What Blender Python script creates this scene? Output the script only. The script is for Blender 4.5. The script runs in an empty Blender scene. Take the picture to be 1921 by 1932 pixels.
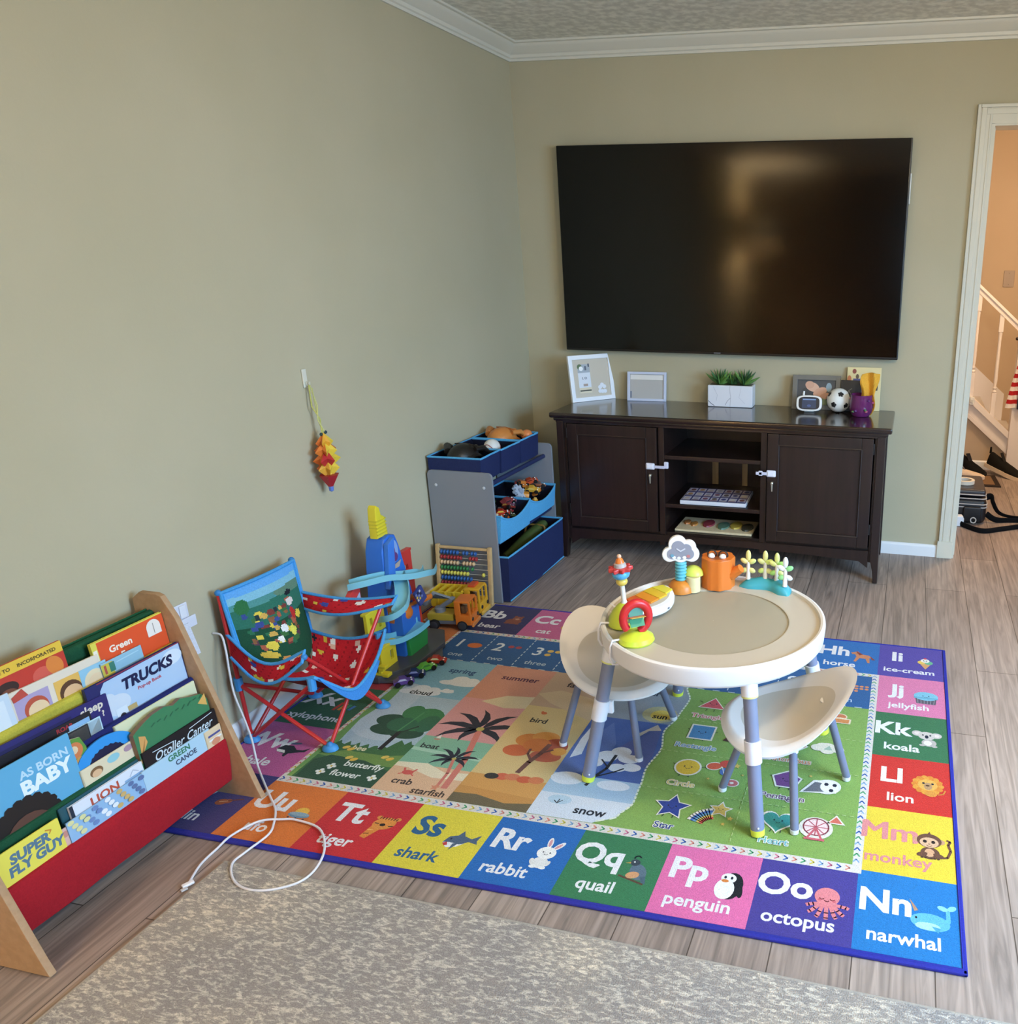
import bpy, bmesh, math, random
from mathutils import Matrix, Vector
# ------------------------------------------------------------------ camera, light, exposure
SC = bpy.context.scene
COL = SC.collection
SC.view_settings.view_transform = 'Standard'
SC.view_settings.look = 'None'
SC.view_settings.gamma = 1.0
SC.view_settings.use_curve_mapping = False
SC.view_settings.exposure = 0.0
cd = bpy.data.cameras.new('camera'); cam = bpy.data.objects.new('camera', cd); COL.objects.link(cam)
cd.sensor_fit = 'HORIZONTAL'; cd.sensor_width = 36.0
cd.lens = 36.0 * 1535.00 / 1921.0
cd.shift_x = (960.5 - 1372.67) / 1921.0
cd.shift_y = (981.08 - 966.0) / 1921.0
cd.clip_start = 0.02
cam.matrix_world = Matrix(((0.976201, -0.072597, 0.204358, 1.986796), (0.216783, 0.299984, -0.928986, -4.070933), (0.006137, 0.951178, 0.308582, 1.464960), (0.000000, 0.000000, 0.000000, 1.000000)))
SC.camera = cam
W = bpy.data.worlds.new('world'); SC.world = W; W.use_nodes = True
W.node_tree.nodes['Background'].inputs[0].default_value = (0.62, 0.78, 1.0, 1)
W.node_tree.nodes['Background'].inputs[1].default_value = 1.0

def area(name, loc, direction, sx, sy, power, col, spread=180):
    d = bpy.data.lights.new(name, 'AREA'); d.shape = 'RECTANGLE'; d.size = sx; d.size_y = sy
    d.energy = power; d.color = col; d.spread = math.radians(spread)
    o = bpy.data.objects.new(name, d); COL.objects.link(o); o.location = loc
    o.rotation_euler = Vector(direction).to_track_quat('-Z', 'Y').to_euler()
    return o
def point(name, loc, power, col, r=0.06):
    d = bpy.data.lights.new(name, 'POINT'); d.energy = power; d.color = col; d.shadow_soft_size = r
    o = bpy.data.objects.new(name, d); COL.objects.link(o); o.location = loc; return o
# daylight through the two windows (window_1 in the wall opposite the long wall, window_2 behind the camera)
area('daylight_side', (4.28, -2.95, 1.42), (-1, 0.46, -0.85), 1.7, 1.3, 103, (0.37, 0.66, 1.0), 118)
area('daylight_front', (2.95, -6.45, 1.45), (-0.05, 1, -0.45), 1.7, 1.3, 24, (0.55, 0.78, 1.0), 130)
# warm floor lamp behind the camera, warm hall light, added warm fill lifting the upper walls and ceiling
point('floor_lamp_light', (0.27, -5.58, 1.74), 310, (1.0, 0.74, 0.44), 0.05)
point('hall_light', (3.0, 1.05, 2.15), 66, (1.0, 0.71, 0.45), 0.10)
point('added_warm_fill', (2.35, -2.50, 2.04), 50, (1.0, 0.81, 0.52), 0.10)

# ------------------------------------------------------------------ helpers
def lin(h):
    h = h.lstrip('#'); r = []
    for i in (0, 2, 4):
        c = int(h[i:i+2], 16) / 255.0
        r.append(c / 12.92 if c <= 0.04045 else ((c + 0.055) / 1.055) ** 2.4)
    return (r[0], r[1], r[2], 1.0)
def mix(a, b, t):
    a = a.lstrip('#'); b = b.lstrip('#')
    return ''.join('%02x' % int(round(int(a[i:i+2], 16) * (1 - t) + int(b[i:i+2], 16) * t)) for i in (0, 2, 4))
def Tr(x, y, z): return Matrix.Translation((x, y, z))
def Rx(a): return Matrix.Rotation(math.radians(a), 4, 'X')
def Ry(a): return Matrix.Rotation(math.radians(a), 4, 'Y')
def Rz(a): return Matrix.Rotation(math.radians(a), 4, 'Z')
def Sc(x, y, z): return Matrix.Diagonal((x, y, z, 1))
def frame(o, x, y):
    x = Vector(x).normalized(); y = Vector(y); y = (y - x * y.dot(x)).normalized(); z = x.cross(y)
    m = Matrix((x, y, z)).transposed().to_4x4(); m.translation = Vector(o); return m
FLOOR = Matrix.Identity(4)
MATS = {}
def nodes(m): return m.node_tree.nodes, m.node_tree.links
def mat(name, rough=0.5, spec=0.5, bump=0.0, bscale=200.0, speck=0.0, sscale=150.0, metal=0.0, gain=1.0, coat=0.0, trans=0.0, sheen=0.0, emit=0.0, alpha=1.0):
    if name in MATS: return MATS[name]
    m = bpy.data.materials.new(name); m.use_nodes = True; N, K = nodes(m); b = N['Principled BSDF']
    a = N.new('ShaderNodeAttribute'); a.attribute_name = 'Col'
    src = a.outputs['Color']
    if speck > 0:
        t = N.new('ShaderNodeTexNoise'); t.inputs['Scale'].default_value = sscale; t.inputs['Detail'].default_value = 3
        g = N.new('ShaderNodeNewGeometry'); K.new(g.outputs['Position'], t.inputs['Vector'])
        r = N.new('ShaderNodeMapRange'); r.inputs[1].default_value = 0.3; r.inputs[2].default_value = 0.7
        r.inputs[3].default_value = gain * (1 - speck); r.inputs[4].default_value = gain * (1 + speck)
        K.new(t.outputs['Fac'], r.inputs[0])
        v = N.new('ShaderNodeVectorMath'); v.operation = 'SCALE'
        K.new(src, v.inputs[0]); K.new(r.outputs[0], v.inputs['Scale']); src = v.outputs[0]
    K.new(src, b.inputs['Base Color'])
    if emit > 0:
        K.new(src, b.inputs['Emission Color']); b.inputs['Emission Strength'].default_value = emit
    b.inputs['Roughness'].default_value = rough; b.inputs['Specular IOR Level'].default_value = spec
    b.inputs['Metallic'].default_value = metal; b.inputs['Coat Weight'].default_value = coat
    b.inputs['Transmission Weight'].default_value = trans; b.inputs['Sheen Weight'].default_value = sheen
    b.inputs['Alpha'].default_value = alpha
    if bump > 0:
        t = N.new('ShaderNodeTexNoise'); t.inputs['Scale'].default_value = bscale; t.inputs['Detail'].default_value = 2
        g = N.new('ShaderNodeNewGeometry'); K.new(g.outputs['Position'], t.inputs['Vector'])
        u = N.new('ShaderNodeBump'); u.inputs['Strength'].default_value = bump; u.inputs['Distance'].default_value = 0.002
        K.new(t.outputs['Fac'], u.inputs['Height']); K.new(u.outputs[0], b.inputs['Normal'])
    MATS[name] = m; return m
PLASTIC = lambda: mat('glossy_plastic', 0.32)
MATTE = lambda: mat('matte_plastic', 0.5)
FABRIC = lambda: mat('woven_fabric', 0.9, 0.2, 0.35, 500, 0.10, 260)
PAPER = lambda: mat('printed_card', 0.45)
METAL = lambda: mat('painted_metal', 0.35, 0.5)
PAINTW = lambda: mat('white_woodwork', 0.4, 0.5)
RUBBER = lambda: mat('dark_rubber', 0.7, 0.3)
LEATHER = lambda: mat('leather', 0.42, 0.5, 0.3, 160)
WOODL = lambda: mat('pale_wood', 0.55, 0.4, 0.15, 90, 0.08, 60)

_tc = {}
def text_mesh(s, bold=0.0):
    k = (s, bold)
    if k in _tc: return _tc[k]
    c = bpy.data.curves.new('t', 'FONT'); c.body = s; c.size = 1.0; c.offset = bold; c.resolution_u = 3; c.align_x = 'CENTER'
    o = bpy.data.objects.new('t', c); COL.objects.link(o)
    dg = bpy.context.evaluated_depsgraph_get(); dg.update()
    me = bpy.data.meshes.new_from_object(o.evaluated_get(dg))
    r = ([(v.co.x, v.co.y) for v in me.vertices], [tuple(p.vertices) for p in me.polygons])
    bpy.data.meshes.remove(me); bpy.data.objects.remove(o); bpy.data.curves.remove(c)
    _tc[k] = r; return r
_bc = {}
class MB:
    def __init__(s): s.v = []; s.f = []; s.c = []
    def add(s, vs, fs, col, M=None):
        b = len(s.v)
        s.v += [tuple((M @ Vector(p)) if M else p) for p in vs]
        s.f += [tuple(i + b for i in f) for f in fs]
        s.c += list(col) if isinstance(col, (list, tuple)) else [col] * len(fs)
        return s
    def box(s, c, d, col, R=None, bev=0.0, seg=2):
        k = (tuple(round(x, 5) for x in d), round(bev, 5), seg)
        if k not in _bc:
            bm = bmesh.new(); bmesh.ops.create_cube(bm, size=1)
            for v in bm.verts: v.co = Vector((v.co.x * d[0], v.co.y * d[1], v.co.z * d[2]))
            if bev > 0: bmesh.ops.bevel(bm, geom=list(bm.edges), offset=min(bev, min(d) * 0.49), segments=seg, affect='EDGES', profile=0.5)
            bm.verts.index_update()
            _bc[k] = ([tuple(v.co) for v in bm.verts], [tuple(v.index for v in f.verts) for f in bm.faces]); bm.free()
        M = Tr(*c) @ (R if R else Matrix.Identity(4))
        return s.add(_bc[k][0], _bc[k][1], col, M)
    def bb(s, x0, x1, y0, y1, z0, z1, col, bev=0.0, M=None):
        m = Tr((x0 + x1) / 2, (y0 + y1) / 2, (z0 + z1) / 2)
        t = MB().box((0, 0, 0), (x1 - x0, y1 - y0, z1 - z0), col, None, bev)
        return s.add(t.v, t.f, t.c, (M @ m) if M else m)
    def tube(s, pts, r, col, n=10, closed=False, caps=True, sx=1.0):
        P = [Vector(p) for p in pts]; L = len(P); R = r if isinstance(r, (list, tuple)) else [r] * L
        vs = []; up = None
        for i in range(L):
            if closed: t = (P[(i + 1) % L] - P[i - 1])
            else: t = P[min(i + 1, L - 1)] - P[max(i - 1, 0)]
            if t.length < 1e-9: t = Vector((0, 0, 1))
            t.normalize()
            if up is None:
                up = Vector((0, 0, 1)) if abs(t.z) < 0.9 else Vector((0, 1, 0))
            a = up - t * up.dot(t)
            if a.length < 1e-6: a = t.orthogonal()
            a.normalize(); b = t.cross(a); up = a
            for k in range(n):
                g = 2 * math.pi * k / n
                vs.append(tuple(P[i] + (a * math.cos(g) + b * math.sin(g) * sx) * R[i]))
        fs = []
        for i in range(L if closed else L - 1):
            j = (i + 1) % L
            for k in range(n):
                fs.append((i * n + k, i * n + (k + 1) % n, j * n + (k + 1) % n, j * n + k))
        if caps and not closed:
            fs.append(tuple(range(n - 1, -1, -1))); fs.append(tuple((L - 1) * n + k for k in range(n)))
        return s.add(vs, fs, col)
    def lathe(s, prof, col, n=24, M=None, caps=True):
        vs = []; fs = []; cc = []
        m = len(prof)
        for r, z in prof:
            for k in range(n):
                g = 2 * math.pi * k / n; vs.append((r * math.cos(g), r * math.sin(g), z))
        for i in range(m - 1):
            for k in range(n):
                fs.append((i * n + k, i * n + (k + 1) % n, (i + 1) * n + (k + 1) % n, (i + 1) * n + k))
                cc.append(col[i] if isinstance(col, (list, tuple)) else col)
        if caps and prof[0][0] > 1e-6: fs.append(tuple(range(n - 1, -1, -1))); cc.append(col[0] if isinstance(col, (list, tuple)) else col)
        if caps and prof[-1][0] > 1e-6: fs.append(tuple((m - 1) * n + k for k in range(n))); cc.append(col[-1] if isinstance(col, (list, tuple)) else col)
        return s.add(vs, fs, cc, M)
    def ball(s, c, r, col, n=14, m=9, R=None, z0=-1.0):
        r = r if isinstance(r, (list, tuple)) else (r, r, r)
        a0 = math.asin(max(-1, z0)); pr = []
        for i in range(m + 1):
            a = a0 + (math.pi / 2 - a0) * i / m
            pr.append((max(math.cos(a), 1e-7 if i in (0, m) and (i == m or z0 <= -1) else 0), math.sin(a)))
        return s.lathe(pr, col, n, Tr(*c) @ (R if R else Matrix.Identity(4)) @ Sc(*r))
    def prism(s, poly, t, col, M=None, z0=0.0, bev=0.0, side=None):
        if bev > 0:
            bm = bmesh.new(); vs = [bm.verts.new((p[0], p[1], z0)) for p in poly]; f = bm.faces.new(vs)
            r = bmesh.ops.extrude_face_region(bm, geom=[f])
            top = [g for g in r['geom'] if isinstance(g, bmesh.types.BMVert)]
            for v in top: v.co.z += t
            ed = [e for e in bm.edges if abs(e.verts[0].co.z - e.verts[1].co.z) < 1e-7]
            bmesh.ops.bevel(bm, geom=ed, offset=bev, segments=2, affect='EDGES', profile=0.5)
            bmesh.ops.recalc_face_normals(bm, faces=list(bm.faces)); bm.verts.index_update()
            s.add([tuple(v.co) for v in bm.verts], [tuple(v.index for v in f.verts) for f in bm.faces], col, M); bm.free(); return s
        n = len(poly); vs = [(p[0], p[1], z0) for p in poly] + [(p[0], p[1], z0 + t) for p in poly]
        fs = [tuple(range(n - 1, -1, -1)), tuple(range(n, 2 * n))] + [(i, (i + 1) % n, n + (i + 1) % n, n + i) for i in range(n)]
        return s.add(vs, fs, [col, col] + [side or col] * n, M)
    def surf(s, fn, nu, nv, col, th=0.0, back=None, M=None):
        P = [[Vector(fn(i / nu, j / nv)) for j in range(nv + 1)] for i in range(nu + 1)]
        cf = col if callable(col) else (lambda u, v: col)
        idx = lambda i, j: i * (nv + 1) + j
        vs = [tuple(P[i][j]) for i in range(nu + 1) for j in range(nv + 1)]
        fs = []; cc = []
        for i in range(nu):
            for j in range(nv):
                fs.append((idx(i, j), idx(i + 1, j), idx(i + 1, j + 1), idx(i, j + 1))); cc.append(cf((i + .5) / nu, (j + .5) / nv))
        if th > 0:
            o = len(vs)
            for i in range(nu + 1):
                for j in range(nv + 1):
                    du = P[min(i + 1, nu)][j] - P[max(i - 1, 0)][j]; dv = P[i][min(j + 1, nv)] - P[i][max(j - 1, 0)]
                    nn = du.cross(dv)
                    if nn.length > 1e-12: nn.normalize()
                    vs.append(tuple(P[i][j] - nn * th))
            for i in range(nu):
                for j in range(nv):
                    fs.append((o + idx(i, j), o + idx(i, j + 1), o + idx(i + 1, j + 1), o + idx(i + 1, j))); cc.append(back or cf((i + .5) / nu, (j + .5) / nv))
            rim = [idx(i, 0) for i in range(nu + 1)] + [idx(nu, j) for j in range(1, nv + 1)] + [idx(i, nv) for i in range(nu - 1, -1, -1)] + [idx(0, j) for j in range(nv - 1, 0, -1)]
            for a in range(len(rim)):
                b = (a + 1) % len(rim); fs.append((rim[b], rim[a], o + rim[a], o + rim[b])); cc.append(back or cf(.5, .5))
        return s.add(vs, fs, cc, M)
    def build(s, name, m, parent=None, ang=35, M=None, wn=True):
        me = bpy.data.meshes.new(name); me.from_pydata(s.v, [], s.f)
        a = me.color_attributes.new('Col', 'FLOAT_COLOR', 'CORNER')
        cache = {}; buf = []
        for p, c in zip(me.polygons, s.c):
            if c not in cache: cache[c] = lin(c)
            buf += list(cache[c]) * p.loop_total
        a.data.foreach_set('color', buf)
        if wn:
            me.polygons.foreach_set('use_smooth', [True] * len(me.polygons)); me.set_sharp_from_angle(angle=math.radians(ang))
        me.materials.append(m); me.update()
        o = bpy.data.objects.new(name, me); COL.objects.link(o)
        if wn:
            w = o.modifiers.new('normals', 'WEIGHTED_NORMAL'); w.keep_sharp = True
        if M is not None: o.matrix_local = M
        if parent: o.parent = parent
        return o
class Art:
    """flat print on a surface: local x, y in metres on matrix M"""
    def __init__(s, mb, M, z=0.0002, dz=0.00006, A=None):
        s.mb = mb; s.M = M; s.z = z; s.dz = dz; s.A = A or (1, 0, 0, 1, 0, 0)
    def sub(s, x, y, k=1.0, rot=0.0, kx=1.0):
        c, n = math.cos(math.radians(rot)) * k, math.sin(math.radians(rot)) * k
        a = s.A; B = (c * kx, -n, n * kx, c, x, y)
        A = (a[0] * B[0] + a[1] * B[2], a[0] * B[1] + a[1] * B[3], a[2] * B[0] + a[3] * B[2], a[2] * B[1] + a[3] * B[3],
             a[0] * x + a[1] * y + a[4], a[2] * x + a[3] * y + a[5])
        return Art(s.mb, s.M, s.z, s.dz, A)
    def raw(s, pts, fs, col):
        a = s.A
        s.mb.add([(a[0] * x + a[1] * y + a[4], a[2] * x + a[3] * y + a[5], s.z) for x, y in pts], fs, col, s.M)
        s.z += s.dz; return s
    def p(s, pts, col): return s.raw(pts, [tuple(range(len(pts)))], col)
    def rect(s, x0, y0, x1, y1, col): return s.p([(x0, y0), (x1, y0), (x1, y1), (x0, y1)], col)
    def e(s, cx, cy, rx, ry, col, rot=0, n=20, a0=0, a1=360):
        c, q = math.cos(math.radians(rot)), math.sin(math.radians(rot)); P = []
        full = a1 - a0 >= 360; m = n if full else n + 1
        for k in range(m):
            g = math.radians(a0 + (a1 - a0) * k / n); x, y = rx * math.cos(g), ry * math.sin(g)
            P.append((cx + c * x - q * y, cy + q * x + c * y))
        return s.p(P, col)
    def l(s, pts, w, col):
        V = []; F = []
        for i in range(len(pts) - 1):
            (x0, y0), (x1, y1) = pts[i], pts[i + 1]; d = math.hypot(x1 - x0, y1 - y0) or 1e-9
            ux, uy = (x1 - x0) / d * w * .5, (y1 - y0) / d * w * .5
            b = len(V)
            V += [(x0 - uy - ux * .3, y0 + ux - uy * .3), (x0 + uy - ux * .3, y0 - ux - uy * .3), (x1 + uy + ux * .3, y1 - ux + uy * .3), (x1 - uy + ux * .3, y1 + ux + uy * .3)]
            F.append((b + 3, b + 2, b + 1, b))
        return s.raw(V, F, col)
    def arc(s, cx, cy, r, a0, a1, w, col, n=14):
        return s.l([(cx + r * math.cos(math.radians(a0 + (a1 - a0) * k / n)), cy + r * math.sin(math.radians(a0 + (a1 - a0) * k / n))) for k in range(n + 1)], w, col)
    def star(s, cx, cy, r, col, ri=0.45, n=5, rot=90):
        return s.p([(cx + r * (1 if k % 2 == 0 else ri) * math.cos(math.radians(rot + k * 180 / n)), cy + r * (1 if k % 2 == 0 else ri) * math.sin(math.radians(rot + k * 180 / n))) for k in range(2 * n)], col)
    def t(s, txt, x, y, cap, col, bold=0.02, al='c', shear=0.0, kx=1.0):
        vs, fs = text_mesh(txt, bold); k = cap / 0.70
        xs = [v[0] for v in vs]; mn, mx = min(xs), max(xs)
        off = 0 if al == 'c' else (-mn if al == 'l' else -mx)
        if al == 'c': off = -(mn + mx) / 2
        return s.raw([(x + ((vx + off) * kx + vy * shear) * k, y + vy * k) for vx, vy in vs], fs, col)
def setp(o, label, cat, group=None, kind=None):
    if label: o['label'] = label
    if cat: o['category'] = cat
    if group: o['group'] = group
    if kind: o['kind'] = kind
    return o
def thing(name, label, cat, loc=(0, 0, 0), rz=0.0, group=None, M=None):
    o = bpy.data.objects.new(name, None); COL.objects.link(o); o.empty_display_size = 0.05
    if M is not None: o.matrix_world = M
    else: o.location = loc; o.rotation_euler = (0, 0, math.radians(rz))
    return setp(o, label, cat, group)
def struct(o): o['kind'] = 'structure'; return o
def plabel(o, l): o['label'] = l; return o
def dup(o, parent=None):
    c = o.copy(); COL.objects.link(c); c.parent = parent
    for ch in o.children: dup(ch, c)
    return c
rnd = random.Random(11)
def crom(P, m=6):
    P = [Vector(p) for p in P]; R = []
    for i in range(len(P) - 1):
        p0, p1, p2, p3 = P[max(i - 1, 0)], P[i], P[i + 1], P[min(i + 2, len(P) - 1)]
        for k in range(m):
            t = k / m; R.append(tuple(.5 * ((2 * p1) + (p2 - p0) * t + (2 * p0 - 5 * p1 + 4 * p2 - p3) * t * t + (3 * p1 - p0 - 3 * p2 + p3) * t ** 3)))
    R.append(tuple(P[-1])); return R

# ------------------------------------------------------------------ room shell
def noise_chain(N, K, vec, scale, detail, lo, hi, a, b):
    t = N.new('ShaderNodeTexNoise'); t.inputs['Scale'].default_value = scale; t.inputs['Detail'].default_value = detail
    K.new(vec, t.inputs['Vector'])
    r = N.new('ShaderNodeValToRGB'); r.color_ramp.elements[0].position = lo; r.color_ramp.elements[1].position = hi
    r.color_ramp.elements[0].color = a; r.color_ramp.elements[1].color = b
    K.new(t.outputs['Fac'], r.inputs[0]); return t, r
def plain(name, col, rough, bump, bscale, c2=None, cscale=3.0, lo=.35, hi=.65):
    m = bpy.data.materials.new(name); m.use_nodes = True; N, K = nodes(m); b = N['Principled BSDF']
    g = N.new('ShaderNodeNewGeometry')
    t, r = noise_chain(N, K, g.outputs['Position'], cscale, 4, lo, hi, lin(col), lin(c2 or col)); K.new(r.outputs[0], b.inputs['Base Color'])
    b.inputs['Roughness'].default_value = rough; b.inputs['Specular IOR Level'].default_value = 0.3
    t2 = N.new('ShaderNodeTexNoise'); t2.inputs['Scale'].default_value = bscale; t2.inputs['Detail'].default_value = 3; K.new(g.outputs['Position'], t2.inputs['Vector'])
    u = N.new('ShaderNodeBump'); u.inputs['Strength'].default_value = bump; u.inputs['Distance'].default_value = 0.003
    K.new(t2.outputs['Fac'], u.inputs['Height']); K.new(u.outputs[0], b.inputs['Normal']); return m
M_WALL = plain('greige_wall_paint', 'b5ad92', 0.75, 0.12, 120, 'b9b197', 2)
M_HALL = plain('beige_hall_paint', 'c0ab92', 0.75, 0.12, 120, 'c4af96', 2)
M_CEIL = plain('textured_ceiling', 'd8d6cc', 0.95, 0.7, 60, 'f4f2e8', 26, .40, .64)
M_TRIM = PAINTW()
def plank_mat():
    m = bpy.data.materials.new('vinyl_planks'); m.use_nodes = True; N, K = nodes(m); b = N['Principled BSDF']
    g = N.new('ShaderNodeNewGeometry'); sp = N.new('ShaderNodeSeparateXYZ'); K.new(g.outputs['Position'], sp.inputs[0])
    cb = N.new('ShaderNodeCombineXYZ'); K.new(sp.outputs[1], cb.inputs[0]); K.new(sp.outputs[0], cb.inputs[1])
    br = N.new('ShaderNodeTexBrick'); K.new(cb.outputs[0], br.inputs['Vector'])
    br.inputs['Scale'].default_value = 1.0; br.inputs['Brick Width'].default_value = 1.22; br.inputs['Row Height'].default_value = 0.178
    br.inputs['Mortar Size'].default_value = 0.0016; br.inputs['Mortar Smooth'].default_value = 0.3; br.offset = 0.37
    br.inputs['Color1'].default_value = lin('a2938a'); br.inputs['Color2'].default_value = lin('8f8078'); br.inputs['Mortar'].default_value = lin('51463f')
    mp = N.new('ShaderNodeMapping'); mp.inputs['Scale'].default_value = (1.3, 22, 1); K.new(cb.outputs[0], mp.inputs[0])
    t, r = noise_chain(N, K, mp.outputs[0], 2.2, 6, .3, .72, (0.60, 0.60, 0.60, 1), (1.28, 1.26, 1.24, 1)); t.inputs['Distortion'].default_value = 1.4
    mx = N.new('ShaderNodeMix'); mx.data_type = 'RGBA'; mx.blend_type = 'MULTIPLY'; mx.inputs[0].default_value = 1
    K.new(br.outputs['Color'], mx.inputs[6]); K.new(r.outputs[0], mx.inputs[7])
    K.new(mx.outputs[2], b.inputs['Base Color']); b.inputs['Roughness'].default_value = 0.42; b.inputs['Specular IOR Level'].default_value = 0.4
    u = N.new('ShaderNodeBump'); u.inputs['Strength'].default_value = 0.25; u.inputs['Distance'].default_value = 0.001
    K.new(br.outputs['Fac'], u.inputs['Height']); u.invert = True; K.new(u.outputs[0], b.inputs['Normal']); return m
H = 2.42
XR, YF = 4.35, -6.6
def wallbuild(name, boxes, m):
    b = MB()
    for x in boxes: b.bb(*x, 'ffffff')
    return struct(b.build(name, m))
wallbuild('floor', [(-0.15, 4.5, -6.75, 3.1, -0.12, 0.0)], plank_mat())
wallbuild('ceiling', [(-0.15, 4.5, -6.75, 3.1, H, H + 0.1)], M_CEIL)
wallbuild('wall_left', [(-0.12, 0.0, -6.72, 0.12, 0, H)], M_WALL)
wallbuild('wall_back', [(-0.12, 2.275, 0.0, 0.12, 0, H), (2.275, 3.12, 0.0, 0.12, 2.03, H), (3.12, 4.47, 0.0, 0.12, 0, H)], M_WALL)
wallbuild('wall_right', [(XR, XR + .12, -6.72, -3.85, 0, H), (XR, XR + .12, -2.05, 0.0, 0, H), (XR, XR + .12, -3.85, -2.05, 0, 0.72), (XR, XR + .12, -3.85, -2.05, 2.1, H)], M_WALL)
wallbuild('wall_front', [(-0.0, 2.05, YF - .12, YF, 0, H), (3.85, XR, YF - .12, YF, 0, H), (2.05, 3.85, YF - .12, YF, 0, 0.72), (2.05, 3.85, YF - .12, YF, 2.1, H)], plain('darkened_front_wall', '6b5d50', .75, .12, 120, '70624f', 2))  # unseen wall, darkened only to dim its reflection in the television
wallbuild('wall_hall', [(1.1, 4.0, 2.92, 3.04, 0, H), (3.88, 4.0, 0.12, 2.92, 0, H), (1.1, 1.22, 0.12, 2.92, 0, H)], M_HALL)
def win(n, x0, x1, y0, y1, z0, z1, axis):
    b = MB(); t = 0.05
    if axis == 'x':
        b.bb(x0, x1, y0, y0 + t, z0, z1, 'f0f0ee'); b.bb(x0, x1, y1 - t, y1, z0, z1, 'f0f0ee')
        b.bb(x0, x1, y0, y1, z0, z0 + t, 'f0f0ee'); b.bb(x0, x1, y0, y1, z1 - t, z1, 'f0f0ee')
        b.bb(x0, x1, (y0 + y1) / 2 - .02, (y0 + y1) / 2 + .02, z0, z1, 'f0f0ee')
    else:
        b.bb(x0, x0 + t, y0, y1, z0, z1, 'f0f0ee'); b.bb(x1 - t, x1, y0, y1, z0, z1, 'f0f0ee')
        b.bb(x0, x1, y0, y1, z0, z0 + t, 'f0f0ee'); b.bb(x0, x1, y0, y1, z1 - t, z1, 'f0f0ee')
        b.bb((x0 + x1) / 2 - .02, (x0 + x1) / 2 + .02, y0, y1, z0, z1, 'f0f0ee')
    struct(b.build('window_%d' % n, M_TRIM))
win(1, XR + .03, XR + .09, -3.85, -2.05, 0.72, 2.1, 'x')
win(2, 2.05, 3.85, YF - .09, YF - .03, 0.72, 2.1, 'y')
# crown moulding, baseboards, door casing
CR = [(0, 2.346), (.010, 2.346), (.011, 2.356), (.018, 2.360), (.021, 2.372), (.030, 2.377), (.052, 2.396), (.058, 2.403), (.062, 2.410), (.074, 2.412), (.075, H), (0, H)]
def sweep(name, prof, plane, a0, a1):
    b = MB(); n = len(prof)
    P = lambda d, z, a: ((d, a, z) if plane == 'x' else (a, -d, z))
    # mitre both ends of the two runs where they meet in the corner
    vs = [P(d, z, a0[0] + a0[1] * d) for d, z in prof] + [P(d, z, a1[0] + a1[1] * d) for d, z in prof]
    fs = [(i, (i + 1) % n, n + (i + 1) % n, n + i) for i in range(n)] + [tuple(range(n - 1, -1, -1)), tuple(range(n, 2 * n))]
    b.add(vs, fs, 'd9d7cc'); return struct(b.build(name, M_TRIM, ang=25))
sweep('trim_1', CR, 'x', (YF, 0), (0.0, -1))
sweep('trim_2', CR, 'y', (0.0, 1), (XR, 0))
BB = [(0, 0), (.014, 0), (.014, .050), (.010, .058), (.005, .063), (0, .063)]
def bbrd(name, plane, a0, a1, off=0, col='e4e4e6'):
    b = MB(); n = len(BB); P = lambda d, z, a: ((d, a, z) if plane == 'x' else (a, off - d, z))
    vs = [P(d, z, a0) for d, z in BB] + [P(d, z, a1) for d, z in BB]
    fs = [(i, (i + 1) % n, n + (i + 1) % n, n + i) for i in range(n)] + [tuple(range(n - 1, -1, -1)), tuple(range(n, 2 * n))]
    b.add(vs, fs, col); return struct(b.build(name, M_TRIM))
bbrd('baseboard_left', 'x', YF, -0.014)
bbrd('baseboard_back', 'y', 0.0, 2.198)
bbrd('baseboard_hall', 'y', 2.3, 3.88, 1.95)
b = MB()  # casing of the doorway with its jamb
cas = 'cecabb'
def casing(x0, x1, z0, z1, vert):
    b.bb(x0, x1, -.014, 0, z0, z1, cas)
    if vert:
        b.bb(x0, x0 + .014, -.022, -.013, z0, z1, cas, .003); b.bb(x0 + .018, x0 + .040, -.018, -.013, z0, z1, cas, .002); b.bb(x1 - .010, x1, -.017, -.013, z0, z1, cas, .002)
    else:
        b.bb(x0, x1, -.022, -.013, z1 - .014, z1, cas, .003); b.bb(x0, x1, -.018, -.013, z1 - .040, z1 - .018, cas, .002)
casing(2.198, 2.262, 0.001, 2.0980, True)
b.bb(2.198, 3.20, -.0141, -.0001, 2.0205, 2.0985, cas); b.bb(2.2125, 3.20, -.0222, -.0132, 2.084, 2.0982, cas, .003); b.bb(2.238, 3.20, -.0182, -.0132, 2.058, 2.080, cas, .002)
casing(3.135, 3.20, 0, 2.02, True)
b.bb(2.2621, 2.277, -.0115, .132, .0005, 2.0199, cas); b.bb(3.12, 3.1349, -.0115, .132, .0005, 2.0199, cas); b.bb(2.277, 3.12, -.0115, .132, 2.012, 2.0299, cas)
b.bb(2.2765, 2.284, .04, .085, 0.001, 2.0119, cas)
b.bb(2.1925, 2.2685, -.0245, -.0005, 0.0005, .09, 'd5cfbe', .002)
struct(b.build('trim_3', M_TRIM))

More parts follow.
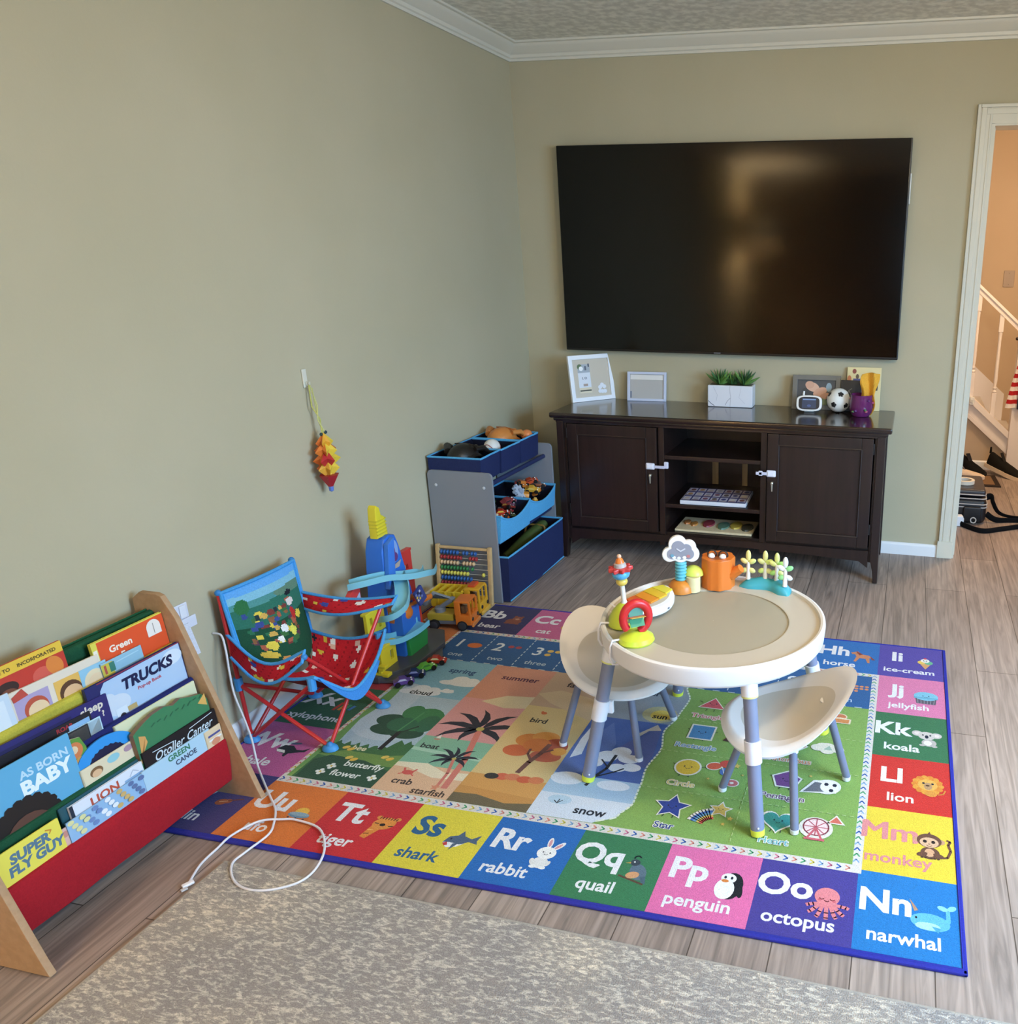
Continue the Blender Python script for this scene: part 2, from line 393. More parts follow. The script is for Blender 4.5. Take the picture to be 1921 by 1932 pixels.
# ------------------------------------------------------------------ hall beyond the doorway: stairs, plate, bag, shoes
SY = 1.95; SL = -0.875
def railz(x): return 1.309 + (x - 2.403) * SL
b = MB()
b.prism([(1.22, 0), (2.80, 0), (2.80, .045), (2.405, .404), (1.22, .404 + (2.405 - 1.22) * .86)], .05, 'c3ae95', frame((0, SY + .06, 0), (1, 0, 0), (0, 0, 1)))
struct(b.build('wall_stair', M_HALL))
st = thing('staircase', 'white staircase with turned balusters rising beyond the doorway', 'staircase', (2.5, SY, 0))
def sb(): return MB()
LO = lambda m: m.add  # noqa
def shift(mb, dx=-2.5, dy=-SY, dz=0): mb.v = [(x + dx, y + dy, z + dz) for x, y, z in mb.v]; return mb
b = sb()  # steps
for i in range(9):
    x1 = 2.80 - i * .225; b.bb(x1 - .25, x1, SY + .062, 2.90, 0.0 if i == 0 else .19 * i - .02, .19 * (i + 1), 'd8d2cc')
shift(b).build('steps', M_TRIM, st)
b = sb()
F_ = frame((0, SY + .03, 0), (1, 0, 0), (0, 0, 1))
def strip(b, x0, x1, zt, zb, t, y, col):
    b.prism([(x0, zb(x0)), (x1, zb(x1)), (x1, zt(x1)), (x0, zt(x0))], t, col, frame((0, y, 0), (1, 0, 0), (0, 0, 1)))
zs = lambda x: .561 + (x - 2.397) * -.866
strip(b, 1.9, 2.79, zs, lambda x: zs(x) - .05, .09, SY + .06, 'efe6df')
strip(b, 1.9, 2.79, lambda x: zs(x) - .05, lambda x: zs(x) - .155, .045, SY + .035, 'e6ddd6')
strip(b, 1.9, 2.79, lambda x: zs(x) - .135, lambda x: zs(x) - .165, .060, SY + .04, 'e6ddd6')
shift(b).build('stringer', M_TRIM, st)
b = sb()
strip(b, 1.9, 2.74, lambda x: railz(x), lambda x: railz(x) - .022, .06, SY + .03, 'f3ece7')
strip(b, 1.9, 2.74, lambda x: railz(x) - .020, lambda x: railz(x) - .060, .04, SY + .02, 'efe6df')
shift(b).build('handrail', M_TRIM, st, 20)
for i, bx in enumerate((1.955, 2.113, 2.271, 2.429, 2.587)):
    b = sb(); z0 = zs(bx) - .012; z1 = railz(bx) - .05; hh = z1 - z0
    b.bb(bx - .016, bx + .016, SY - .016, SY + .016, z0, z0 + hh * .24, 'ece3dc', .003)
    b.bb(bx - .016, bx + .016, SY - .016, SY + .016, z1 - hh * .17, z1, 'ece3dc', .003)
    b.lathe([(.014, z0 + hh * .24), (.017, z0 + hh * .255), (.010, z0 + hh * .27), (.015, z0 + hh * .29), (.010, z0 + hh * .31), (.014, z0 + hh * .36), (.011, z1 - hh * .25), (.014, z1 - hh * .18), (.014, z1 - hh * .17)], 'ece3dc', 12, Tr(bx, SY, 0))
    shift(b).build('baluster', M_TRIM, st)
b = sb(); b.bb(2.712, 2.80, SY - .045, SY + .045, 0, 1.06, 'e9e2e0', .004); b.bb(2.70, 2.812, SY - .056, SY + .056, 1.06, 1.085, 'e9e2e0', .004)
shift(b).build('newel_post', M_TRIM, st)
b = sb(); strip(b, 1.9, 2.76, lambda x: zs(x) + .16, lambda x: zs(x) - .1, .015, 2.918, 'e9e6ea'); shift(b).build('skirt_board', M_TRIM, st)
b = sb(); b.ball((2.695, SY - .062, .94), .012, '2a1c18', 10, 7); shift(b).build('hook_knob', METAL(), st)
t = thing('gate_latch_block', 'small white block fixed to the stair stringer behind the door casing', 'latch', (2.442, SY - .02, .50))
b = MB(); b.bb(-.02, .014, -.03, .0, -.028, .028, 'dfe2e0', .006); b.build('block', MATTE(), t)
b = MB(); b.bb(-.012, .006, -.034, -.028, -.012, .012, 'cfd4d2', .002); b.build('button', MATTE(), t)
# striped cloth on the newel
b = MB(); cl = lambda u, v: 'b8262c' if int(v * 10.0) % 2 == 0 else 'f1e9e4'
b.surf(lambda u, v: (2.722 - .058 * v ** .8 * (1 - u) + .02 * u, SY - .064 - .012 * math.sin(u * 6), .765 - .30 * v), 10, 20, cl, .003)
fl = b.build('striped_cloth', FABRIC()); setp(fl, 'red and white striped cloth hanging from the white newel post', 'cloth')
b = MB(); b.surf(lambda u, v: (2.742 + .1 * u, SY - .072 - .015 * math.sin(u * 5), .86 - .40 * v), 8, 8, '3a4150', .004)
fl = b.build('dark_garment', FABRIC()); setp(fl, 'dark grey garment hanging beside the striped cloth on the stair post', 'garment')
# blank wall plate
t = thing('wall_plate', 'blank grey switch plate on the hall wall above the stairs', 'wall plate', (2.702, 2.919, 1.308))
b = MB(); b.bb(-.040, .040, -.008, 0, -.062, .062, 'a8988a', .003); b.build('plate', MATTE(), t)
b = MB(); b.box((0, -.009, .042), (.006, .003, .006), '8b7d72', None, .001); b.build('screw', METAL(), t)
b = MB(); b.box((0, -.009, -.042), (.006, .003, .006), '8b7d72', None, .001); b.build('screw', METAL(), t)
# black rolling-tool bag
bg = thing('black_bag', 'black leather bag with pale piping lying on the hall floor', 'bag', (2.30, .78, 0))
b = MB(); b.box((0, 0, .075), (.36, .36, .15), '16161b', None, .03, 3); b.box((.10, -.185, .06), (.10, .03, .09), '101014', None, .01); b.build('body', LEATHER(), bg)
b = MB(); b.box((0, 0, .180), (.34, .34, .045), '26242c', None, .016, 3); b.build('lid', mat('shiny_leather', .3, .6), bg)
def rrloop(hx, hy, r, z, n=6):
    P = []
    for cx, cy, a in ((hx - r, hy - r, 0), (-hx + r, hy - r, 90), (-hx + r, -hy + r, 180), (hx - r, -hy + r, 270)):
        for k in range(n + 1): g = math.radians(a + 90 * k / n); P.append((cx + r * math.cos(g), cy + r * math.sin(g), z))
    return P
for z, hx in ((.172, .172), (.150, .176), (.118, .182), (.100, .182)):
    b = MB(); b.tube(rrloop(hx, hx, .03, z), .0035, 'b9b6b4', 6, True); b.build('piping', MATTE(), bg)
b = MB()
b.tube(crom([(.185, -.02, .12), (.215, -.03, .13), (.225, -.05, .10), (.26, -.06, .045), (.33, -.05, .02), (.45, -.04, .015), (.60, -.10, .012)]), .019, '0c0c0f', 8, sx=.35)
b.tube(crom([(.185, -.12, .05), (.24, -.13, .02), (.33, -.10, .012), (.45, -.09, .012), (.60, -.16, .012)]), .018, '0c0c0f', 8, sx=.35)
b.tube(crom([(-.02, -.19, .04), (.05, -.25, .014), (.15, -.34, .012), (.26, -.28, .012), (.40, -.20, .012), (.60, -.2, .012)]), .017, '0c0c0f', 8, sx=.35)
b.build('strap', FABRIC(), bg)
b = MB(); b.lathe([(.012, -.003), (.018, -.003), (.018, .003), (.012, .003), (.012, -.003)], 'a9a5a0', 16, Tr(.11, -.204, .030) @ Rx(70), False); b.build('buckle', METAL(), bg)
b = MB(); b.lathe([(.038, 0), (.056, 0), (.056, .022), (.038, .022), (.038, 0)], 'e4dccb', 24)
tp = b.build('tape_roll', PAPER(), M=Tr(2.355, .74, .2045)); setp(tp, 'roll of cream tape lying on top of the black bag', 'tape roll')
b = MB(); b.box((0, 0, .03), (.10, .05, .06), 'e8ecf2', None, .006); b.box((.052, 0, .03), (.008, .03, .03), 'cdd2da', None, .002)
tp = b.build('white_box', PAPER(), M=Tr(2.30, .555, 0) @ Rz(8)); setp(tp, 'small white carton against the doorway in front of the black bag', 'box')
def shoe(name, label, loc, rz, up, sole, k=1.0, tilt=0):
    t = thing(name, label, 'shoe', loc, 0, 'shoes by the stairs', M=Tr(*loc) @ Rz(rz) @ Ry(tilt))
    L_ = .29 * k
    def prof(u): return .036 + .012 * math.sin(u * math.pi) - .010 * (1 - u) ** 2 + (.006 if u > .55 else 0)
    def side(u, v):  # v 0..1 around
        g = (v - .5) * math.pi; w = prof(u) * k
        hgt = (.105 - .05 * u + .03 * max(0, .35 - u) - .035 * max(0, u - .35)) * k
        end = math.sqrt(max(0, 1 - max(0, (u - .86) / .14) ** 2)) * math.sqrt(max(0, 1 - max(0, (.06 - u) / .06) ** 2))
        return ((u - .35) * L_, math.sin(g) * w * end, .022 * k + max(0, math.cos(g)) ** .75 * (hgt - .022 * k) * end)
    b = MB(); b.surf(side, 26, 14, up); b.build('upper', FABRIC(), t)
    b = MB(); P = [((u - .35) * L_, sgn * prof(u) * k * 1.1 * math.sqrt(max(0, 1 - max(0, (u - .86) / .16) ** 2))) for sgn, us in ((-1, range(0, 21)), (1, range(20, -1, -1))) for u in [i / 20 for i in us]]
    b.prism(P, .026 * k, sole, None, 0); b.build('sole', RUBBER(), t)
    b = MB(); b.tube([(-.33 * L_, 0, .095 * k), (-.36 * L_, 0, .135 * k)], [.014 * k, .010 * k], up, 8, sx=.4); b.build('heel_tab', FABRIC(), t)
    b = MB(); b.surf(lambda u, v: ((-.06 + .22 * u) * L_, (v - .5) * .03 * k, (.108 - .06 * u + .02 * (1 - u)) * k), 6, 3, mix(up, '404048', .4), .006); b.build('tongue', FABRIC(), t)
    return t
shoe('sneaker', 'black sneaker with thick cream sole leaning beside the stair stringer', (2.66, 1.80, .028), -35, '15130f', 'e0cbb0', 1.05, 12)
shoe('sneaker', 'black high-heeled sneaker standing upright against the doorway wall', (2.455, 1.86, 0), -60, '0e0d0d', '191716', 1.0)
shoe('sneaker', 'cream sneaker lying behind the bag on the dark mat', (2.40, 1.60, .012), 10, 'dbc6ae', 'e6d7c4', .8)
mt = thing('door_mat', 'dark brown rectangular mat on the hall floor near the shoes', 'mat', (2.52, 1.60, 0), 3)
b = MB(); b.box((0, 0, .004), (.24, .30, .008), '2a1d17', None, .002); b.build('border', RUBBER(), mt)
b = MB(); b.box((0, 0, .0085), (.17, .23, .003), '7d6148', None, .001); b.build('coir_center', FABRIC(), mt)

# floor lamp in the far corner behind the camera (seen as the warm glow in the television)
fl = thing('floor_lamp', 'white floor lamp with drum shade glowing in the corner behind the camera', 'lamp', (.27, -5.58, 0))
b = MB(); b.lathe([(.15, 0), (.15, .012), (.02, .03), (.012, .04)], '3a3634', 28); b.build('base', METAL(), fl)
b = MB(); b.tube([(0, 0, .03), (0, 0, 1.66)], .011, '3a3634', 12); b.build('pole', METAL(), fl)
b = MB(); b.lathe([(.17, 1.60), (.15, 1.88), (.147, 1.88), (.167, 1.60), (.17, 1.60)], 'e6cfa8', 36, None, False); b.build('lamp_shade', mat('glowing_shade', .8, .2, emit=.9), fl)
cl_ = thing('added_pendant', 'small pendant lamp on a cord above the play area', 'lamp', (2.35, -2.50, 2.4195))  # made-up pendant, out of view, around the added warm fill
b = MB(); b.lathe([(.06, 0), (.06, -.02), (.01, -.03), (.001, -.03)], 'd9d6d0', 24); b.build('ceiling_rose', METAL(), cl_)
b = MB(); b.tube([(0, 0, -.02), (0, 0, -.24)], .004, 'd9d6d0', 8); b.build('cord', MATTE(), cl_)
b = MB(); b.lathe([(.022, -.22), (.022, -.27), (.001, -.27)], 'd9d6d0', 16); b.build('socket', METAL(), cl_)

# ------------------------------------------------------------------ alphabet rug
RX0, RY0, RDX, RDY = 0.0388, -1.0969, 0.2395, 0.2549
def RP(a, b): return (RX0 + a * RDX, RY0 - b * RDY)
rugM = mat('printed_rug_pile', 0.95, 0.15, 0.9, 330, 0.17, 420, sheen=0.1, gain=.86)
mb = MB(); mb.bb(RX0 + .001, RX0 + 9 * RDX, RY0 - 6 * RDY, RY0, 0.0003, .0080, '3b3a86')
A = Art(mb, Tr(0, 0, .008), 0.00006, 0.000018)
def RR(a0, b0, a1, b1, col):
    x0, y1 = RP(a0, b0); x1, y0 = RP(a1, b1); A.rect(x0, y0, x1, y1, col)
INK = '1d2233'
def face(s, r, x=0, y=0, col=INK, smile=True):
    s.e(x - .38 * r, y + .1 * r, .09 * r, .11 * r, col, n=8); s.e(x + .38 * r, y + .1 * r, .09 * r, .11 * r, col, n=8)
    if smile: s.arc(x, y - .05 * r, .22 * r, 200, 340, .06 * r, col, 6)
def i_violin(s):
    s.e(-.15, -.1, .30, .22, 'a2542a', 20); s.e(.12, .0, .2, .16, 'a2542a', 20); s.l([(0, 0), (.75, .3)], .08, '6d3518'); s.l([(-.25, -.12), (.1, .02)], .05, 'e0b080')
def i_ufo(s):
    s.e(.0, .12, .34, .3, 'e5b64a'); s.e(0, -.12, .55, .2, '6e8fa8'); s.e(0, -.05, .52, .13, '8fa9b8'); [s.e(x, -.34, .06, .05, '2d3540', n=8) for x in (-.4, 0, .4)]
def i_tiger(s):
    s.p([(-.45, -.75), (-.15, -.85), (.3, .1), (.0, .5), (-.3, .2)], 'd9893a'); s.e(.15, .25, .55, .42, 'dc8f40', 15); s.e(-.3, .6, .14, .12, 'dc8f40'); s.e(.65, .62, .14, .12, 'dc8f40')
    for k in range(7): s.l([(-.25 + k * .14, .52), (-.22 + k * .14, .66)], .05, '2b1c12')
    s.l([(-.3, .2), (-.1, .2)], .05, '2b1c12'); s.l([(.45, .1), (.65, .15)], .05, '2b1c12'); s.e(.12, .15, .14, .1, '2b1c12'); s.l([(-.35, -.3), (-.1, -.25)], .05, 'e9b36a'); s.l([(-.38, -.55), (-.15, -.5)], .05, '2b1c12')
def i_shark(s):
    s.p([(-.7, -.25), (-.55, .15), (-.2, .28), (-.05, .62), (.12, .3), (.5, .18), (.85, .5), (.8, .1), (.9, -.1), (.45, -.02), (.1, -.3), (-.4, -.42)], '4d6079')
    s.p([(-.7, -.25), (-.4, -.2), (.1, -.25), (.3, -.15), (.05, -.42), (-.4, -.55)], 'eceef0'); s.p([(-.68, -.3), (-.5, -.2), (-.4, -.4), (-.55, -.45)], 'c23a3f'); s.e(-.42, .02, .05, .06, INK, n=8); s.p([(-.2, -.25), (.05, -.2), (-.2, -.7)], '4d6079')
def i_rabbit(s):
    s.e(-.05, .75, .13, .34, 'eeecea', 8); s.e(.42, .62, .13, .34, 'eeecea', -35); s.e(-.05, .74, .07, .24, 'd99aa0', 8); s.e(.4, .6, .07, .22, 'd99aa0', -35)
    s.e(-.02, -.5, .36, .34, 'e7e5e3'); s.e(.03, .12, .44, .38, 'f1efed'); face(s, .42, .03, .1); [s.e(x, -.78, .16, .1, 'f0eeec') for x in (-.25, .2)]; s.e(-.38, -.5, .12, .2, 'e2dfdc', 20); s.e(.34, -.5, .1, .18, 'e2dfdc', -20)
def i_quail(s):
    s.l([(-.55, -.45), (.6, -.75)], .1, '5c4030'); s.e(.2, -.1, .36, .5, '5c6f80', 28); s.e(.02, -.32, .3, .2, 'd19a6e', 20); s.p([(.35, -.35), (.6, -.3), (.7, -.75), (.5, -.65)], '4a6072'); s.e(-.08, .42, .22, .2, '39424d'); s.arc(-.05, .7, .14, 20, 200, .07, '22262c', 8); s.p([(-.28, .42), (-.5, .32), (-.25, .32)], 'c79b4a'); s.e(-.12, .45, .04, .04, 'ffffff', n=8)
def i_penguin(s):
    s.e(.12, .0, .5, .78, '17181d', -6); s.e(-.12, -.22, .42, .58, 'f0f0ee'); s.e(-.05, .42, .33, .28, 'f0f0ee'); s.e(-.2, .45, .06, .09, INK, n=8); s.e(.08, .45, .06, .09, INK, n=8); s.e(-.18, .24, .16, .09, 'd9823b'); s.e(.5, -.15, .15, .45, '17181d', 12)
def i_octopus(s):
    for k, (x, y) in enumerate(((-.7, -.3), (-.6, -.65), (-.3, -.85), (.05, -.9), (.4, -.8), (.65, -.6), (.8, -.2))):
        s.l([(x * .35, -.1), (x * .75, y * .65), (x * 1.0, y + .05), (x * 1.12, y)], .17, 'd97f86')
    s.e(0, .3, .52, .5, 'dd848a'); s.arc(-.22, .22, .1, 200, 340, .05, '8b3e46', 6); s.arc(.22, .22, .1, 200, 340, .05, '8b3e46', 6); s.arc(0, .12, .1, 200, 340, .05, '8b3e46', 6); s.e(-.3, .08, .08, .05, 'c9606c'); s.e(.3, .08, .08, .05, 'c9606c')
def i_narwhal(s):
    s.p([(-.62, .32), (-.82, .98), (-.46, .40)], 'b98d6d'); s.e(.0, -.15, .78, .45, '63b1cf', -4); s.p([(.3, -.1), (.62, .1), (.62, .55), (.78, .6), (.8, .0), (.6, -.4)], '63b1cf'); s.e(.5, .68, .22, .13, '8cc8dd', -20); s.e(.86, .74, .2, .13, '8cc8dd', 35); s.e(-.1, -.38, .5, .2, 'a7d7e4'); s.e(-.55, .0, .05, .06, INK, n=8); s.p([(.05, -.35), (.4, -.4), (.3, -.68)], '4f9cbb')
def i_icecream(s):
    s.p([(-.36, -.05), (.36, -.05), (.0, -.8)], 'd9a066'); s.e(-.22, .12, .27, .25, 'e7c25c'); s.e(.22, .12, .27, .25, '69b08a'); s.e(0, .38, .28, .26, 'efe9e2'); s.e(0, .68, .1, .1, 'cf4350'); s.arc(0, .35, .1, 200, 340, .04, INK, 6); s.e(-.1, .4, .04, .05, INK, n=8); s.e(.1, .4, .04, .05, INK, n=8)
def i_jelly(s):
    s.p([(-.62, -.1), (.62, -.1), (.55, -.75), (-.55, -.75)], '5c5660'); [s.l([(-.5 + k * .2, -.1), (-.46 + k * .18, -.72)], .05, '8a858c') for k in range(6)]; s.e(0, .15, .72, .5, '7fbcd2'); s.rect(-.7, -.15, .7, .02, '6aa9c2'); face(s, .45, 0, .12)
def i_koala(s):
    s.e(-.5, .38, .3, .27, 'c9bfb8', -15); s.e(.52, .3, .3, .27, 'c9bfb8', 15); s.e(-.5, .38, .17, .15, 'e4d3cb'); s.e(.52, .3, .17, .15, 'e4d3cb'); s.e(.12, -.48, .4, .36, 'b9afa8'); s.e(.05, -.5, .22, .24, 'e9e2db'); s.e(0, .2, .46, .4, 'cbc1ba'); s.e(0, .1, .1, .16, INK); s.e(-.2, .26, .06, .07, INK, n=8); s.e(.2, .26, .06, .07, INK, n=8); s.e(-.25, -.75, .16, .1, 'b9afa8'); s.e(.4, -.78, .16, .1, 'b9afa8')
def i_lion(s):
    for k in range(14): g = k * 360 / 14; s.e(.55 * math.cos(math.radians(g)), .1 + .55 * math.sin(math.radians(g)), .26, .2, 'd9862e' if k % 2 else 'e09a38', g, 10)
    s.e(0, .1, .48, .46, 'e2a94e'); s.e(.02, .0, .2, .3, 'b58d62'); s.e(-.2, .22, .07, .08, INK, n=8); s.e(.24, .22, .07, .08, INK, n=8); s.e(0, .05, .1, .07, '5b3a22'); s.e(.15, -.6, .3, .22, 'd58f3a'); s.l([(.5, -.6), (.75, -.5), (.85, -.2)], .07, 'd58f3a')
def i_monkey(s):
    s.l([(.4, -.75), (.8, -.65), (.95, -.2), (.85, .2), (.95, .42), (.8, .5)], .12, '6b4634'); s.e(.05, -.5, .42, .4, '6b4634'); s.e(.03, -.48, .22, .27, 'd7a47c'); s.e(-.5, .32, .17, .17, 'c99a74'); s.e(.55, .32, .17, .17, 'c99a74'); s.e(.02, .32, .55, .47, '6b4634'); s.e(.02, .2, .42, .34, 'dcb08b'); s.p([(-.08, .72), (.05, .95), (.12, .72)], '6b4634')
    s.e(-.17, .25, .09, .1, '241712'); s.e(.2, .25, .09, .1, '241712'); s.e(.02, .1, .05, .03, '6b4634'); s.arc(.02, .06, .12, 210, 330, .035, '6b4634', 6); s.e(-.3, -.62, .25, .14, '6b4634', 20); s.e(.42, -.62, .25, .14, '6b4634', -20); [s.e(x, -.82, .07, .06, '4c3226', n=8) for x in (-.3, -.15, .1, .25, .4)]
def i_bear(s):
    s.e(0, -.2, .6, .42, '8a4a30'); s.e(.1, .3, .36, .32, '95533a'); s.e(-.15, .6, .12, .12, '8a4a30'); s.e(.35, .6, .12, .12, '8a4a30'); s.e(.12, .2, .16, .12, 'c48a66'); s.e(.0, .36, .04, .05, INK, n=8); s.e(.24, .36, .04, .05, INK, n=8); s.e(-.4, -.55, .18, .1, '8a4a30'); s.e(.4, -.55, .18, .1, '8a4a30')
def i_cat(s):
    s.e(0, -.3, .4, .42, 'cf9a4a'); s.e(0, .3, .4, .33, 'd8a657'); s.p([(-.36, .4), (-.34, .8), (-.08, .58)], 'd8a657'); s.p([(.36, .4), (.34, .8), (.08, .58)], 'd8a657'); face(s, .4, 0, .3)
def i_horse(s):
    s.p([(-.7, .5), (-.25, .75), (.1, .35), (.5, .3), (.75, -.1), (.55, -.05), (.6, -.75), (.45, -.75), (.3, -.2), (-.1, -.2), (-.3, -.75), (-.45, -.7), (-.3, .0), (-.4, .3), (-.6, .3)], 'c9835a'); s.p([(-.35, .78), (.12, .38), (-.1, .2), (-.3, .5)], '8a3d2c'); s.p([(.6, .2), (.95, -.3), (.7, -.3)], '8a3d2c')
def i_xylo(s):
    for k, c in enumerate(('c8402f', 'd98a2f', '3b8f63', '3f78b8')): s.l([(-.5 + k * .3, -.4 + k * .06), (-.4 + k * .3, .4 - k * .06)], .2, c)
def i_whale(s):
    s.p([(-.8, -.05), (-.6, .3), (-.1, .35), (.3, .05), (.65, .08), (.95, .35), (.85, -.05), (.6, -.12), (.2, -.3), (-.2, -.4), (-.7, -.25)], '16181f'); s.p([(-.8, -.08), (-.3, -.1), (-.1, -.35), (-.65, -.28)], 'e8e6df'); s.p([(-.15, -.25), (.1, -.25), (.05, -.65), (-.12, -.55)], '16181f'); s.e(-.1, .55, .3, .1, '55607a', 15)
def i_zebra(s):
    s.e(0, 0, .55, .4, 'e8e4df'); [s.l([(-.4 + k * .2, .35), (-.35 + k * .2, -.35)], .07, '1c1b1f') for k in range(5)]; s.e(-.5, .4, .25, .2, 'e8e4df', 30)
def i_apple(s): s.e(0, 0, .5, .5, 'c8402f'); s.l([(0, .4), (.1, .7)], .08, '5b3a22')
def i_generic(s): s.e(0, 0, .5, .45, 'd9b26a'); face(s, .4)
WH = 'e9e7ea'
CELLS = [(0, 0, 'c96b2c', 'Aa', 'apple', WH, i_apple), (1, 0, '35305c', 'Bb', 'bear', WH, i_bear), (2, 0, 'c8648f', 'Cc', 'cat', WH, i_cat), (3, 0, '3c7a50', 'Dd', 'dog', WH, i_generic), (4, 0, 'c2282c', 'Ee', 'egg', WH, i_generic), (5, 0, 'dccb45', 'Ff', 'fish', '2f5f94', i_generic), (6, 0, '3a7a50', 'Gg', 'goat', WH, i_generic), (7, 0, '2b6cb4', 'Hh', 'horse', WH, i_horse),
         (8, 0, '55459e', 'Ii', 'ice-cream', WH, i_icecream), (8, 1, 'd97ba3', 'Jj', 'jellyfish', WH, i_jelly), (8, 2, '386f47', 'Kk', 'koala', WH, i_koala), (8, 3, 'cb2f24', 'Ll', 'lion', 'efdcd0', i_lion), (8, 4, 'e2c63c', 'Mm', 'monkey', 'd98a8a', i_monkey), (8, 5, '2476ba', 'Nn', 'narwhal', WH, i_narwhal),
         (7, 5, '463d8e', 'Oo', 'octopus', WH, i_octopus), (6, 5, 'dc6ea4', 'Pp', 'penguin', WH, i_penguin), (5, 5, '37774f', 'Qq', 'quail', WH, i_quail), (4, 5, '2467b4', 'Rr', 'rabbit', WH, i_rabbit), (3, 5, 'dbcb3e', 'Ss', 'shark', '2d5f8a', i_shark), (2, 5, 'c32a30', 'Tt', 'tiger', WH, i_tiger), (1, 5, 'd9762f', 'Uu', 'ufo', WH, i_ufo), (0, 5, '3c3570', 'Vv', 'violin', WH, i_violin),
         (0, 4, 'bd5a92', 'Ww', 'whale', WH, i_whale), (0, 3, '2e5f40', 'Xx', 'xylophone', WH, i_xylo), (0, 2, 'a82f38', 'Yy', 'yacht', WH, i_generic), (0, 1, 'd27a3c', 'Zz', 'zebra', WH, i_zebra)]
for i, j, col, big, word, tc, fn in CELLS:
    RR(i, j, i + 1, j + 1, col)
for i, j, col, big, word, tc, fn in CELLS:
    s = A.sub(*RP(i, j + 1))
    bx = .30 if j in (0, 5) or i == 8 else .36
    if big == 'Mm':
        s.z += .00006
        for k in range(3): s.t(big, RDX * .30 + (k - 1) * .0028, RDY * .50 + (k - 1) * .0012, .070, tc, 0.0)
    else: s.t(big, RDX * .29, RDY * .50, .070, tc, .032)
    s.t(word, RDX * (.40 if len(word) < 7 else .47), RDY * .155, .037 if len(word) < 8 else .033, tc, .022)
    fn(s.sub(RDX * .72, RDY * .50, .058))
# centre field
def field():
    z0 = A.z
    # woven chevron band
    RR(1.0, 1.0, 8.03, 5.06, 'd9d2cb')
    cols = ('2f5fb0', 'd98a7a', '4aa06c', 'cfc04a', '7fa6cf', 'c96a8a')
    def chev(a, b, along):
        x, y = RP(a, b); w = .0075
        if along == 'x': A.sub(x, y).l([(-w, w), (.4 * w, 0), (-w, -w)], .0042, cols[ch[0] % 6])
        else: A.sub(x, y).l([(-w, -w), (0, .4 * w), (w, -w)], .0042, cols[ch[0] % 6])
        ch[0] += 1
    ch = [0]; zz = A.z
    n = 74
    for k in range(n):
        A.z = zz; chev(1.06 + k * (6.93 / n), 5.005, 'x')
    for k in range(n):
        A.z = zz; chev(1.06 + k * (6.93 / n), 1.045, 'x')
    for k in range(46):
        A.z = zz; chev(7.965, 1.06 + k * (3.9 / 46), 'y'); A.z = zz; chev(1.03, 1.06 + k * (3.9 / 46), 'y')
    A.z = zz + .00003
field()
NB = '2c5c94'
RR(1.05, 1.085, 7.93, 1.975, NB)
zz = A.z
def dash(a0, b0, a1, b1, col='c9d4e0', n=9, w=.004):
    for k in range(n):
        t0, t1 = k / n, (k + .55) / n
        A.z = zz; A.l([RP(a0 + (a1 - a0) * t0, b0 + (b1 - b0) * t0), RP(a0 + (a1 - a0) * t1, b0 + (b1 - b0) * t1)], w, col)
NW = ('one', 'two', 'three', 'four', 'five', 'six', 'seven', 'eight', 'nine', 'ten')
for k in range(10):
    a = 1.05 + .688 * k
    if k: dash(a, 1.1, a, 1.96)
    s = A.sub(*RP(a, 1.975)); w = .688 * RDX
    s.z = zz
    s.t(str(k + 1), w * .30, RDY * .42, .062, 'dfe6ee', .012); s.t(NW[k], w * .48, RDY * .13, .028, 'b9c8da', .01)
    cc = ('d4733a', 'b84a4e', 'dcb45a', '5aa06c', 'c9743a', 'b05a8a', 'c9b04a', '6a9ac8', 'c96a5a', 'd58a5c')[k]
    for m in range(k + 1):
        if k == 0: s.e(w * .70, RDY * .50, .030, .020, cc)
        else:
            nx = 2 if k < 4 else 4; r = .013 if k < 4 else .0075
            s.e(w * .58 + (m % nx) * r * 2.4, RDY * .58 - (m // nx) * r * 2.3, r, r * .85, cc, n=10)
# seasons: four picture panels and the wavy edge
def panel(a0, a1, bands):
    for b0, b1, c in bands: RR(a0, b0, a1, b1, c)
G1 = '557f4a'
RR(1.05, 1.975, 7.93, 4.95, '82a553')   # grass field under everything
panel(1.06, 2.21, [(1.975, 3.0, '7fb1cc'), (3.0, 4.26, 'a9bfd0')])
A.e(*RP(1.62, 3.7), .14, .10, 'b9cad8'); A.e(*RP(1.3, 3.2), .07, .12, 'b9cad8')
A.p([RP(*p) for p in ((1.06, 1.975), (1.25, 1.975), (1.16, 2.6), (1.22, 3.2), (1.12, 3.7), (1.2, 4.3), (1.06, 4.95))], '6d9b55')
A.p([RP(1.12 + 1.09 * k / 24, 4.22 + .05 * math.sin(k * 2.2) - (.16 if k > 17 else 0)) for k in range(25)] + [RP(2.21, 4.95), RP(1.12, 4.95)], '3f6c3e')
A.p([RP(*p) for p in ((1.1, 4.5), (1.4, 4.36), (2.0, 4.36), (2.21, 4.3), (2.21, 4.55), (1.6, 4.55))], '6f9048')
A.p([RP(*p) for p in ((1.16, 4.95), (1.14, 4.6), (1.3, 4.48), (1.8, 4.5), (2.21, 4.62), (2.21, 4.95))], '2b4f37')
s = A.sub(*RP(1.80, 3.62)); TL_ = ('2c4f3a', '35684a', '3e7c4c')
s.e(-.055, -.005, .055, .035, TL_[0]); s.e(-.04, -.055, .06, .032, TL_[0]); s.e(.03, -.06, .06, .035, TL_[0]); s.e(.04, .02, .065, .07, TL_[2], -20); s.e(.07, .0, .035, .05, TL_[1]); s.e(-.015, .055, .035, .04, TL_[2]); s.e(-.01, -.02, .05, .04, TL_[1])
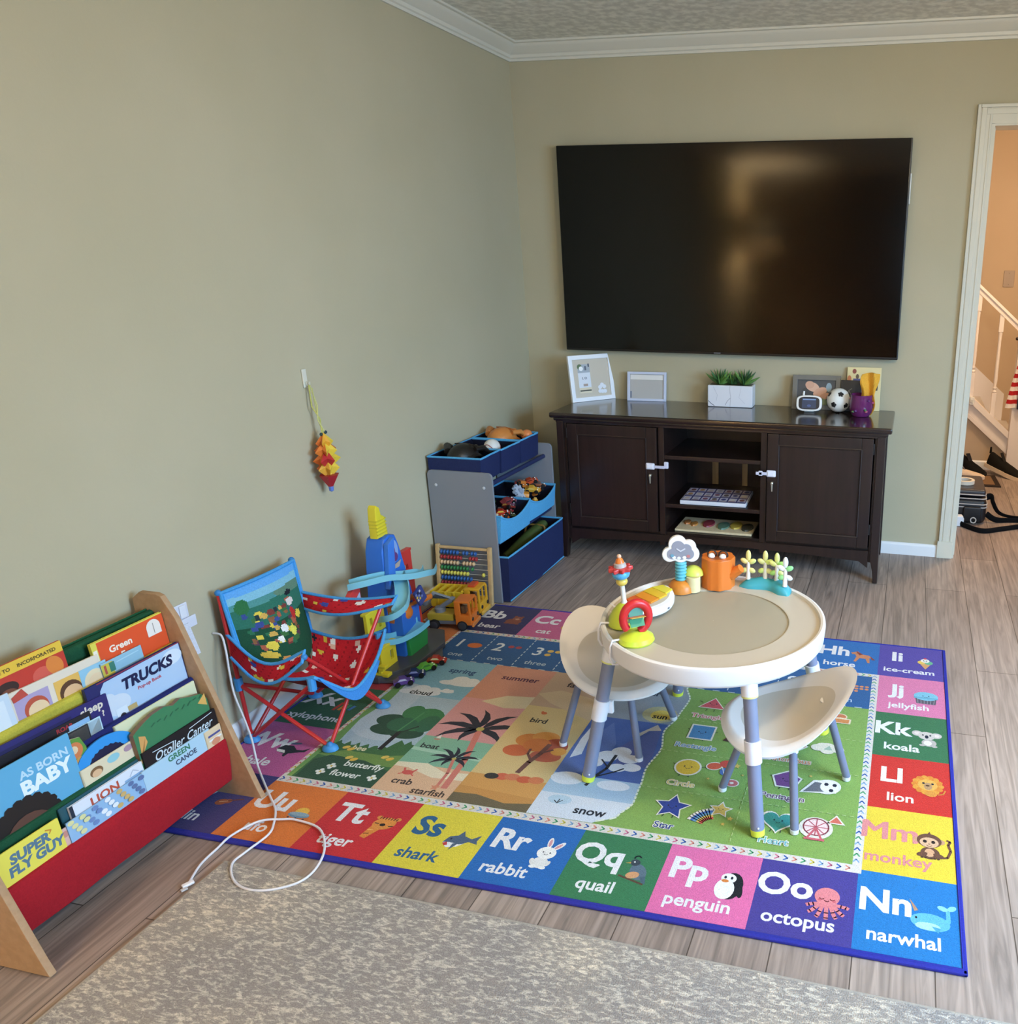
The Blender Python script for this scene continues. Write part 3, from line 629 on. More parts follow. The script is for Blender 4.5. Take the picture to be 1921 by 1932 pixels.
s.l([(.005, -.16), (.008, -.06)], .016, '251f1c'); s.l([(.008, -.07), (.05, -.02)], .007, '2c3a2c'); s.l([(-.0, -.06), (.02, .06)], .006, '4f8f5a')
def cloudp(a, b, k=1.0, col='d8dfe6'):
    x, y = RP(a, b); s = A.sub(x, y, k); s.e(0, 0, .06, .022, col); s.e(-.015, .016, .03, .024, col); s.e(.025, .014, .026, .02, col); s.e(-.05, -.006, .03, .014, col)
cloudp(1.55, 2.91, 1.1, 'dadfe6'); cloudp(1.98, 2.57, 1.1, 'dfe3e8'); cloudp(1.88, 2.83, .45, 'dfe3e8')
A.z += .0002
A.t('spring', *RP(1.80, 2.32), .030, '27507f', .022); A.t('cloud', *RP(1.53, 2.98), .026, '16181d', .022)
A.t('bee', *RP(1.56, 4.33), .024, 'e3ddb8', .018); A.t('butterfly', *RP(1.86, 4.64), .026, 'e8ece6', .018); A.t('flower', *RP(1.74, 4.83), .026, 'eef0ea', .018)
for a, b in ((1.46, 4.68), (2.10, 4.78), (1.40, 4.80)):
    x, y = RP(a, b); s = A.sub(x, y); [s.e(.009 * math.cos(g), .009 * math.sin(g), .007, .006, 'eef0ea', n=8) for g in (0, 1.57, 3.14, 4.71)]; s.e(0, 0, .004, .004, 'd9b84a', n=6)
for a, b in ((1.60, 4.50), (1.42, 4.32), (2.04, 4.40)):
    x, y = RP(a, b); s = A.sub(x, y); s.e(-.010, .004, .012, .008, 'e2c25c', 30); s.e(.010, -.002, .012, .008, 'e2b84a', 30)
# summer
panel(2.21, 3.21, [(1.975, 2.9, 'cf9480'), (2.9, 3.85, 'd59a99'), (3.85, 4.42, '84b59a'), (4.42, 4.95, 'dcb491')])
A.p([RP(*p) for p in ((2.21, 4.1), (3.21, 4.16), (3.21, 4.22), (2.21, 4.16))], 'a9cfb8'); A.p([RP(*p) for p in ((2.21, 4.42), (2.6, 4.38), (2.9, 4.5), (3.21, 4.46), (3.21, 4.6), (2.8, 4.62), (2.4, 4.5), (2.21, 4.5))], 'e6dcc0')
A.p([RP(*p) for p in ((2.5, 2.95), (2.8, 2.75), (3.21, 2.7), (3.21, 3.0), (2.9, 3.05))], 'd8c9a8')
def palm(a, b, k, ba, bb, w):
    x, y = RP(a, b); bx, by = RP(ba, bb)
    A.l([(bx, by), (bx + (x - bx) * .3 + .004, by + (y - by) * .45), (x, y)], w, 'cf7a6c')
    s = A.sub(x, y, k)
    for g, L_ in ((175, 1), (140, .9), (100, .75), (55, .85), (15, 1), (205, .95), (-25, .8), (235, .6)):
        q = s.sub(0, 0, 1, g); q.z = s.z; q.p([(0, -.005), (L_ * .030, .010), (L_ * .065, .014), (L_ * .100, .004), (L_ * .128, -.018), (L_ * .100, -.010), (L_ * .070, -.008), (L_ * .035, -.010)] if 90 > g > -90 else [(0, .005), (L_ * .030, -.010), (L_ * .065, -.014), (L_ * .100, -.004), (L_ * .128, .018), (L_ * .100, .010), (L_ * .070, .008), (L_ * .035, .010)][::-1], '2b2a33')
    s.z += .00003; s.e(.002, -.004, .012, .010, 'b9a85a', n=10)
palm(2.84, 3.56, 1.15, 3.06, 4.76, .020); palm(2.86, 4.22, .62, 2.96, 4.74, .010)
s = A.sub(*RP(2.42, 3.88)); s.p([(-.008, 0), (.008, 0), (.0, .022)], 'e8e2d8'); s.p([(-.014, -.002), (.012, -.002), (.006, -.010), (-.008, -.010)], 'b98a78')
s = A.sub(*RP(2.46, 4.59)); s.e(0, 0, .018, .011, 'cf5a50'); s.l([(-.014, .006), (-.02, .018)], .006, 'cf5a50'); s.l([(.014, .006), (.02, .018)], .006, 'cf5a50'); s.l([(-.014, -.006), (-.024, -.012)], .004, 'cf5a50'); s.l([(.014, -.006), (.024, -.012)], .004, 'cf5a50')
A.star(*RP(2.95, 4.77), .016, 'd58a6a')
A.z += .0002
A.t('summer', *RP(2.77, 2.34), .030, '5a2f46', .022); A.t('boat', *RP(2.42, 4.10), .024, '2c2b30', .02); A.t('crab', *RP(2.50, 4.80), .026, '3a2c2a', .02); A.t('starfish', *RP(2.92, 4.92), .026, '4a382c', .02)
# fall
panel(3.21, 4.22, [(1.975, 2.9, 'c2a488'), (2.9, 4.42, 'd6bc84'), (4.42, 4.78, 'd09a55'), (4.78, 4.95, '6d6046')])
A.p([RP(*p) for p in ((3.21, 2.6), (3.5, 2.45), (4.22, 2.6), (4.22, 3.1), (3.5, 2.8))], 'd0b692'); A.p([RP(*p) for p in ((3.21, 4.8), (3.5, 4.78), (3.9, 4.86), (4.22, 4.80), (4.22, 4.72), (3.21, 4.66))], 'c48e4c')
s = A.sub(*RP(3.80, 3.86))
for x, y, rx, ry, c in ((-.06, -.01, .045, .03, 'c9693e'), (-.045, .05, .045, .035, 'd08440'), (.0, .075, .045, .03, 'd99548'), (.045, .03, .045, .045, 'a9543f'), (.04, -.02, .05, .03, 'b8624a'), (.07, .01, .025, .02, 'd99b45'), (-.01, .03, .045, .035, 'cf7a3e')): s.e(x, y, rx, ry, c)
s.l([(-.005, -.115), (.004, -.06), (.02, -.01), (.028, .04)], .016, '704a42'); s.l([(.006, -.05), (-.018, -.02), (-.02, .005)], .008, '704a42'); s.l([(.018, -.01), (.05, .015)], .008, '704a42')
s = A.sub(*RP(3.80, 4.42)); [s.e(x, .0 + .004 * (k % 2), .024, .016, c) for k, (x, c) in enumerate(((-.04, 'd2694a'), (-.01, 'cf7a55'), (.03, 'c9603e'), (.065, 'cf7a50')))]; s.e(-.072, -.004, .022, .014, '3a332e')
s = A.sub(*RP(3.52, 3.05)); s.e(0, 0, .010, .008, 'cf6a3a'); s.e(-.008, .006, .005, .005, 'cf6a3a')
A.z += .0002
A.t('fall', *RP(3.62, 2.34), .030, '3c2a26', .022); A.t('bird', *RP(3.53, 3.28), .026, '2f2a22', .02)
# winter with a wavy border
WV = ((5.28, 1.975), (5.40, 2.3), (5.36, 2.75), (5.28, 3.1), (5.36, 3.5), (5.30, 3.9), (5.34, 4.25), (5.36, 4.55), (5.26, 4.8), (5.02, 4.95))
def wav(b):
    for (a0, b0), (a1, b1) in zip(WV, WV[1:]):
        if b <= b1: t = (b - b0) / (b1 - b0); t = t * t * (3 - 2 * t); return a0 + (a1 - a0) * t
    return WV[-1][0]
def wband(b0, b1, col, a0=4.22):
    n = 10; A.p([RP(a0, b0)] + [RP(wav(b0 + (b1 - b0) * k / n), b0 + (b1 - b0) * k / n) for k in range(n + 1)] + [RP(a0, b1)], col)
wband(1.975, 2.95, '8f99a4'); wband(2.95, 4.2, '4663a8'); wband(4.2, 4.56, 'a9c4dc'); wband(4.56, 4.95, 'd2dae6')
A.p([RP(*p) for p in ((4.22, 3.6), (4.3, 3.0), (4.45, 3.3), (4.55, 3.05), (4.75, 3.5), (4.75, 4.1), (4.22, 4.2))], '5b74b4')
A.p([RP(*p) for p in ((4.26, 3.5), (4.31, 2.98), (4.42, 3.2), (4.36, 3.5), (4.4, 3.8), (4.28, 3.9))], 'e2e6ee')
A.p([RP(*p) for p in ((4.8, 3.6), (5.15, 2.98), (5.24, 3.12), (5.3, 3.6), (5.28, 3.9), (4.9, 3.9))], '54609a'); A.p([RP(*p) for p in ((4.9, 3.3), (5.15, 2.98), (5.24, 3.1), (5.08, 3.14), (5.0, 3.28))], 'd0bfae')
A.e(*RP(5.10, 2.74), .06, .05, 'b9b28a'); A.e(*RP(5.12, 2.76), .035, .032, 'd9c45c')
s = A.sub(*RP(4.82, 3.85))
for x, y, rx, ry in ((-.02, .02, .035, .028), (.015, .05, .032, .026), (.05, .02, .035, .022), (-.045, -.02, .026, .02), (.03, -.03, .028, .02), (.07, -.02, .03, .02)): s.e(x, y, rx, ry, 'dfe4ee')
s.l([(-.03, -.13), (-.018, -.08), (.0, -.04), (.005, .03)], .010, '26252b'); s.l([(-.018, -.085), (.03, -.05), (.05, -.03)], .006, '26252b'); s.l([(-.002, -.03), (-.03, .0)], .005, '26252b')
A.e(*RP(4.42, 4.28), .05, .03, 'dfe5ee'); A.e(*RP(5.02, 4.3), .05, .022, 'dfe5ee'); A.e(*RP(4.5, 4.66), .035, .02, 'b4cde0'); s = A.sub(*RP(4.5, 4.70)); s.l([(-.014, .004), (-.002, -.006), (.010, .008)], .003, '33343a'); s.l([(-.002, -.006), (0, .012)], .003, '33343a')
A.z += .0002
A.t('winter', *RP(4.72, 2.30), .030, '23354f', .022); A.t('sun', *RP(5.12, 2.84), .026, '17181c', .022); A.t('snow', *RP(4.93, 4.84), .030, '20232e', .022)
zz = A.z
for k in range(46):
    b0 = 1.99 + k * (2.95 / 46); b1 = b0 + .04; A.z = zz; A.l([RP(wav(b0), b0), RP(wav(b1), b1)], .006, 'dfe6d2')
for k in range(60):
    if k % 2 == 0: A.z = zz; A.l([RP(1.06 + k * .115, 1.975), RP(1.06 + k * .115 + .1, 1.975)], .004, 'c9d4d8')
for bb in (2.77, 3.49, 4.23): dash(wav(bb), bb, 7.93, bb, 'a9c17c', 30, .003)
dash(6.60, 1.99, 6.60, 4.94, 'a9c17c', 34, .003)
A.z = zz + .00003
# friendly shapes
def limbs(s, r, col=INK):
    s.l([(-r, .1 * r), (-1.35 * r, .35 * r)], .06 * r, col); s.l([(r, .1 * r), (1.35 * r, .3 * r)], .06 * r, col); s.l([(-.35 * r, -r), (-.45 * r, -1.3 * r)], .06 * r, col); s.l([(.35 * r, -r), (.35 * r, -1.3 * r)], .06 * r, col)
def outl(s, fn, col): fn(s, 1.16, 'e6e2d6'); fn(s, 1.0, col)
def sh(a, b, fn, col, name, tcol, k=.036):
    s = A.sub(*RP(a, b)); limbs(s, k); outl(s, fn, col); face(s, k * .8, 0, 0)
    A.sub(*RP(a, b + .36)).t(name, 0, 0, .024, 'e9e4da', .07); q = A.sub(*RP(a, b + .36)); q.z += .00003; q.t(name, 0, 0, .024, tcol, .012)
K_ = .036
sh(5.76, 2.33, lambda s, m, c: s.p([(-K_ * 1.15 * m, -K_ * .7 * m), (K_ * 1.15 * m, -K_ * .7 * m), (0, K_ * 1.0 * m)], c), 'c9525c', 'Triangle', 'd0787c')
sh(5.78, 3.02, lambda s, m, c: s.rect(-K_ * m, -K_ * m, K_ * m, K_ * m, c), '4a86b8', 'Rectangle', '6d9ab8')
sh(5.80, 3.77, lambda s, m, c: s.e(0, 0, K_ * m, K_ * m, c), 'dcb93a', 'Circle', 'd9c87a')
sh(5.82, 4.50, lambda s, m, c: s.star(0, 0, K_ * 1.35 * m, c, .5), '2b3f8f', 'Star', '2b3f7f')
sh(7.08, 2.30, lambda s, m, c: s.rect(-K_ * m, -K_ * m, K_ * m, K_ * m, c), 'b83a36', 'Square', 'c9786a')
sh(7.02, 3.04, lambda s, m, c: s.p([(-K_ * 1.1 * m, 0), (0, -K_ * 1.2 * m), (K_ * 1.1 * m, 0), (0, K_ * 1.2 * m)], c), 'cb6a35', 'Rhombus', 'd0855a')
sh(7.04, 3.75, lambda s, m, c: s.p([(K_ * 1.15 * m * math.cos(math.radians(90 + 72 * k)), K_ * 1.1 * m * math.sin(math.radians(90 + 72 * k))) for k in range(5)], c), '6d3f7c', 'Pentagon', '6d4a6c')
def hrt(s, m, c):
    P = []
    for k in range(28):
        t = 2 * math.pi * k / 28; P.append((K_ * .075 * 16 * math.sin(t) ** 3 * m, K_ * .075 * (13 * math.cos(t) - 5 * math.cos(2 * t) - 2 * math.cos(3 * t) - math.cos(4 * t)) * m))
    s.p(P, c)
sh(7.06, 4.48, hrt, '3a8f88', 'Heart', '6fb0b8')
s = A.sub(*RP(6.30, 2.32)); s.p([(-.03, -.02), (.03, -.02), (0, .03)], 'd8a86a')
s = A.sub(*RP(6.26, 3.06)); s.p([(-.04, -.02), (.03, -.03), (.045, .02), (-.02, .03)], '4c2a26'); s.e(.0, .0, .01, .008, 'b0504a')
s = A.sub(*RP(6.44, 3.22)); s.e(0, 0, .020, .022, 'e6ddd2'); s.p([(-.012, -.01), (.012, -.01), (0, .014)], 'b8534a')
s = A.sub(*RP(6.18, 3.68)); s.e(-.015, .0, .026, .02, 'e2ddd0', 20); s.e(-.015, 0, .022, .017, 'cf5a3c', 20); s.e(.02, .018, .022, .019, 'c94a3c'); s.e(.02, -.02, .014, .018, '4a6fb0'); s.l([(.01, 0), (.03, -.06)], .002, 'efe8dc')
s = A.sub(*RP(6.40, 3.95)); s.e(0, 0, .022, .018, 'e6e0d4'); s.e(0, 0, .018, .015, 'c96a6a'); s.e(0, 0, .006, .005, 'e6ddd2')
for a, b, r in ((6.39, 3.62, .013), (6.1, 3.93, .006), (6.5, 3.78, .005), (6.52, 4.56, .010), (6.46, 4.66, .007), (7.62, 3.1, .006), (7.32, 3.62, .006)): A.star(*RP(a, b), r, 'd9b860', .5)
s = A.sub(*RP(6.14, 4.52)); [s.arc(.055, -.055, .055 - .009 * k + .02, 105, 165, .010, c, 8) for k, c in enumerate(('e8e2da', '4a6fb8', '6aa0c0', 'd8b860', 'c9584c'))]; s.star(.058, .022, .036, 'e8e2da', .5); s.star(.058, .022, .029, 'dcbc62', .5); face(s, .016, .058, .022)
s = A.sub(*RP(7.56, 2.30)); s.e(0, .012, .022, .018, 'e2d0b4'); s.e(0, .012, .018, .014, 'c97a50'); s.p([(-.034, -.03), (.034, -.03), (.036, .0), (.0, .006), (-.036, .0)], 'e2d0b4'); s.p([(-.028, -.026), (.028, -.026), (.03, -.004), (-.03, -.004)], 'd0884f')
s = A.sub(*RP(7.46, 3.02)); [s.e(x, y, .022, .018, 'dcd6c6') for x, y in ((-.03, 0), (0, .012), (.03, 0), (0, -.012), (-.015, .01))]; s.p([(-.012, -.008), (.016, -.008), (.004, .016)], '9ab0a0')
s = A.sub(*RP(7.49, 3.80)); s.e(.012, .006, .040, .034, 'e6e2de', 20); s.p([(-.065, -.035), (-.03, .03), (.02, .036), (.04, -.02)], 'e6e2de'); s.p([(-.055, -.03), (-.025, .022), (.0, .02), (.01, -.018)], '6a6a72'); s.e(.018, .005, .027, .027, 'ece9e6'); [s.e(.018 + x, .005 + y, .007, .008, INK, n=6) for x, y in ((-.01, .012), (.014, .012), (.006, -.014))]
s = A.sub(*RP(7.49, 4.50)); s.e(0, 0, .046, .044, 'dfd8cc'); s.e(0, .004, .036, .034, 'e9cfcf'); [s.l([(0, .004), (.034 * math.cos(g), .004 + .034 * math.sin(g))], .003, 'b04a5c') for g in [k * .785 for k in range(8)]]; s.arc(0, .004, .034, 0, 360, .004, '8a3a4a', 20); s.l([(0, 0), (-.02, -.045)], .006, 'c9606a'); s.l([(0, 0), (.02, -.045)], .006, 'c9606a'); s.l([(-.026, -.045), (.026, -.045)], .008, 'c9606a')
s = A.sub(*RP(7.70, 4.35)); s.p([(-.024, -.012), (.026, -.012), (0, .026)], 'e6ddd0'); s.p([(-.018, -.008), (.018, -.008), (0, .018)], 'cf6a58')
rug = thing('alphabet_rug', 'colourful alphabet rug with animal squares, seasons and numbers on the plank floor', 'rug', (0, 0, 0))
mb.build('pile', rugM, rug, 20, None, False)
b = MB(); t_ = .010
x0, x1, y0, y1 = RX0, RX0 + 9 * RDX, RY0 - 6 * RDY, RY0
b.tube([(x0, y0, .0055), (x1, y0, .0055), (x1, y1, .0055), (x0, y1, .0055)], .0052, '2a2f8c', 8, True)
b.bb(x0 - .004, x1 + .010, y0 - .012, y0 + .001, .0004, .0088, '2b2f90', .003); b.bb(x1 - .001, x1 + .010, y0 - .012, y1 + .005, .0004, .0088, '2b2f90', .003); b.bb(x0 - .004, x1 + .010, y1 - .001, y1 + .005, .0004, .0088, '28265a', .003); b.bb(x0 - .006, x0 + .001, y0 - .012, y1 + .005, .0004, .0088, '28265a', .003)
b.build('binding', FABRIC(), rug)
RUGZ = max(v[2] for v in mb.v) + .0003
# ------------------------------------------------------------------ grey area rug
def grey_mat():
    m = bpy.data.materials.new('distressed_grey_pile'); m.use_nodes = True; N, K = nodes(m); b = N['Principled BSDF']
    g = N.new('ShaderNodeNewGeometry'); mp = N.new('ShaderNodeMapping'); mp.inputs['Rotation'].default_value = (0, 0, math.radians(28)); mp.inputs['Scale'].default_value = (1, 2.6, 1); K.new(g.outputs['Position'], mp.inputs[0])
    t, r = noise_chain(N, K, mp.outputs[0], 52, 6, .48, .65, lin('9a938d'), lin('d8cebf')); t.inputs['Distortion'].default_value = .6; t.inputs['Roughness'].default_value = .62
    t3, r3 = noise_chain(N, K, g.outputs['Position'], 2.6, 3, .4, .62, (.84, .85, .88, 1), (1.06, 1.03, .98, 1))
    t4, r4 = noise_chain(N, K, g.outputs['Position'], 380, 2, .3, .7, (.8, .8, .8, 1), (1.18, 1.18, 1.18, 1))
    mx = N.new('ShaderNodeMix'); mx.data_type = 'RGBA'; mx.blend_type = 'MULTIPLY'; mx.inputs[0].default_value = 1; K.new(r.outputs[0], mx.inputs[6]); K.new(r3.outputs[0], mx.inputs[7])
    m2 = N.new('ShaderNodeMix'); m2.data_type = 'RGBA'; m2.blend_type = 'MULTIPLY'; m2.inputs[0].default_value = 1; K.new(mx.outputs[2], m2.inputs[6]); K.new(r4.outputs[0], m2.inputs[7])
    K.new(m2.outputs[2], b.inputs['Base Color']); b.inputs['Roughness'].default_value = .95; b.inputs['Specular IOR Level'].default_value = .15
    u = N.new('ShaderNodeBump'); u.inputs['Strength'].default_value = .8; u.inputs['Distance'].default_value = .003; K.new(t4.outputs['Fac'], u.inputs['Height']); K.new(u.outputs[0], b.inputs['Normal']); return m
gr = thing('area_rug', 'grey and cream distressed area rug lying in front of the alphabet rug', 'rug', (.392, -2.697, 0), -1.2)
b = MB(); b.bb(.008, 2.75, -1.7, -.008, .0004, .010, '8a8378'); b.build('pile', grey_mat(), gr)
b = MB(); b.bb(0, 2.758, -.008, 0, .0004, .009, 'a29a90', .003); b.bb(0, .008, -1.7, -.008, .0004, .009, 'a29a90', .003); b.build('edge_binding', FABRIC(), gr)

# ------------------------------------------------------------------ media cabinet
def dark_wood(name, rough, coat):
    m = bpy.data.materials.new(name); m.use_nodes = True; N, K = nodes(m); b = N['Principled BSDF']
    g = N.new('ShaderNodeNewGeometry'); mp = N.new('ShaderNodeMapping'); mp.inputs['Scale'].default_value = (30, 30, 2); K.new(g.outputs['Position'], mp.inputs[0])
    a = N.new('ShaderNodeAttribute'); a.attribute_name = 'Col'
    t, r = noise_chain(N, K, mp.outputs[0], 1.6, 5, .3, .75, (.7, .7, .7, 1), (1.3, 1.3, 1.3, 1))
    mx = N.new('ShaderNodeMix'); mx.data_type = 'RGBA'; mx.blend_type = 'MULTIPLY'; mx.inputs[0].default_value = 1; K.new(a.outputs[0], mx.inputs[6]); K.new(r.outputs[0], mx.inputs[7])
    K.new(mx.outputs[2], b.inputs['Base Color']); b.inputs['Roughness'].default_value = rough; b.inputs['Coat Weight'].default_value = coat; b.inputs['Coat Roughness'].default_value = .12; return m
DW = dark_wood('espresso_wood', .38, .15); DWT = dark_wood('polished_espresso_top', .22, .6)
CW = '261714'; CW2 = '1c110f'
cab = thing('media_cabinet', 'dark espresso wood media cabinet with two panel doors below the wall television', 'cabinet', (1.118, -.22, 0))
def cx(b): b.v = [(x - 1.118, y + .22, z) for x, y, z in b.v]; return b
b = MB()
b.bb(.352, .384, -.44, -.01, .10, .705, CW, .004); b.bb(1.862, 1.892, -.44, -.01, .10, .705, CW, .004)       # sides
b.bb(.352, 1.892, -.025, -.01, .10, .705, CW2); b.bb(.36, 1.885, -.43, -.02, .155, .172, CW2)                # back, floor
b.bb(.352, 1.892, -.44, -.415, .693, .712, CW)                                                                # top rail
b.bb(.846, .876, -.436, -.02, .10, .70, CW, .003); b.bb(1.343, 1.373, -.436, -.02, .10, .70, CW, .003)        # partitions
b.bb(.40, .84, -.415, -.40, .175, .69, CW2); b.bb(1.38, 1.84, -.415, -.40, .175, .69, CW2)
b.bb(1.017, 1.049, -.036, -.026, .320, .536, '9a8058'); b.bb(1.177, 1.205, -.036, -.026, .320, .536, '9a8058')  # slats at the back of the bay
n = 16; ar = [(.384, .158), (1.862, .158), (1.862, .075)] + [(1.82 - (1.82 - .43) * k / n, .105 + .022 * math.sin(math.pi * k / n)) for k in range(n + 1)] + [(.384, .075)]
b.prism(ar, .02, CW, frame((0, -.425, 0), (1, 0, 0), (0, 0, 1)))
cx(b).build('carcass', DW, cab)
b = MB(); b.bb(.308, 1.936, -.468, -.005, .718, .745, CW, .008); b.bb(.325, 1.920, -.455, -.008, .704, .720, CW, .005); b.bb(.335, 1.91, -.448, -.01, .695, .706, CW)
cx(b).build('top', DWT, cab)
for x0, x1, y0, y1, s in ((.338, .372, -.452, -.41, -1), (1.872, 1.910, -.452, -.41, 1), (.338, .372, -.05, -.01, -1), (1.872, 1.910, -.05, -.01, 1)):
    b = MB(); P = [(x0, 0), (x1, 0), (x1, .70), (x0, .70)]
    P = [(x0, 0.002), (x0 + .018, .002), (x0 + .024, .06), (x1, .12), (x1, .70), (x0, .70)] if s < 0 else [(x1 - .018, .002), (x1 + .002, .002), (x1, .70), (x0, .70), (x0, .12), (x1 - .024, .06)]
    b.prism(P, y1 - y0, CW, frame((0, y1, 0), (1, 0, 0), (0, 0, 1)), bev=.003); cx(b).build('leg', DW, cab)
def cdoor(x0, x1, knobx, hinge):
    b = MB(); z0, z1 = .172, .692; w = .052
    b.bb(x0, x0 + w, -.452, -.434, z0, z1, CW, .003); b.bb(x1 - w, x1, -.452, -.434, z0, z1, CW, .003); b.bb(x0 + w, x1 - w, -.452, -.434, z0, z0 + w + .006, CW, .003); b.bb(x0 + w, x1 - w, -.452, -.434, z1 - w - .006, z1, CW, .003)
    i = [(x0 + w, z0 + w), (x1 - w, z0 + w), (x1 - w, z1 - w), (x0 + w, z1 - w)]
    for k in range(4):
        (xa, za), (xb, zb) = i[k], i[(k + 1) % 4]; b.tube([(xa, -.448, za), (xb, -.448, zb)], .005, CW, 8)
    b.bb(x0 + w - .004, x1 - w + .004, -.444, -.434, z0 + w - .004, z1 - w + .004, '281714')
    d = cx(b).build('door', DW, cab)
    b = MB(); b.tube([(knobx, -.452, .462), (knobx, -.466, .462)], .005, 'b9ac98', 10); b.ball((knobx, -.470, .462), (.007, .006, .009), 'd0c4b2', 10, 7); b.tube([(knobx, -.470, .458), (knobx + .001, -.472, .425)], [.005, .003], 'c9bca8', 8); cx(b).build('pull', mat('brushed_nickel', .3, .5, metal=.7), d)
    b = MB(); hx = x0 - .002 if hinge < 0 else x1 + .002
    for hz in (.62, .24):
        b = MB(); b.tube([(hx, -.448, hz), (hx, -.448, hz + .05)], .004, '1c1614', 8); cx(b).build('hinge', METAL(), d)
cdoor(.390, .842, .813, -1); cdoor(1.377, 1.858, 1.404, 1)
for z in (.556, .315):
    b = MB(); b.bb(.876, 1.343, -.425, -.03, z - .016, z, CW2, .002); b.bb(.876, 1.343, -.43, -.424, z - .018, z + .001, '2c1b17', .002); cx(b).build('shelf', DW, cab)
def lock(x, s, L_):
    b = MB(); b.box((x, -.458, .506), (.044, .012, .032), 'e2e0ee', None, .006, 3); b.box((x, -.465, .506), (.03, .004, .022), 'eceaf4', None, .002)
    o = cx(b).build('child_lock', MATTE(), cab)
    b = MB(); b.box((x + s * .042, -.461, .505), (.06, .004, .014), 'cfcde0', None, .0015)
    if L_ > .06: b.box((x + s * .078, -.452, .514), (.022, .012, .034), 'dcdaea', None, .005)
    else: b.box((x + s * .05, -.458, .505), (.02, .010, .024), 'dcdaea', None, .004)
    cx(b).build('strap', MATTE(), o)
lock(.812, 1, .08); lock(1.398, -1, .05)
# things on the cabinet shelves
bx = thing('picture_tile_game', 'white boxed picture tile game on the middle cabinet shelf', 'game', (1.105, -.30, .3155))
b = MB(); b.box((0, 0, .011), (.325, .235, .020), 'dddde6', Rz(2), .003); b.build('tray', PAPER(), bx)
b = MB(); ar_ = Art(b, Tr(0, 0, .0215) @ Rz(2), .0002, .0002)
pal = ('c9b8b0', '6a5a52', '7c4a44', 'a9a4b0', '4a4f86', 'b98a5c', '8c5566', 'd8cfc4')
ar_.rect(-.158, -.113, .158, .113, '3f3d78')
for r in range(3):
    for c in range(7):
        s = ar_.sub(-.136 + c * .0453, -.074 + r * .074); s.z = .0006; s.rect(-.019, -.030, .019, .030, 'c6c4d4'); s.e(0, .004, .013, .017, pal[(r * 5 + c * 3) % 8], n=10); s.rect(-.017, -.028, .017, -.018, pal[(r + c * 2) % 8])
b.build('picture_tiles', PAPER(), bx)
bx = thing('wooden_puzzle', 'flat wooden picture puzzle lying on the lowest cabinet shelf', 'puzzle', (1.108, -.31, .1725))
b = MB(); b.box((0, 0, .006), (.385, .20, .011), 'dcc9a4', None, .002); b.build('board', WOODL(), bx)
b = MB()
for k, (x, c) in enumerate(((-.155, 'b8743c'), (-.115, 'c2803c'), (-.045, '8f3a44'), (.035, '5c7c68'), (.095, 'c9b04a'), (.155, '4a4a40'))):
    b.lathe([(.001, .0), (.030 if k not in (0, 1) else .018, 0), (.028 if k not in (0, 1) else .016, .007), (.001, .008)], c, 12, Tr(x, (-.01 if k % 2 else .01), .0112) @ Sc(1, 1.9, 1))
b.build('pieces', PAPER(), bx)
# ------------------------------------------------------------------ television
tv = thing('television', 'large black flat-screen television mounted on the wall above the cabinet', 'television', (1.087, -.03, 1.482))
b = MB(); b.box((0, -.012, 0), (1.688, .036, .970), '0b0a0a', None, .004); b.build('casing', mat('tv_casing', .35), tv)
b = MB(); b.box((0, -.0315, .004), (1.676, .004, .954), '040404', None, .001); b.build('screen', mat('tv_glass', .11, .38), tv)
b = MB(); b.box((-.04, -.0325, -.478), (.034, .003, .006), '6f6f72', None, .001); b.build('maker_badge', METAL(), tv)
b = MB(); b.box((0, .0175, 0), (.5, .022, .40), '1a1a1a', None, .004); b.build('wall_bracket', METAL(), tv)
b = MB(); b.box((.846, -.010, .275), (.007, .03, .13), 'd7dad8', None, .003); b.build('port_cover', MATTE(), tv)
# ------------------------------------------------------------------ things on the cabinet top
TZ = .7455
def photo_frame(name, label, o, ex, w, h, lean, bw, fcol, inner, fn, t=.018):
    ex = Vector(ex).normalized(); nrm = Vector((ex.y, -ex.x, 0)); a = math.radians(lean)
    upv = Vector((0, 0, 1)) * math.cos(a) - nrm * math.sin(a)
    M_ = frame(o, ex, upv)     # z axis of this frame looks out of the picture
    r = thing(name, label, 'picture frame', M=M_)
    b = MB()
    b.bb(0, bw, 0, h, -t, 0, fcol, .002); b.bb(w - bw, w, 0, h, -t, 0, fcol, .002); b.bb(bw - .001, w - bw + .001, 0, bw, -t, 0, fcol, .002); b.bb(bw - .001, w - bw + .001, h - bw, h, -t, 0, fcol, .002)
    b.build('moulding', PAINTW() if fcol[0] in 'cdef' else mat('dark_frame', .4), r)
    b = MB(); b.bb(bw - .004, w - bw + .004, bw - .004, h - bw + .004, -t * .8, -t * .45, inner); fn(Art(b, Tr(0, 0, -t * .45), .0002, .0002), w, h); b.build('picture', PAPER(), r)
    b = MB(); dd = h * .75; L2 = dd * math.cos(a); zz = -t - dd * math.sin(a) * 1.0
    ft = M_.inverted() @ (M_ @ Vector((w / 2, dd, -t)) - nrm * .05 + Vector((0, 0, -(M_ @ Vector((w / 2, dd, -t))).z + TZ + .002)))
    b.tube([(w / 2, dd, -t), tuple(ft)], .006, '8a8580', 6); b.build('easel_leg', MATTE(), r)
    return r
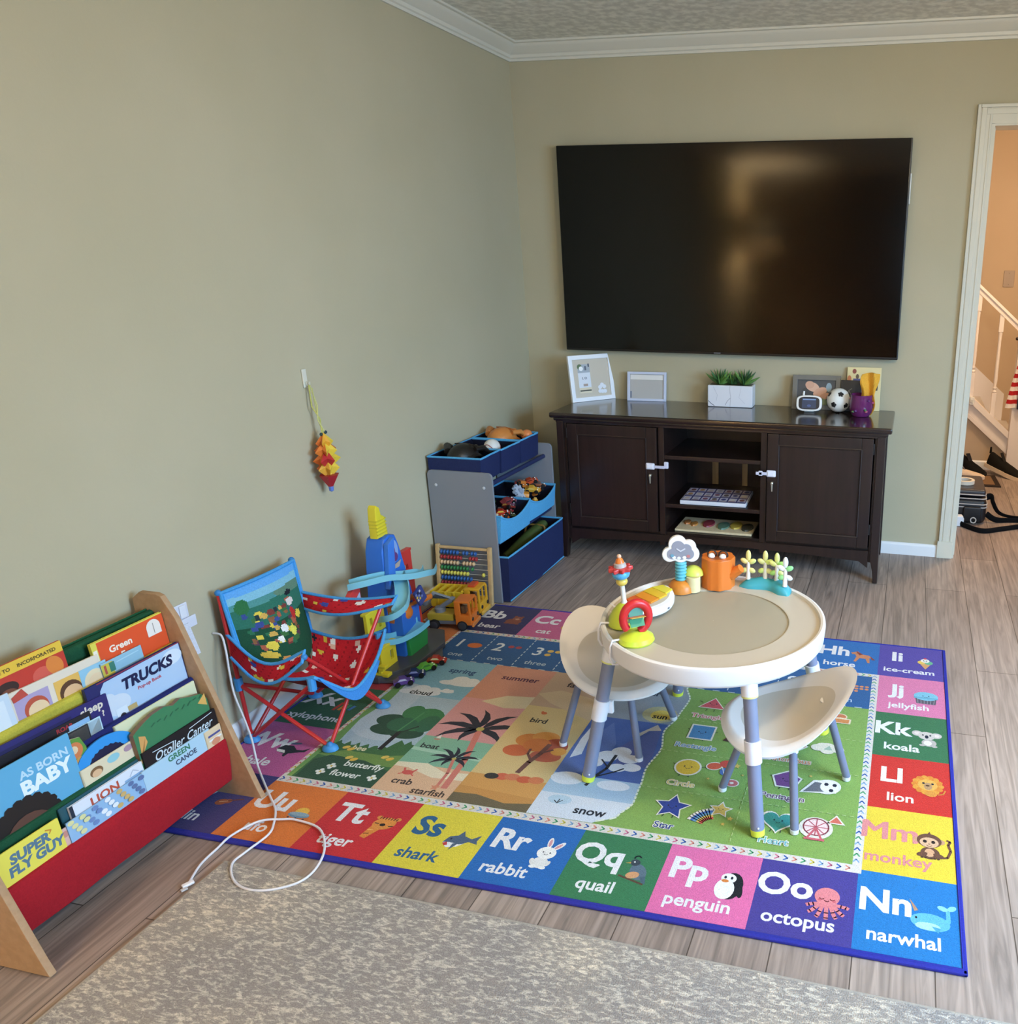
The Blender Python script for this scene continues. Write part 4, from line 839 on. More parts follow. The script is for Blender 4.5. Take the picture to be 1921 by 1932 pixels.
def pic1(a, w, h):
    a.rect(w * .20, h * .18, w * .48, h * .80, 'dfe2ea'); a.rect(w * .2, h * .62, w * .48, h * .80, 'aab0b8'); a.e(w * .25, h * .75, .014, .014, '5c7044', n=10); a.e(w * .28, h * .71, .012, .012, 'f4f4f4', n=10); a.rect(w * .36, h * .67, w * .40, h * .76, '5a6070'); a.rect(w * .44, h * .74, w * .47, h * .81, '3f4450')
    a.t('L O', w * .34, h * .48, .012, '4a4f66', .02); a.rect(w * .30, h * .33, w * .40, h * .38, 'b09a8c'); a.rect(w * .20, h * .18, w * .48, h * .30, 'ded2b8'); a.rect(w * .21, h * .22, w * .47, h * .25, '4c4a3c')
    for dx, dy in ((-.012, .01), (.012, .012), (0, -.012), (.0, .022), (-.014, -.010), (.014, -.012)): a.e(w * .72 + dx, h * .24 + dy, .012, .011, 'e6e8f0', n=8)
photo_frame('photo_frame', 'tall white photo frame standing angled at the end of the cabinet top', (.322, -.196, TZ), (.655, .755, 0), .248, .236, 9, .022, 'eef0f6', 'cabfae', pic1)
def pic2(a, w, h): a.rect(.016, .016, w - .016, h - .016, 'b6b5b4'); a.rect(.016, h - .040, w - .016, h - .016, 'e4e2e0'); a.rect(.016, .016, .022, .05, '5a6a86')
photo_frame('photo_frame', 'low wide pale blue-white photo frame between the tall frame and the planter', (.566, -.062, TZ), (1, .09, 0), .205, .150, 8, .013, 'c9d0e6', 'b6b5b4', pic2, .016)
def pic3(a, w, h):
    a.rect(.03, .02, w - .03, h - .025, '44464a'); a.p([(.04, .025), (.05, .10), (.09, .12), (.12, .06), (.10, .025)], '34363a'); a.e(w * .42, h * .66, .035, .022, 'd9ad94', -20); a.e(w * .58, h * .52, .036, .020, 'cf9f86', 25); a.e(w * .36, h * .72, .022, .018, 'cf9f86'); a.e(w * .66, h * .38, .03, .016, 'c08f74', 30); a.e(w * .76, h * .66, .014, .022, '8fa6b4'); a.e(w * .62, h * .22, .03, .02, '7d8a5c')
photo_frame('photo_frame', 'dark grey photo frame leaning on the wall behind the baby monitor', (1.432, -.085, TZ), (1, .05, 0), .235, .168, 10, .024, '6e6c66', '44464a', pic3)
# planter
pl = thing('planter', 'white marble rectangular planter with spiky green succulents on the cabinet', 'planter', (1.125, -.075, TZ), 1.5)
b = MB(); b.bb(-.114, .114, -.045, .045, 0.0, .108, 'dfe1ea', .006); b.bb(-.106, .106, -.037, .037, .100, .1085, '2f2a26')
a = Art(b, frame((-.114, -.0452, 0), (1, 0, 0), (0, 0, 1)), .0001, .00005); a.l([(.115, .004), (.118, .05), (.112, .09), (.114, .106)], .002, 'a9acba'); a.l([(.004, .03), (.02, .015), (.035, .006)], .003, '5a5e70'); a.l([(.09, .01), (.10, .03), (.115, .045)], .0025, '9a9eae'); a.l([(.03, .1), (.05, .06), (.045, .03)], .0015, 'b9bcca'); a.l([(.17, .1), (.16, .05), (.19, .02)], .0015, 'c4c6d2')
b.build('pot', mat('marble_ceramic', .3), pl)
gm = mat('succulent_leaf', .5, .4)
for cxp, cyp, kk in ((-.060, 0, 1.0), (.062, 0, 1.0), (.0, .008, .75)):
    for k in range(20):
        g = k * 2.399; el = .35 + .9 * (k / 20); L_ = (.088 - .020 * (k / 20)) * kk; d = Vector((math.cos(g) * math.cos(el), math.sin(g) * math.cos(el), math.sin(el)))
        base = Vector((cxp, cyp, .108)); P = [base + d * L_ * t + Vector((0, 0, .012 * t * t)) for t in (0, .35, .7, 1)]
        b = MB(); b.tube([tuple(p) for p in P], [.005, .0085, .006, .0006], rnd.choice(('3f6a38', '55803f', '2f5530', '6d9a4c')), 6, sx=.45)
        b.build('leaf', gm, pl)
# baby monitor
bm_ = thing('baby_monitor', 'small white baby monitor with dark screen in front of the grey frame', 'monitor', (1.528, -.165, TZ), 4)
b = MB(); R_ = Rx(-14)
b.prism([( .062 * (abs(math.cos(t)) ** .55) * (1 if math.cos(t) >= 0 else -1), .038 * (abs(math.sin(t)) ** .55) * (1 if math.sin(t) >= 0 else -1)) for t in [2 * math.pi * k / 40 for k in range(40)]], .022, 'ece9e6', Tr(0, .012, .042) @ R_ @ frame((0, 0, 0), (1, 0, 0), (0, 0, 1)), bev=.006); b.build('body', PLASTIC(), bm_)
b = MB(); F2 = Tr(0, .012, .042) @ R_ @ frame((0, -.0224, 0), (1, 0, 0), (0, 0, 1)); b.prism([( .050 * (abs(math.cos(t)) ** .5) * (1 if math.cos(t) >= 0 else -1), .030 * (abs(math.sin(t)) ** .5) * (1 if math.sin(t) >= 0 else -1)) for t in [2 * math.pi * k / 40 for k in range(40)]], .001, '121722', F2)
a = Art(b, F2, .0014, .0002); a.rect(-.034, -.024, .034, .024, '2a3a58'); a.rect(-.030, .015, .032, .020, '7c9cc8'); a.e(0, -.012, .010, .006, '40588a', n=10); b.build('screen', PLASTIC(), bm_)
b = MB(); b.tube([(-.03, .028, .07), (-.028, .034, .098)], [.006, .0045], 'ece9e6', 8); b.build('antenna', PLASTIC(), bm_)
b = MB(); b.box((0, .034, .012), (.05, .05, .024), 'dedbd8', None, .006); b.build('stand', PLASTIC(), bm_)
# soccer ball
sb_ = thing('soccer_ball', 'small white ball with black pentagon spots on the cabinet top', 'ball', (1.665, -.115, TZ + .058))
b = MB(); b.ball((0, 0, 0), .058, 'e8e8e4', 28, 18); b.build('shell', mat('matte_plastic', .5), sb_)
phi = (1 + 5 ** .5) / 2
ico = [Vector(v).normalized() for v in [(0, s1, s2 * phi) for s1 in (1, -1) for s2 in (1, -1)] + [(s1, s2 * phi, 0) for s1 in (1, -1) for s2 in (1, -1)] + [(s2 * phi, 0, s1) for s1 in (1, -1) for s2 in (1, -1)]]
RB = Rx(20) @ Rz(12) @ Ry(8)
for v in ico:
    v = (RB @ v); u = v.orthogonal().normalized(); w_ = v.cross(u); b = MB()
    ring = [(v + (u * math.cos(t) + w_ * math.sin(t)) * .27).normalized() * .0584 for t in [2 * math.pi * k / 5 for k in range(5)]]; b.add([tuple(v * .0592)] + [tuple(r) for r in ring], [(0, 1 + k, 1 + (k + 1) % 5) for k in range(5)], '15151a'); b.build('patch', MATTE(), sb_)
# purple jar with things in it
jar = thing('jar', 'purple patterned glass jar beside the ball at the end of the cabinet', 'jar', (1.778, -.185, TZ))
b = MB(); b.lathe([(.001, .001), (.040, .001), (.052, .02), (.056, .05), (.051, .085), (.052, .102), (.049, .102), (.048, .085), (.052, .05), (.048, .02), (.036, .006), (.001, .006)], '7a2f72', 28); b.build('glass', mat('purple_glass', .12, .6, trans=.35), jar)
b = MB()
for k in range(22):
    g = rnd.uniform(0, 6.28); z = rnd.uniform(.02, .08); r_ = .0545 if z < .07 else .053; b.ball((r_ * math.cos(g), r_ * math.sin(g), z), (.008, .008, .006), rnd.choice(('a84a6a', '4a6a44', '8a4a9a', 'b8606a', '5a2a6a')), 8, 5)
b.build('painted_flowers', PLASTIC(), jar)
b = MB(); b.surf(lambda u, v: (.014 + .012 * math.sin(v * 4) + (u - .5) * (.075 + .014 * math.sin(v * 9)) + .040 * v * v, .0 + .012 * math.sin(u * 9 + v * 5), .012 + .195 * v - .02 * abs(u - .55)), 12, 18, 'e0a53a', .003)
o = b.build('yellow_cloth', FABRIC(), M=Tr(1.772, -.187, TZ)); setp(o, 'yellow cloth poking out of the purple jar', 'cloth')
cdk = thing('picture_card', 'cream card with cartoon pictures leaning on the wall behind the jar', 'card', M=frame((1.695, -.055, TZ), (1, .06, 0), (0, .18, 1)))
b = MB(); b.bb(0, .165, 0, .21, -.006, 0, 'e0cf9a', .002); a = Art(b, Tr(0, 0, 0), .0003, .0002); a.e(.035, .19, .010, .012, '8a3a30', n=10); a.e(.05, .165, .008, .012, '5a4a3a', n=10); a.rect(.03, .09, .12, .155, '4a4f86'); a.e(.08, .115, .035, .028, '7a5a5c'); a.p([(.09, .15), (.13, .185), (.155, .175), (.15, .1), (.10, .09)], '2a1f22'); a.e(.125, .165, .014, .014, 'c98a5a'); a.e(.012, .15, .010, .02, 'c9784a'); b.build('card', PAPER(), cdk)
cdk = thing('black_card', 'small black card standing behind the ball', 'card', M=frame((1.668, -.082, TZ), (1, .03, 0), (0, .16, 1)))
b = MB(); b.bb(0, .10, 0, .150, -.006, 0, '17161a', .002); a = Art(b, Tr(0, 0, 0), .0003, .0002); a.l([(.03, .07), (.04, .10), (.055, .11)], .003, '6a6660'); a.l([(.04, .10), (.06, .07)], .003, '6a6660'); b.build('card', PAPER(), cdk)

# ------------------------------------------------------------------ sling bookshelf with its books
MDF = plain('tan_fibreboard', 'b28f6c', .6, .25, 300, 'a98663', 60)
bs = thing('sling_bookshelf', 'tan bookshelf with green, yellow, blue and red fabric slings by the long wall', 'bookshelf', (0, -2.76, 0))
YA, YB = -3.072, -2.452      # outer faces of the two side boards
LIP = [(.074, .562), (.120, .470), (.157, .372), (.190, .280), (.222, .190)]
NRM = Vector((.954, 0, .30)).normalized(); UPV = Vector((-.30, 0, .954)).normalized()
NRB = Vector((1, 0, .07)).normalized(); UPB = Vector((-.07, 0, 1)).normalized()
SB = [(.012, .002), (.304, .002), (.292, .035), (.140, .545), (.108, .604), (.092, .610), (.040, .610), (.014, .590)]
for y in (YA + .016, YB):
    b = MB(); b.prism(SB, .016, 'ffffff', frame((0, y + 2.76, 0), (1, 0, 0), (0, 0, 1)), bev=.0025)
    b.build('side_board', MDF, bs)
L_IN = (YA + .017 + 2.76, YB - .017 + 2.76)
SCOL = ['1c4c33', 'b9ae42', '20265f', '1c4c33', 'a01c26']
for k, (x, z) in enumerate(LIP):
    rc = Vector((x - .0075, 0, z - .0095)); b = MB(); b.tube([(rc.x, L_IN[0], rc.z), (rc.x, L_IN[1], rc.z)], .0065, 'a98a64', 10); b.build('rod', WOODL(), bs)
    b = MB(); P0 = Vector((x, 0, z))
    def OFF(a, d): return P0 + Vector((-d, 0, -a))
    front = [OFF(.045, .015), OFF(.016, .015), OFF(.005, .013), OFF(0, .008), OFF(.002, .002), OFF(.010, -.001), OFF(.020, .0)]
    if k < 4: front += [OFF(.045, .001), OFF(.058, .004), OFF(.064, .012), OFF(.062, .022), OFF(.052, .028)]
    else: front = front[:-1] + [OFF(.02, -.002), OFF(.05, -.003), OFF(.09, .002), OFF(.130, .010), OFF(.140, .022), OFF(.138, .045), OFF(.11, .060)]
    def prof(v, pts=front):
        t = v * (len(pts) - 1); i = min(int(t), len(pts) - 2); return pts[i].lerp(pts[i + 1], t - i)
    def fn(u, v, prof=prof, k=k):
        p = prof(v); w = .0025 * math.sin(u * 17 + k) * math.sin(v * 9) ; return (p.x + w, L_IN[0] + (L_IN[1] - L_IN[0]) * u, p.z)
    b.surf(fn, 24, 36, SCOL[k], .0018); b.build('sling', FABRIC(), bs)
b = MB(); b.surf(lambda u, v: (.026 + .03 * v - .0, L_IN[0] + (L_IN[1] - L_IN[0]) * u, .40 + .165 * v), 4, 6, '1f5a3a', .002); b.build('back_sling', FABRIC(), bs)
def book(label, k, d, y0, y1, s0, s1, th, col, fn, page='e9e4d6', name='picture_book', roll=0.0, group='picture books in the slings', shape=None, cat='book'):
    """front cover plane sits d behind the lip of sling k; y0..y1 along the wall, s0..s1 up the cover from the lip"""
    o = Vector((LIP[k][0], 0, LIP[k][1])) - NRB * d
    org = o + Vector((0, y0, 0)) + UPB * s0
    M_ = frame(tuple(org), (0, 1, 0), tuple(UPB)) @ Rz(roll)
    r = thing(name, label, cat, M=M_, group=group); w, h = y1 - y0, s1 - s0
    b = MB()
    if shape:
        P = [(x * w, y * h) for x, y in shape]; b.prism(P, th, col, Tr(0, 0, -th), side=page)
    else:
        b.bb(0, w, 0, h, -.0018, 0, col, .0006); b.bb(0, w, 0, h, -th, -th + .0018, col, .0006); b.bb(0, .0022, 0, h, -th, 0, col)
    fn(Art(b, Tr(0, 0, 0), .0002, .00012), w, h)
    b.build('cover', PAPER(), r, 35, None, False)
    if not shape:
        b = MB(); b.bb(.002, w - .003, .003, h - .003, -th + .0018, -.0018, page); b.build('pages', PAPER(), r)
    return r
DOWN = -.042
def hy(h, s): return -DOWN + s if False else (s - DOWN)    # height above book foot of a point s above the lip
# upper tier: yellow sling
def c_red(a, w, h):
    a.rect(0, h - .026, w, h, 'e0b93e'); a.rect(0, 0, w, h - .027, 'bf3a2c'); a.t('INCORPORATED', w * .70, h - .018, .008, '4a3a20', .03); a.t('TIME TO', w * .28, h - .018, .008, '4a3a20', .03); a.e(w * .70, h - .06, .022, .020, 'cf5a4c'); a.e(w * .86, h - .05, .018, .024, 'd8813a', 20); a.e(w * .30, h - .055, .025, .016, '3a2420'); a.e(w * .30, h - .075, .022, .02, '7a4634')
book('red picture book with yellow top strip standing in the yellow sling', 1, 0.0165, -2.920, -2.727, DOWN, 0.133, 0.0060, 'bf3a2c', c_red)
def c_faces(a, w, h):
    z = -DOWN; a.rect(0, 0, w, h, 'ded3c2')
    for x, c, hc, fc in ((.055, 'a99bc0', 'b8523c', 'e2c7a0'), (.135, 'e0b25a', '5a3a26', 'dcb488'), (.195, '8fc0d8', 'e3d2ae', 'e6cba6')):
        a.rect(x - .034 if x > .06 else .012, z - .06, x + .034, z + .05, c); a.e(x, z + .012, .027, .028, hc); a.e(x + .003, z + .006, .023, .022, fc)
    a.p([(.010, z + .058), (.035, z + .07), (.045, z + .05), (.012, z + .045)], 'b8483c')
book('cream book with painted children faces in coloured squares', 1, 0.0088, -2.879, -2.664, DOWN, 0.070, 0.0048, 'ded3c2', c_faces, roll=-1.5)
book('pale blue-white book at the outer end of the yellow sling', 1, 0.0044, -2.993, -2.871, DOWN, 0.076, 0.0036, 'c3d3e2', lambda a, w, h: a.rect(w * .1, h * .3, w * .9, h * .9, 'd3dfe9'))
def c_eggs(a, w, h):
    a.rect(.014, .0, w, h - .003, 'dd5227'); a.rect(0, 0, .014, h, 'd9cf52'); a.rect(.002, h - .07, .012, h - .02, 'e8e2d4'); a.t('Green', w * .36, h - .042, .017, 'f0e3d4', .03); a.t('Eggs', w * .44, h - .068, .017, 'f0e3d4', .03)
    a.p([(w - .052, h - .050), (w - .052, h - .026)] + [(w - .032 + .020 * math.cos(math.radians(180 - k * 18)), h - .028 + .020 * math.sin(math.radians(180 - k * 18))) for k in range(11)] + [(w - .012, h - .050)], 'e6e0da'); a.l([(w - .032, h - .045), (w - .032, h - .018)], .002, '8a8580')
book('orange book titled Green Eggs with yellow spine', 1, 0.0121, -2.669, -2.470, DOWN, 0.092, 0.0084, 'd9cf52', c_eggs)
book('small pale blue book in front of the orange book', 1, 0.0033, -2.666, -2.555, DOWN, 0.038, 0.0030, '8fb9cf', lambda a, w, h: (a.rect(0, 0, .03, h - .004, 'c8b94a'), a.rect(.02, h - .03, .034, h - .006, '3a7a6a'), a.rect(.006, h - .03, .012, h - .008, 'b0524a'), a.l([(.04, h - .012), (w - .01, h - .010)], .003, 'a9cddd')))
book('thin white booklet behind the pale blue book', 1, 0.0187, -2.717, -2.672, DOWN, 0.062, 0.0024, 'dfe4ea', lambda a, w, h: None)
# second tier: blue sling
def c_trucks(a, w, h):
    a.rect(0, 0, w, h, '1e2360'); P = [(.030, 0), (.030, h - .045), (.034, h - .022), (.048, h - .006), (w - .002, h - .003), (w - .002, 0)]; a.p(P, 'a9c3e0'); a.e(.065, h - .075, .035, .026, 'c9d4e2'); a.e(.045, h - .055, .02, .018, 'c9d4e2'); a.e(w - .03, h - .03, .03, .02, 'cfdbe8'); a.rect(.03, h - .003, w, h, '8a2f45')
    a.t('TRUCKS', w * .60, h - .048, .027, '161a45', .045, shear=.18); a.t('Pop-up Book', w * .60, h - .066, .009, 'b8404a', .02); a.rect(.055, h - .105, .085, h - .085, 'd6dfe8'); a.rect(.085, h - .105, .11, h - .092, 'b9a06a'); a.e(.07, h - .108, .008, .008, '2a2a34', n=10)
book('blue sky book titled TRUCKS with dark navy spine', 2, 0.0132, -2.734, -2.470, DOWN, 0.107, 0.0084, '1e2360', c_trucks)
def c_sleep(a, w, h): a.rect(0, 0, w, h, '282468'); a.t('sleep', w - .042, h - .028, .019, 'd9d0c0', .03, shear=.1); a.t('?', w - .018, h - .050, .014, 'd9d0c0', .03); a.rect(.0, h - .05, w - .09, h - .012, '1e1c50')
book('purple-navy book with the word sleep in the blue sling', 2, 0.0092, -2.956, -2.695, DOWN, 0.084, 0.0048, '282468', c_sleep, page='efece4', roll=-1.6)
book('black book with white page edges among the navy books', 2, 0.0060, -2.993, -2.744, DOWN, 0.065, 0.0024, '1d1b22', lambda a, w, h: (a.t('ROAR', w * .75, h - .016, .010, 'a02a34', .03), a.rect(w - .055, h - .03, w - .005, h - .012, '86b0d8')), page='e9e6dc', roll=-1.5)
book('pale blue book peeping in front of the navy books', 2, 0.0030, -2.805, -2.727, DOWN, 0.037, 0.0014, 'b4d3e4', lambda a, w, h: a.l([(.006, h - .01), (w - .006, h - .008)], .002, '8fb4cc'), roll=-1.5)
book('thin olive-edged book lowest in the blue sling', 2, 0.0010, -2.989, -2.760, DOWN, 0.041, 0.0012, '2c2a30', lambda a, w, h: a.rect(0, h - .006, w, h, 'a9a468'), roll=-1.6)
# third tier: green sling
def c_baby(a, w, h):
    a.rect(0, 0, w, h, '5ba4cc'); a.t('AS BORN', w * .70, h - .046, .018, 'b9d6e6', .03); a.t('BABY', w * .70, h - .084, .032, 'e3edf2', .045)
    a.e(w * .40, h - .145, .066, .055, '1c1514'); [a.e(w * .40 + .062 * math.cos(g), h - .145 + .052 * math.sin(g), .012, .012, '1c1514', n=8) for g in [.1 + k * .32 for k in range(10)]]
    a.e(w * .40, h - .172, .052, .050, '5b3b30'); a.e(w * .34, h - .165, .010, .008, 'f2f2f0', n=10); a.e(w * .50, h - .160, .010, .008, 'f2f2f0', n=10); a.e(w * .34, h - .167, .006, .006, '17110f', n=8); a.e(w * .50, h - .162, .006, .006, '17110f', n=8)
book('large sky blue book titled BABY in the dark green sling', 3, 0.0066, -3.037, -2.820, DOWN, 0.143, 0.0036, '5ba4cc', c_baby, page='eef0f0')
circ = [(.5 + .5 * math.cos(k * .3142), .62 + .38 * math.sin(k * .3142)) for k in range(-4, 15)]
book('small green rounded board book beside the BABY book', 3, 0.0110, -2.839, -2.788, DOWN, 0.121, 0.0036, '5a8f3c', lambda a, w, h: (a.e(w * .5, h - .03, .018, .020, 'cf7a4a'), a.e(w * .45, h - .028, .010, .010, 'e3c9a4', n=10), a.e(w * .6, h - .06, .012, .012, 'c9924a', n=10)), shape=[(0, 0), (1, 0), (1, .8), (.85, .97), (.5, 1), (.12, .97), (0, .85)])
ringp = [(0, 0), (1, 0)] + [(.5 + .5 * math.cos(math.radians(k * 9)), .60 + .40 * math.sin(math.radians(k * 9))) for k in range(0, 21)]
def c_ring(a, w, h):
    a.p([(w * (.5 + .30 * math.cos(math.radians(k * 9))), h * .60 + h * .22 * math.sin(math.radians(k * 9)) - (.003 if k % 2 else 0)) for k in range(21)] + [(w * .2, h * .3), (w * .8, h * .3)], '14163a')
book('bright blue arch-shaped board book with a dark hole', 3, 0.0088, -2.825, -2.675, DOWN, 0.087, 0.0042, '2f8fd8', c_ring, shape=ringp, page='2a7cc0')
book('cream board book with small pictures in front of the blue arch', 3, 0.0028, -2.824, -2.670, DOWN, 0.042, 0.0036, 'dccfb0', lambda a, w, h: (a.e(.035, h - .022, .016, .012, '7a5a3a'), a.e(.035, h - .026, .012, .009, 'd8b088'), a.e(.08, h - .014, .016, .010, '8ac0cc'), a.e(.12, h - .012, .012, .008, 'a98a9a')))
book('pale cream book standing behind the shaped green book', 3, 0.0187, -2.710, -2.475, DOWN, 0.089, 0.0048, 'd9d9b4', lambda a, w, h: None, page='e6e4cf')
# lowest tier: red sling
brd = [(0, 0), (1, 0), (1, .80), (.93, .90), (.80, .93), (.66, .985), (.55, .955), (.44, 1.0), (.28, .99), (.16, .955), (.05, .91), (0, .88)]
def c_board(a, w, h):
    a.p([(x * w * .93 + .012, y * h * .985) for x, y in brd], '3a7a52'); a.p([(.0, h * .55), (.03, h * .72), (.028, h * .80), (.012, h * .84), (.004, h * .5)], 'd09a5a'); a.p([(w - .03, h * .80), (w - .004, h * .88), (w - .004, h * .72)], 'd8a85a')
    for k in range(9): a.l([(.05 + k * .018, h * .86 + .004 * math.sin(k * 2)), (.06 + k * .018, h * .86 + .006)], .003, '2a5c40')
book('green shaped board book with wavy top edge and brown pages', 4, 0.0143, -2.695, -2.478, DOWN, 0.175, 0.0132, '3a7a52', c_board, shape=brd, page='7a5c40')
def c_ott(a, w, h): a.rect(0, 0, w, h, '171217'); a.t('Otoller Canter', w * .52, h - .040, .022, 'c9d6de', .01, shear=.35, kx=.92); a.l([(w * .12, h - .012), (w * .40, h - .018)], .002, 'c9d6de'); a.l([(w * .62, h - .012), (w * .95, h - .006)], .002, 'c9d6de')
book('black book with white handwritten title before the green shaped book', 4, 0.0088, -2.692, -2.470, DOWN, 0.097, 0.0048, '171217', c_ott, page='c9a060')
def c_green(a, w, h): a.rect(0, 0, w, h, 'a9c9dc'); a.t('GREEN', w * .52, h - .020, .015, '2f7350', .03); a.t('CANOE', w * .60, h - .040, .013, '34405a', .03)
book('pale blue book with the green word GREEN on its cover', 4, 0.0050, -2.709, -2.505, DOWN, 0.056, 0.0036, 'a9c9dc', c_green)
book('small striped book at the end of the red sling', 4, 0.0039, -2.524, -2.470, DOWN, 0.051, 0.0036, 'd9c3a0', lambda a, w, h: (a.rect(.01, h - .022, w - .004, h - .016, '4a4f8a'), a.rect(.01, h - .034, w - .004, h - .029, 'e4e2e0'), a.e(.03, h - .04, .014, .010, 'c98a6a')))
book('dark teal book at the back of the red sling', 4, 0.0198, -2.898, -2.697, DOWN, 0.086, 0.0036, '22505c', lambda a, w, h: None, page='cfd6d6')
def c_lion(a, w, h): a.rect(.010, 0, w, h, 'd9dde6'); a.rect(0, 0, .008, h, '1f2a3c'); a.t('LION', w * .45, h - .030, .020, 'b8503a', .03, kx=1.1); a.l([(w * .8, h - .02), (w * .86, h - .008), (w * .93, h - .018)], .002, 'a9b0c0'); a.rect(w * .72, h - .035, w - .004, h - .022, '86a6c8')
book('white book with the red word LION in the red sling', 4, 0.0121, -2.881, -2.696, DOWN, 0.080, 0.0060, 'd9dde6', c_lion)
def c_blue(a, w, h):
    a.rect(0, 0, w, h, '8fb4d6')
    for k in range(26): a.e(.01 + (k * .0377) % (w - .02), h - .006 - (k * .0113) % .045, .008, .006, ('d9d49a', '6a86b8', 'e4e6ea', 'c9a86a', '5a6f9c')[k % 5], n=8)
book('blue and yellow patterned book before the LION book', 4, 0.0060, -2.901, -2.699, DOWN, 0.053, 0.0036, '8fb4d6', c_blue)
def c_fly(a, w, h): a.rect(0, 0, w, h, 'e3d554'); a.t('SUPER', w * .52, h - .036, .021, '55748a', .05, shear=.1); a.t('FLY GUY', w * .58, h - .062, .021, '55748a', .05, shear=.1); a.l([(w * .78, h - .010), (w * .86, h - .016), (w * .82, h - .022)], .003, 'c98a2f')
book('yellow book titled SUPER FLY GUY in the red sling', 4, 0.0066, -3.052, -2.912, DOWN, 0.078, 0.0036, 'e3d554', c_fly, page='f2efe0')
book('small pinkish book between the yellow and patterned books', 4, 0.0088, -2.933, -2.888, DOWN, 0.045, 0.0024, 'd9b0a4', lambda a, w, h: a.e(w * .6, h - .015, .010, .008, 'c98a7a', n=8))

# ------------------------------------------------------------------ child's folding camp chair
ch = thing('camp_chair', 'red and blue child folding camp chair on the rug by the long wall', 'chair', (.195, -2.09, RUGZ))
O_ = Vector((.195, -2.09, RUGZ))
def cl_(b): b.v = [tuple(Vector(p) - O_) for p in b.v]; return b
fA, fB, fC, fD = Vector((.060, -2.230, .008 + RUGZ)), Vector((.330, -2.217, .008 + RUGZ)), Vector((.334, -1.957, .008 + RUGZ)), Vector((.068, -1.950, .008 + RUGZ))
bA, bD = Vector((.034, -2.222, .505)), Vector((.062, -1.950, .512))      # back post tops
aN, aF = Vector((.296, -2.222, .325)), Vector((.372, -1.945, .380))      # front arm tips
sA, sD = Vector((.046, -2.225, .205)), Vector((.066, -1.950, .22))       # back sleeves
sB, sC = Vector((.305, -2.220, .235)), Vector((.352, -1.950, .262))      # front seat sleeves
RD = 'c32a2c'; BL = '3d8fd0'
def pole(p, q, r=.0062, col=RD): b = MB(); b.tube([tuple(p), tuple(q)], r, col, 10); cl_(b).build('pole', METAL(), ch)
pole(fA, bA); pole(fD, bD); pole(fB, sA); pole(fA, sB); pole(fC, sD); pole(fD, sC); pole(fB, aF); pole(fC, aN); pole(fA, sD); pole(fD, sA)
for f in (fA, fB, fC, fD):
    b = MB(); b.ball((f.x, f.y, RUGZ + .0003), (.026, .020, .008 + RUGZ), BL, 14, 5, None, 0.0); b.ball((f.x, f.y, .008 + RUGZ), (.013, .013, .018), '2f7cbc', 10, 6); cl_(b).build('foot', MATTE(), ch)
for s, q in ((sA, bA), (sD, bD), (sB, None), (sC, None)):
    b = MB(); b.tube([(s.x, s.y, s.z - .020), (s.x, s.y, s.z + .022)], .0125, BL, 10); cl_(b).build('joint_sleeve', MATTE(), ch)
for p in (bA, bD, aN, aF):
    b = MB(); b.ball(tuple(p), .010, '2f7cbc', 10, 7); cl_(b).build('pole_cap', MATTE(), ch)
def pat_red(u, v):
    # scattered little prints on red cloth
    h = 0
    for k in range(len(SPOT)):
        x, y, rx, ry, c = SPOT[k]
        if ((u - x) / rx) ** 2 + ((v - y) / ry) ** 2 < 1: return c
    return 'b81f2a' if (int(u * 90) * 7 + int(v * 90) * 13) % 11 else '8f1a24'
r_ = random.Random(5)
SPOT = [(r_.random(), r_.random(), r_.uniform(.025, .05), r_.uniform(.02, .045), r_.choice(('d9c04a', 'e4e0dc', '3a4a9a', 'c9a83a', '24222a', 'e4e0dc', 'd9b0a0'))) for _ in range(34)]
BS = [(.16, .72, .08, .10, '2f6a3f'), (.5, .96, .7, .10, '5f9fd8'), (.5, .84, .7, .07, '7fb4c8'), (.85, .74, .28, .07, '5f7f6a'), (.3, .74, .3, .06, '4f8a86')]
for k in range(60): BS.insert(0, (r_.uniform(.14, .72), r_.uniform(.20, .62), r_.uniform(.02, .05), r_.uniform(.015, .04), r_.choice(('7a3a34', 'a85a44', '3a4a86', '24363a', 'd9c04a', 'c9a050', '3f6a3a', '8a5a3a', '5a3a4a', '2f6a4a'))))
BS[0:0] = [(.62, .30, .05, .045, 'ded85a'), (.30, .22, .06, .05, 'dcc24a'), (.42, .27, .04, .03, 'e8e4dc'), (.52, .36, .05, .04, 'e4e2e0'), (.80, .40, .05, .045, 'dcc24a'), (.72, .45, .04, .06, 'b8302c'), (.24, .12, .09, .04, 'd9b84a'), (.38, .07, .05, .035, 'c98a4a'), (.74, .58, .06, .045, 'dccfc8'), (.76, .68, .05, .03, '20222a')]
def pat_back(u, v):
    if u < .035 or u > .965 or v > .965: return '3f95d6'
    for x, y, rx, ry, c in BS:
        if ((u - x) / rx) ** 2 + ((v - y) / ry) ** 2 < 1: return c
    return '1f4a34' if v < .45 else ('2f6a58' if v < .70 else '4a8f9c')
def backf(u, v):     # u near->far post, v bottom->top
    t = bA.lerp(bD, u); lo = Vector((.062, -2.222, .285)).lerp(Vector((.085, -1.950, .262)), u)
    p = lo.lerp(t, v); sag = math.sin(math.pi * u) * (.030 + .05 * (1 - v)); drop = math.sin(math.pi * u) * .055 * (1 - v) ** 2
    return (p.x + .008 + sag * .35 + .05 * (1 - v) ** 2 * math.sin(math.pi * u), p.y, p.z - drop)
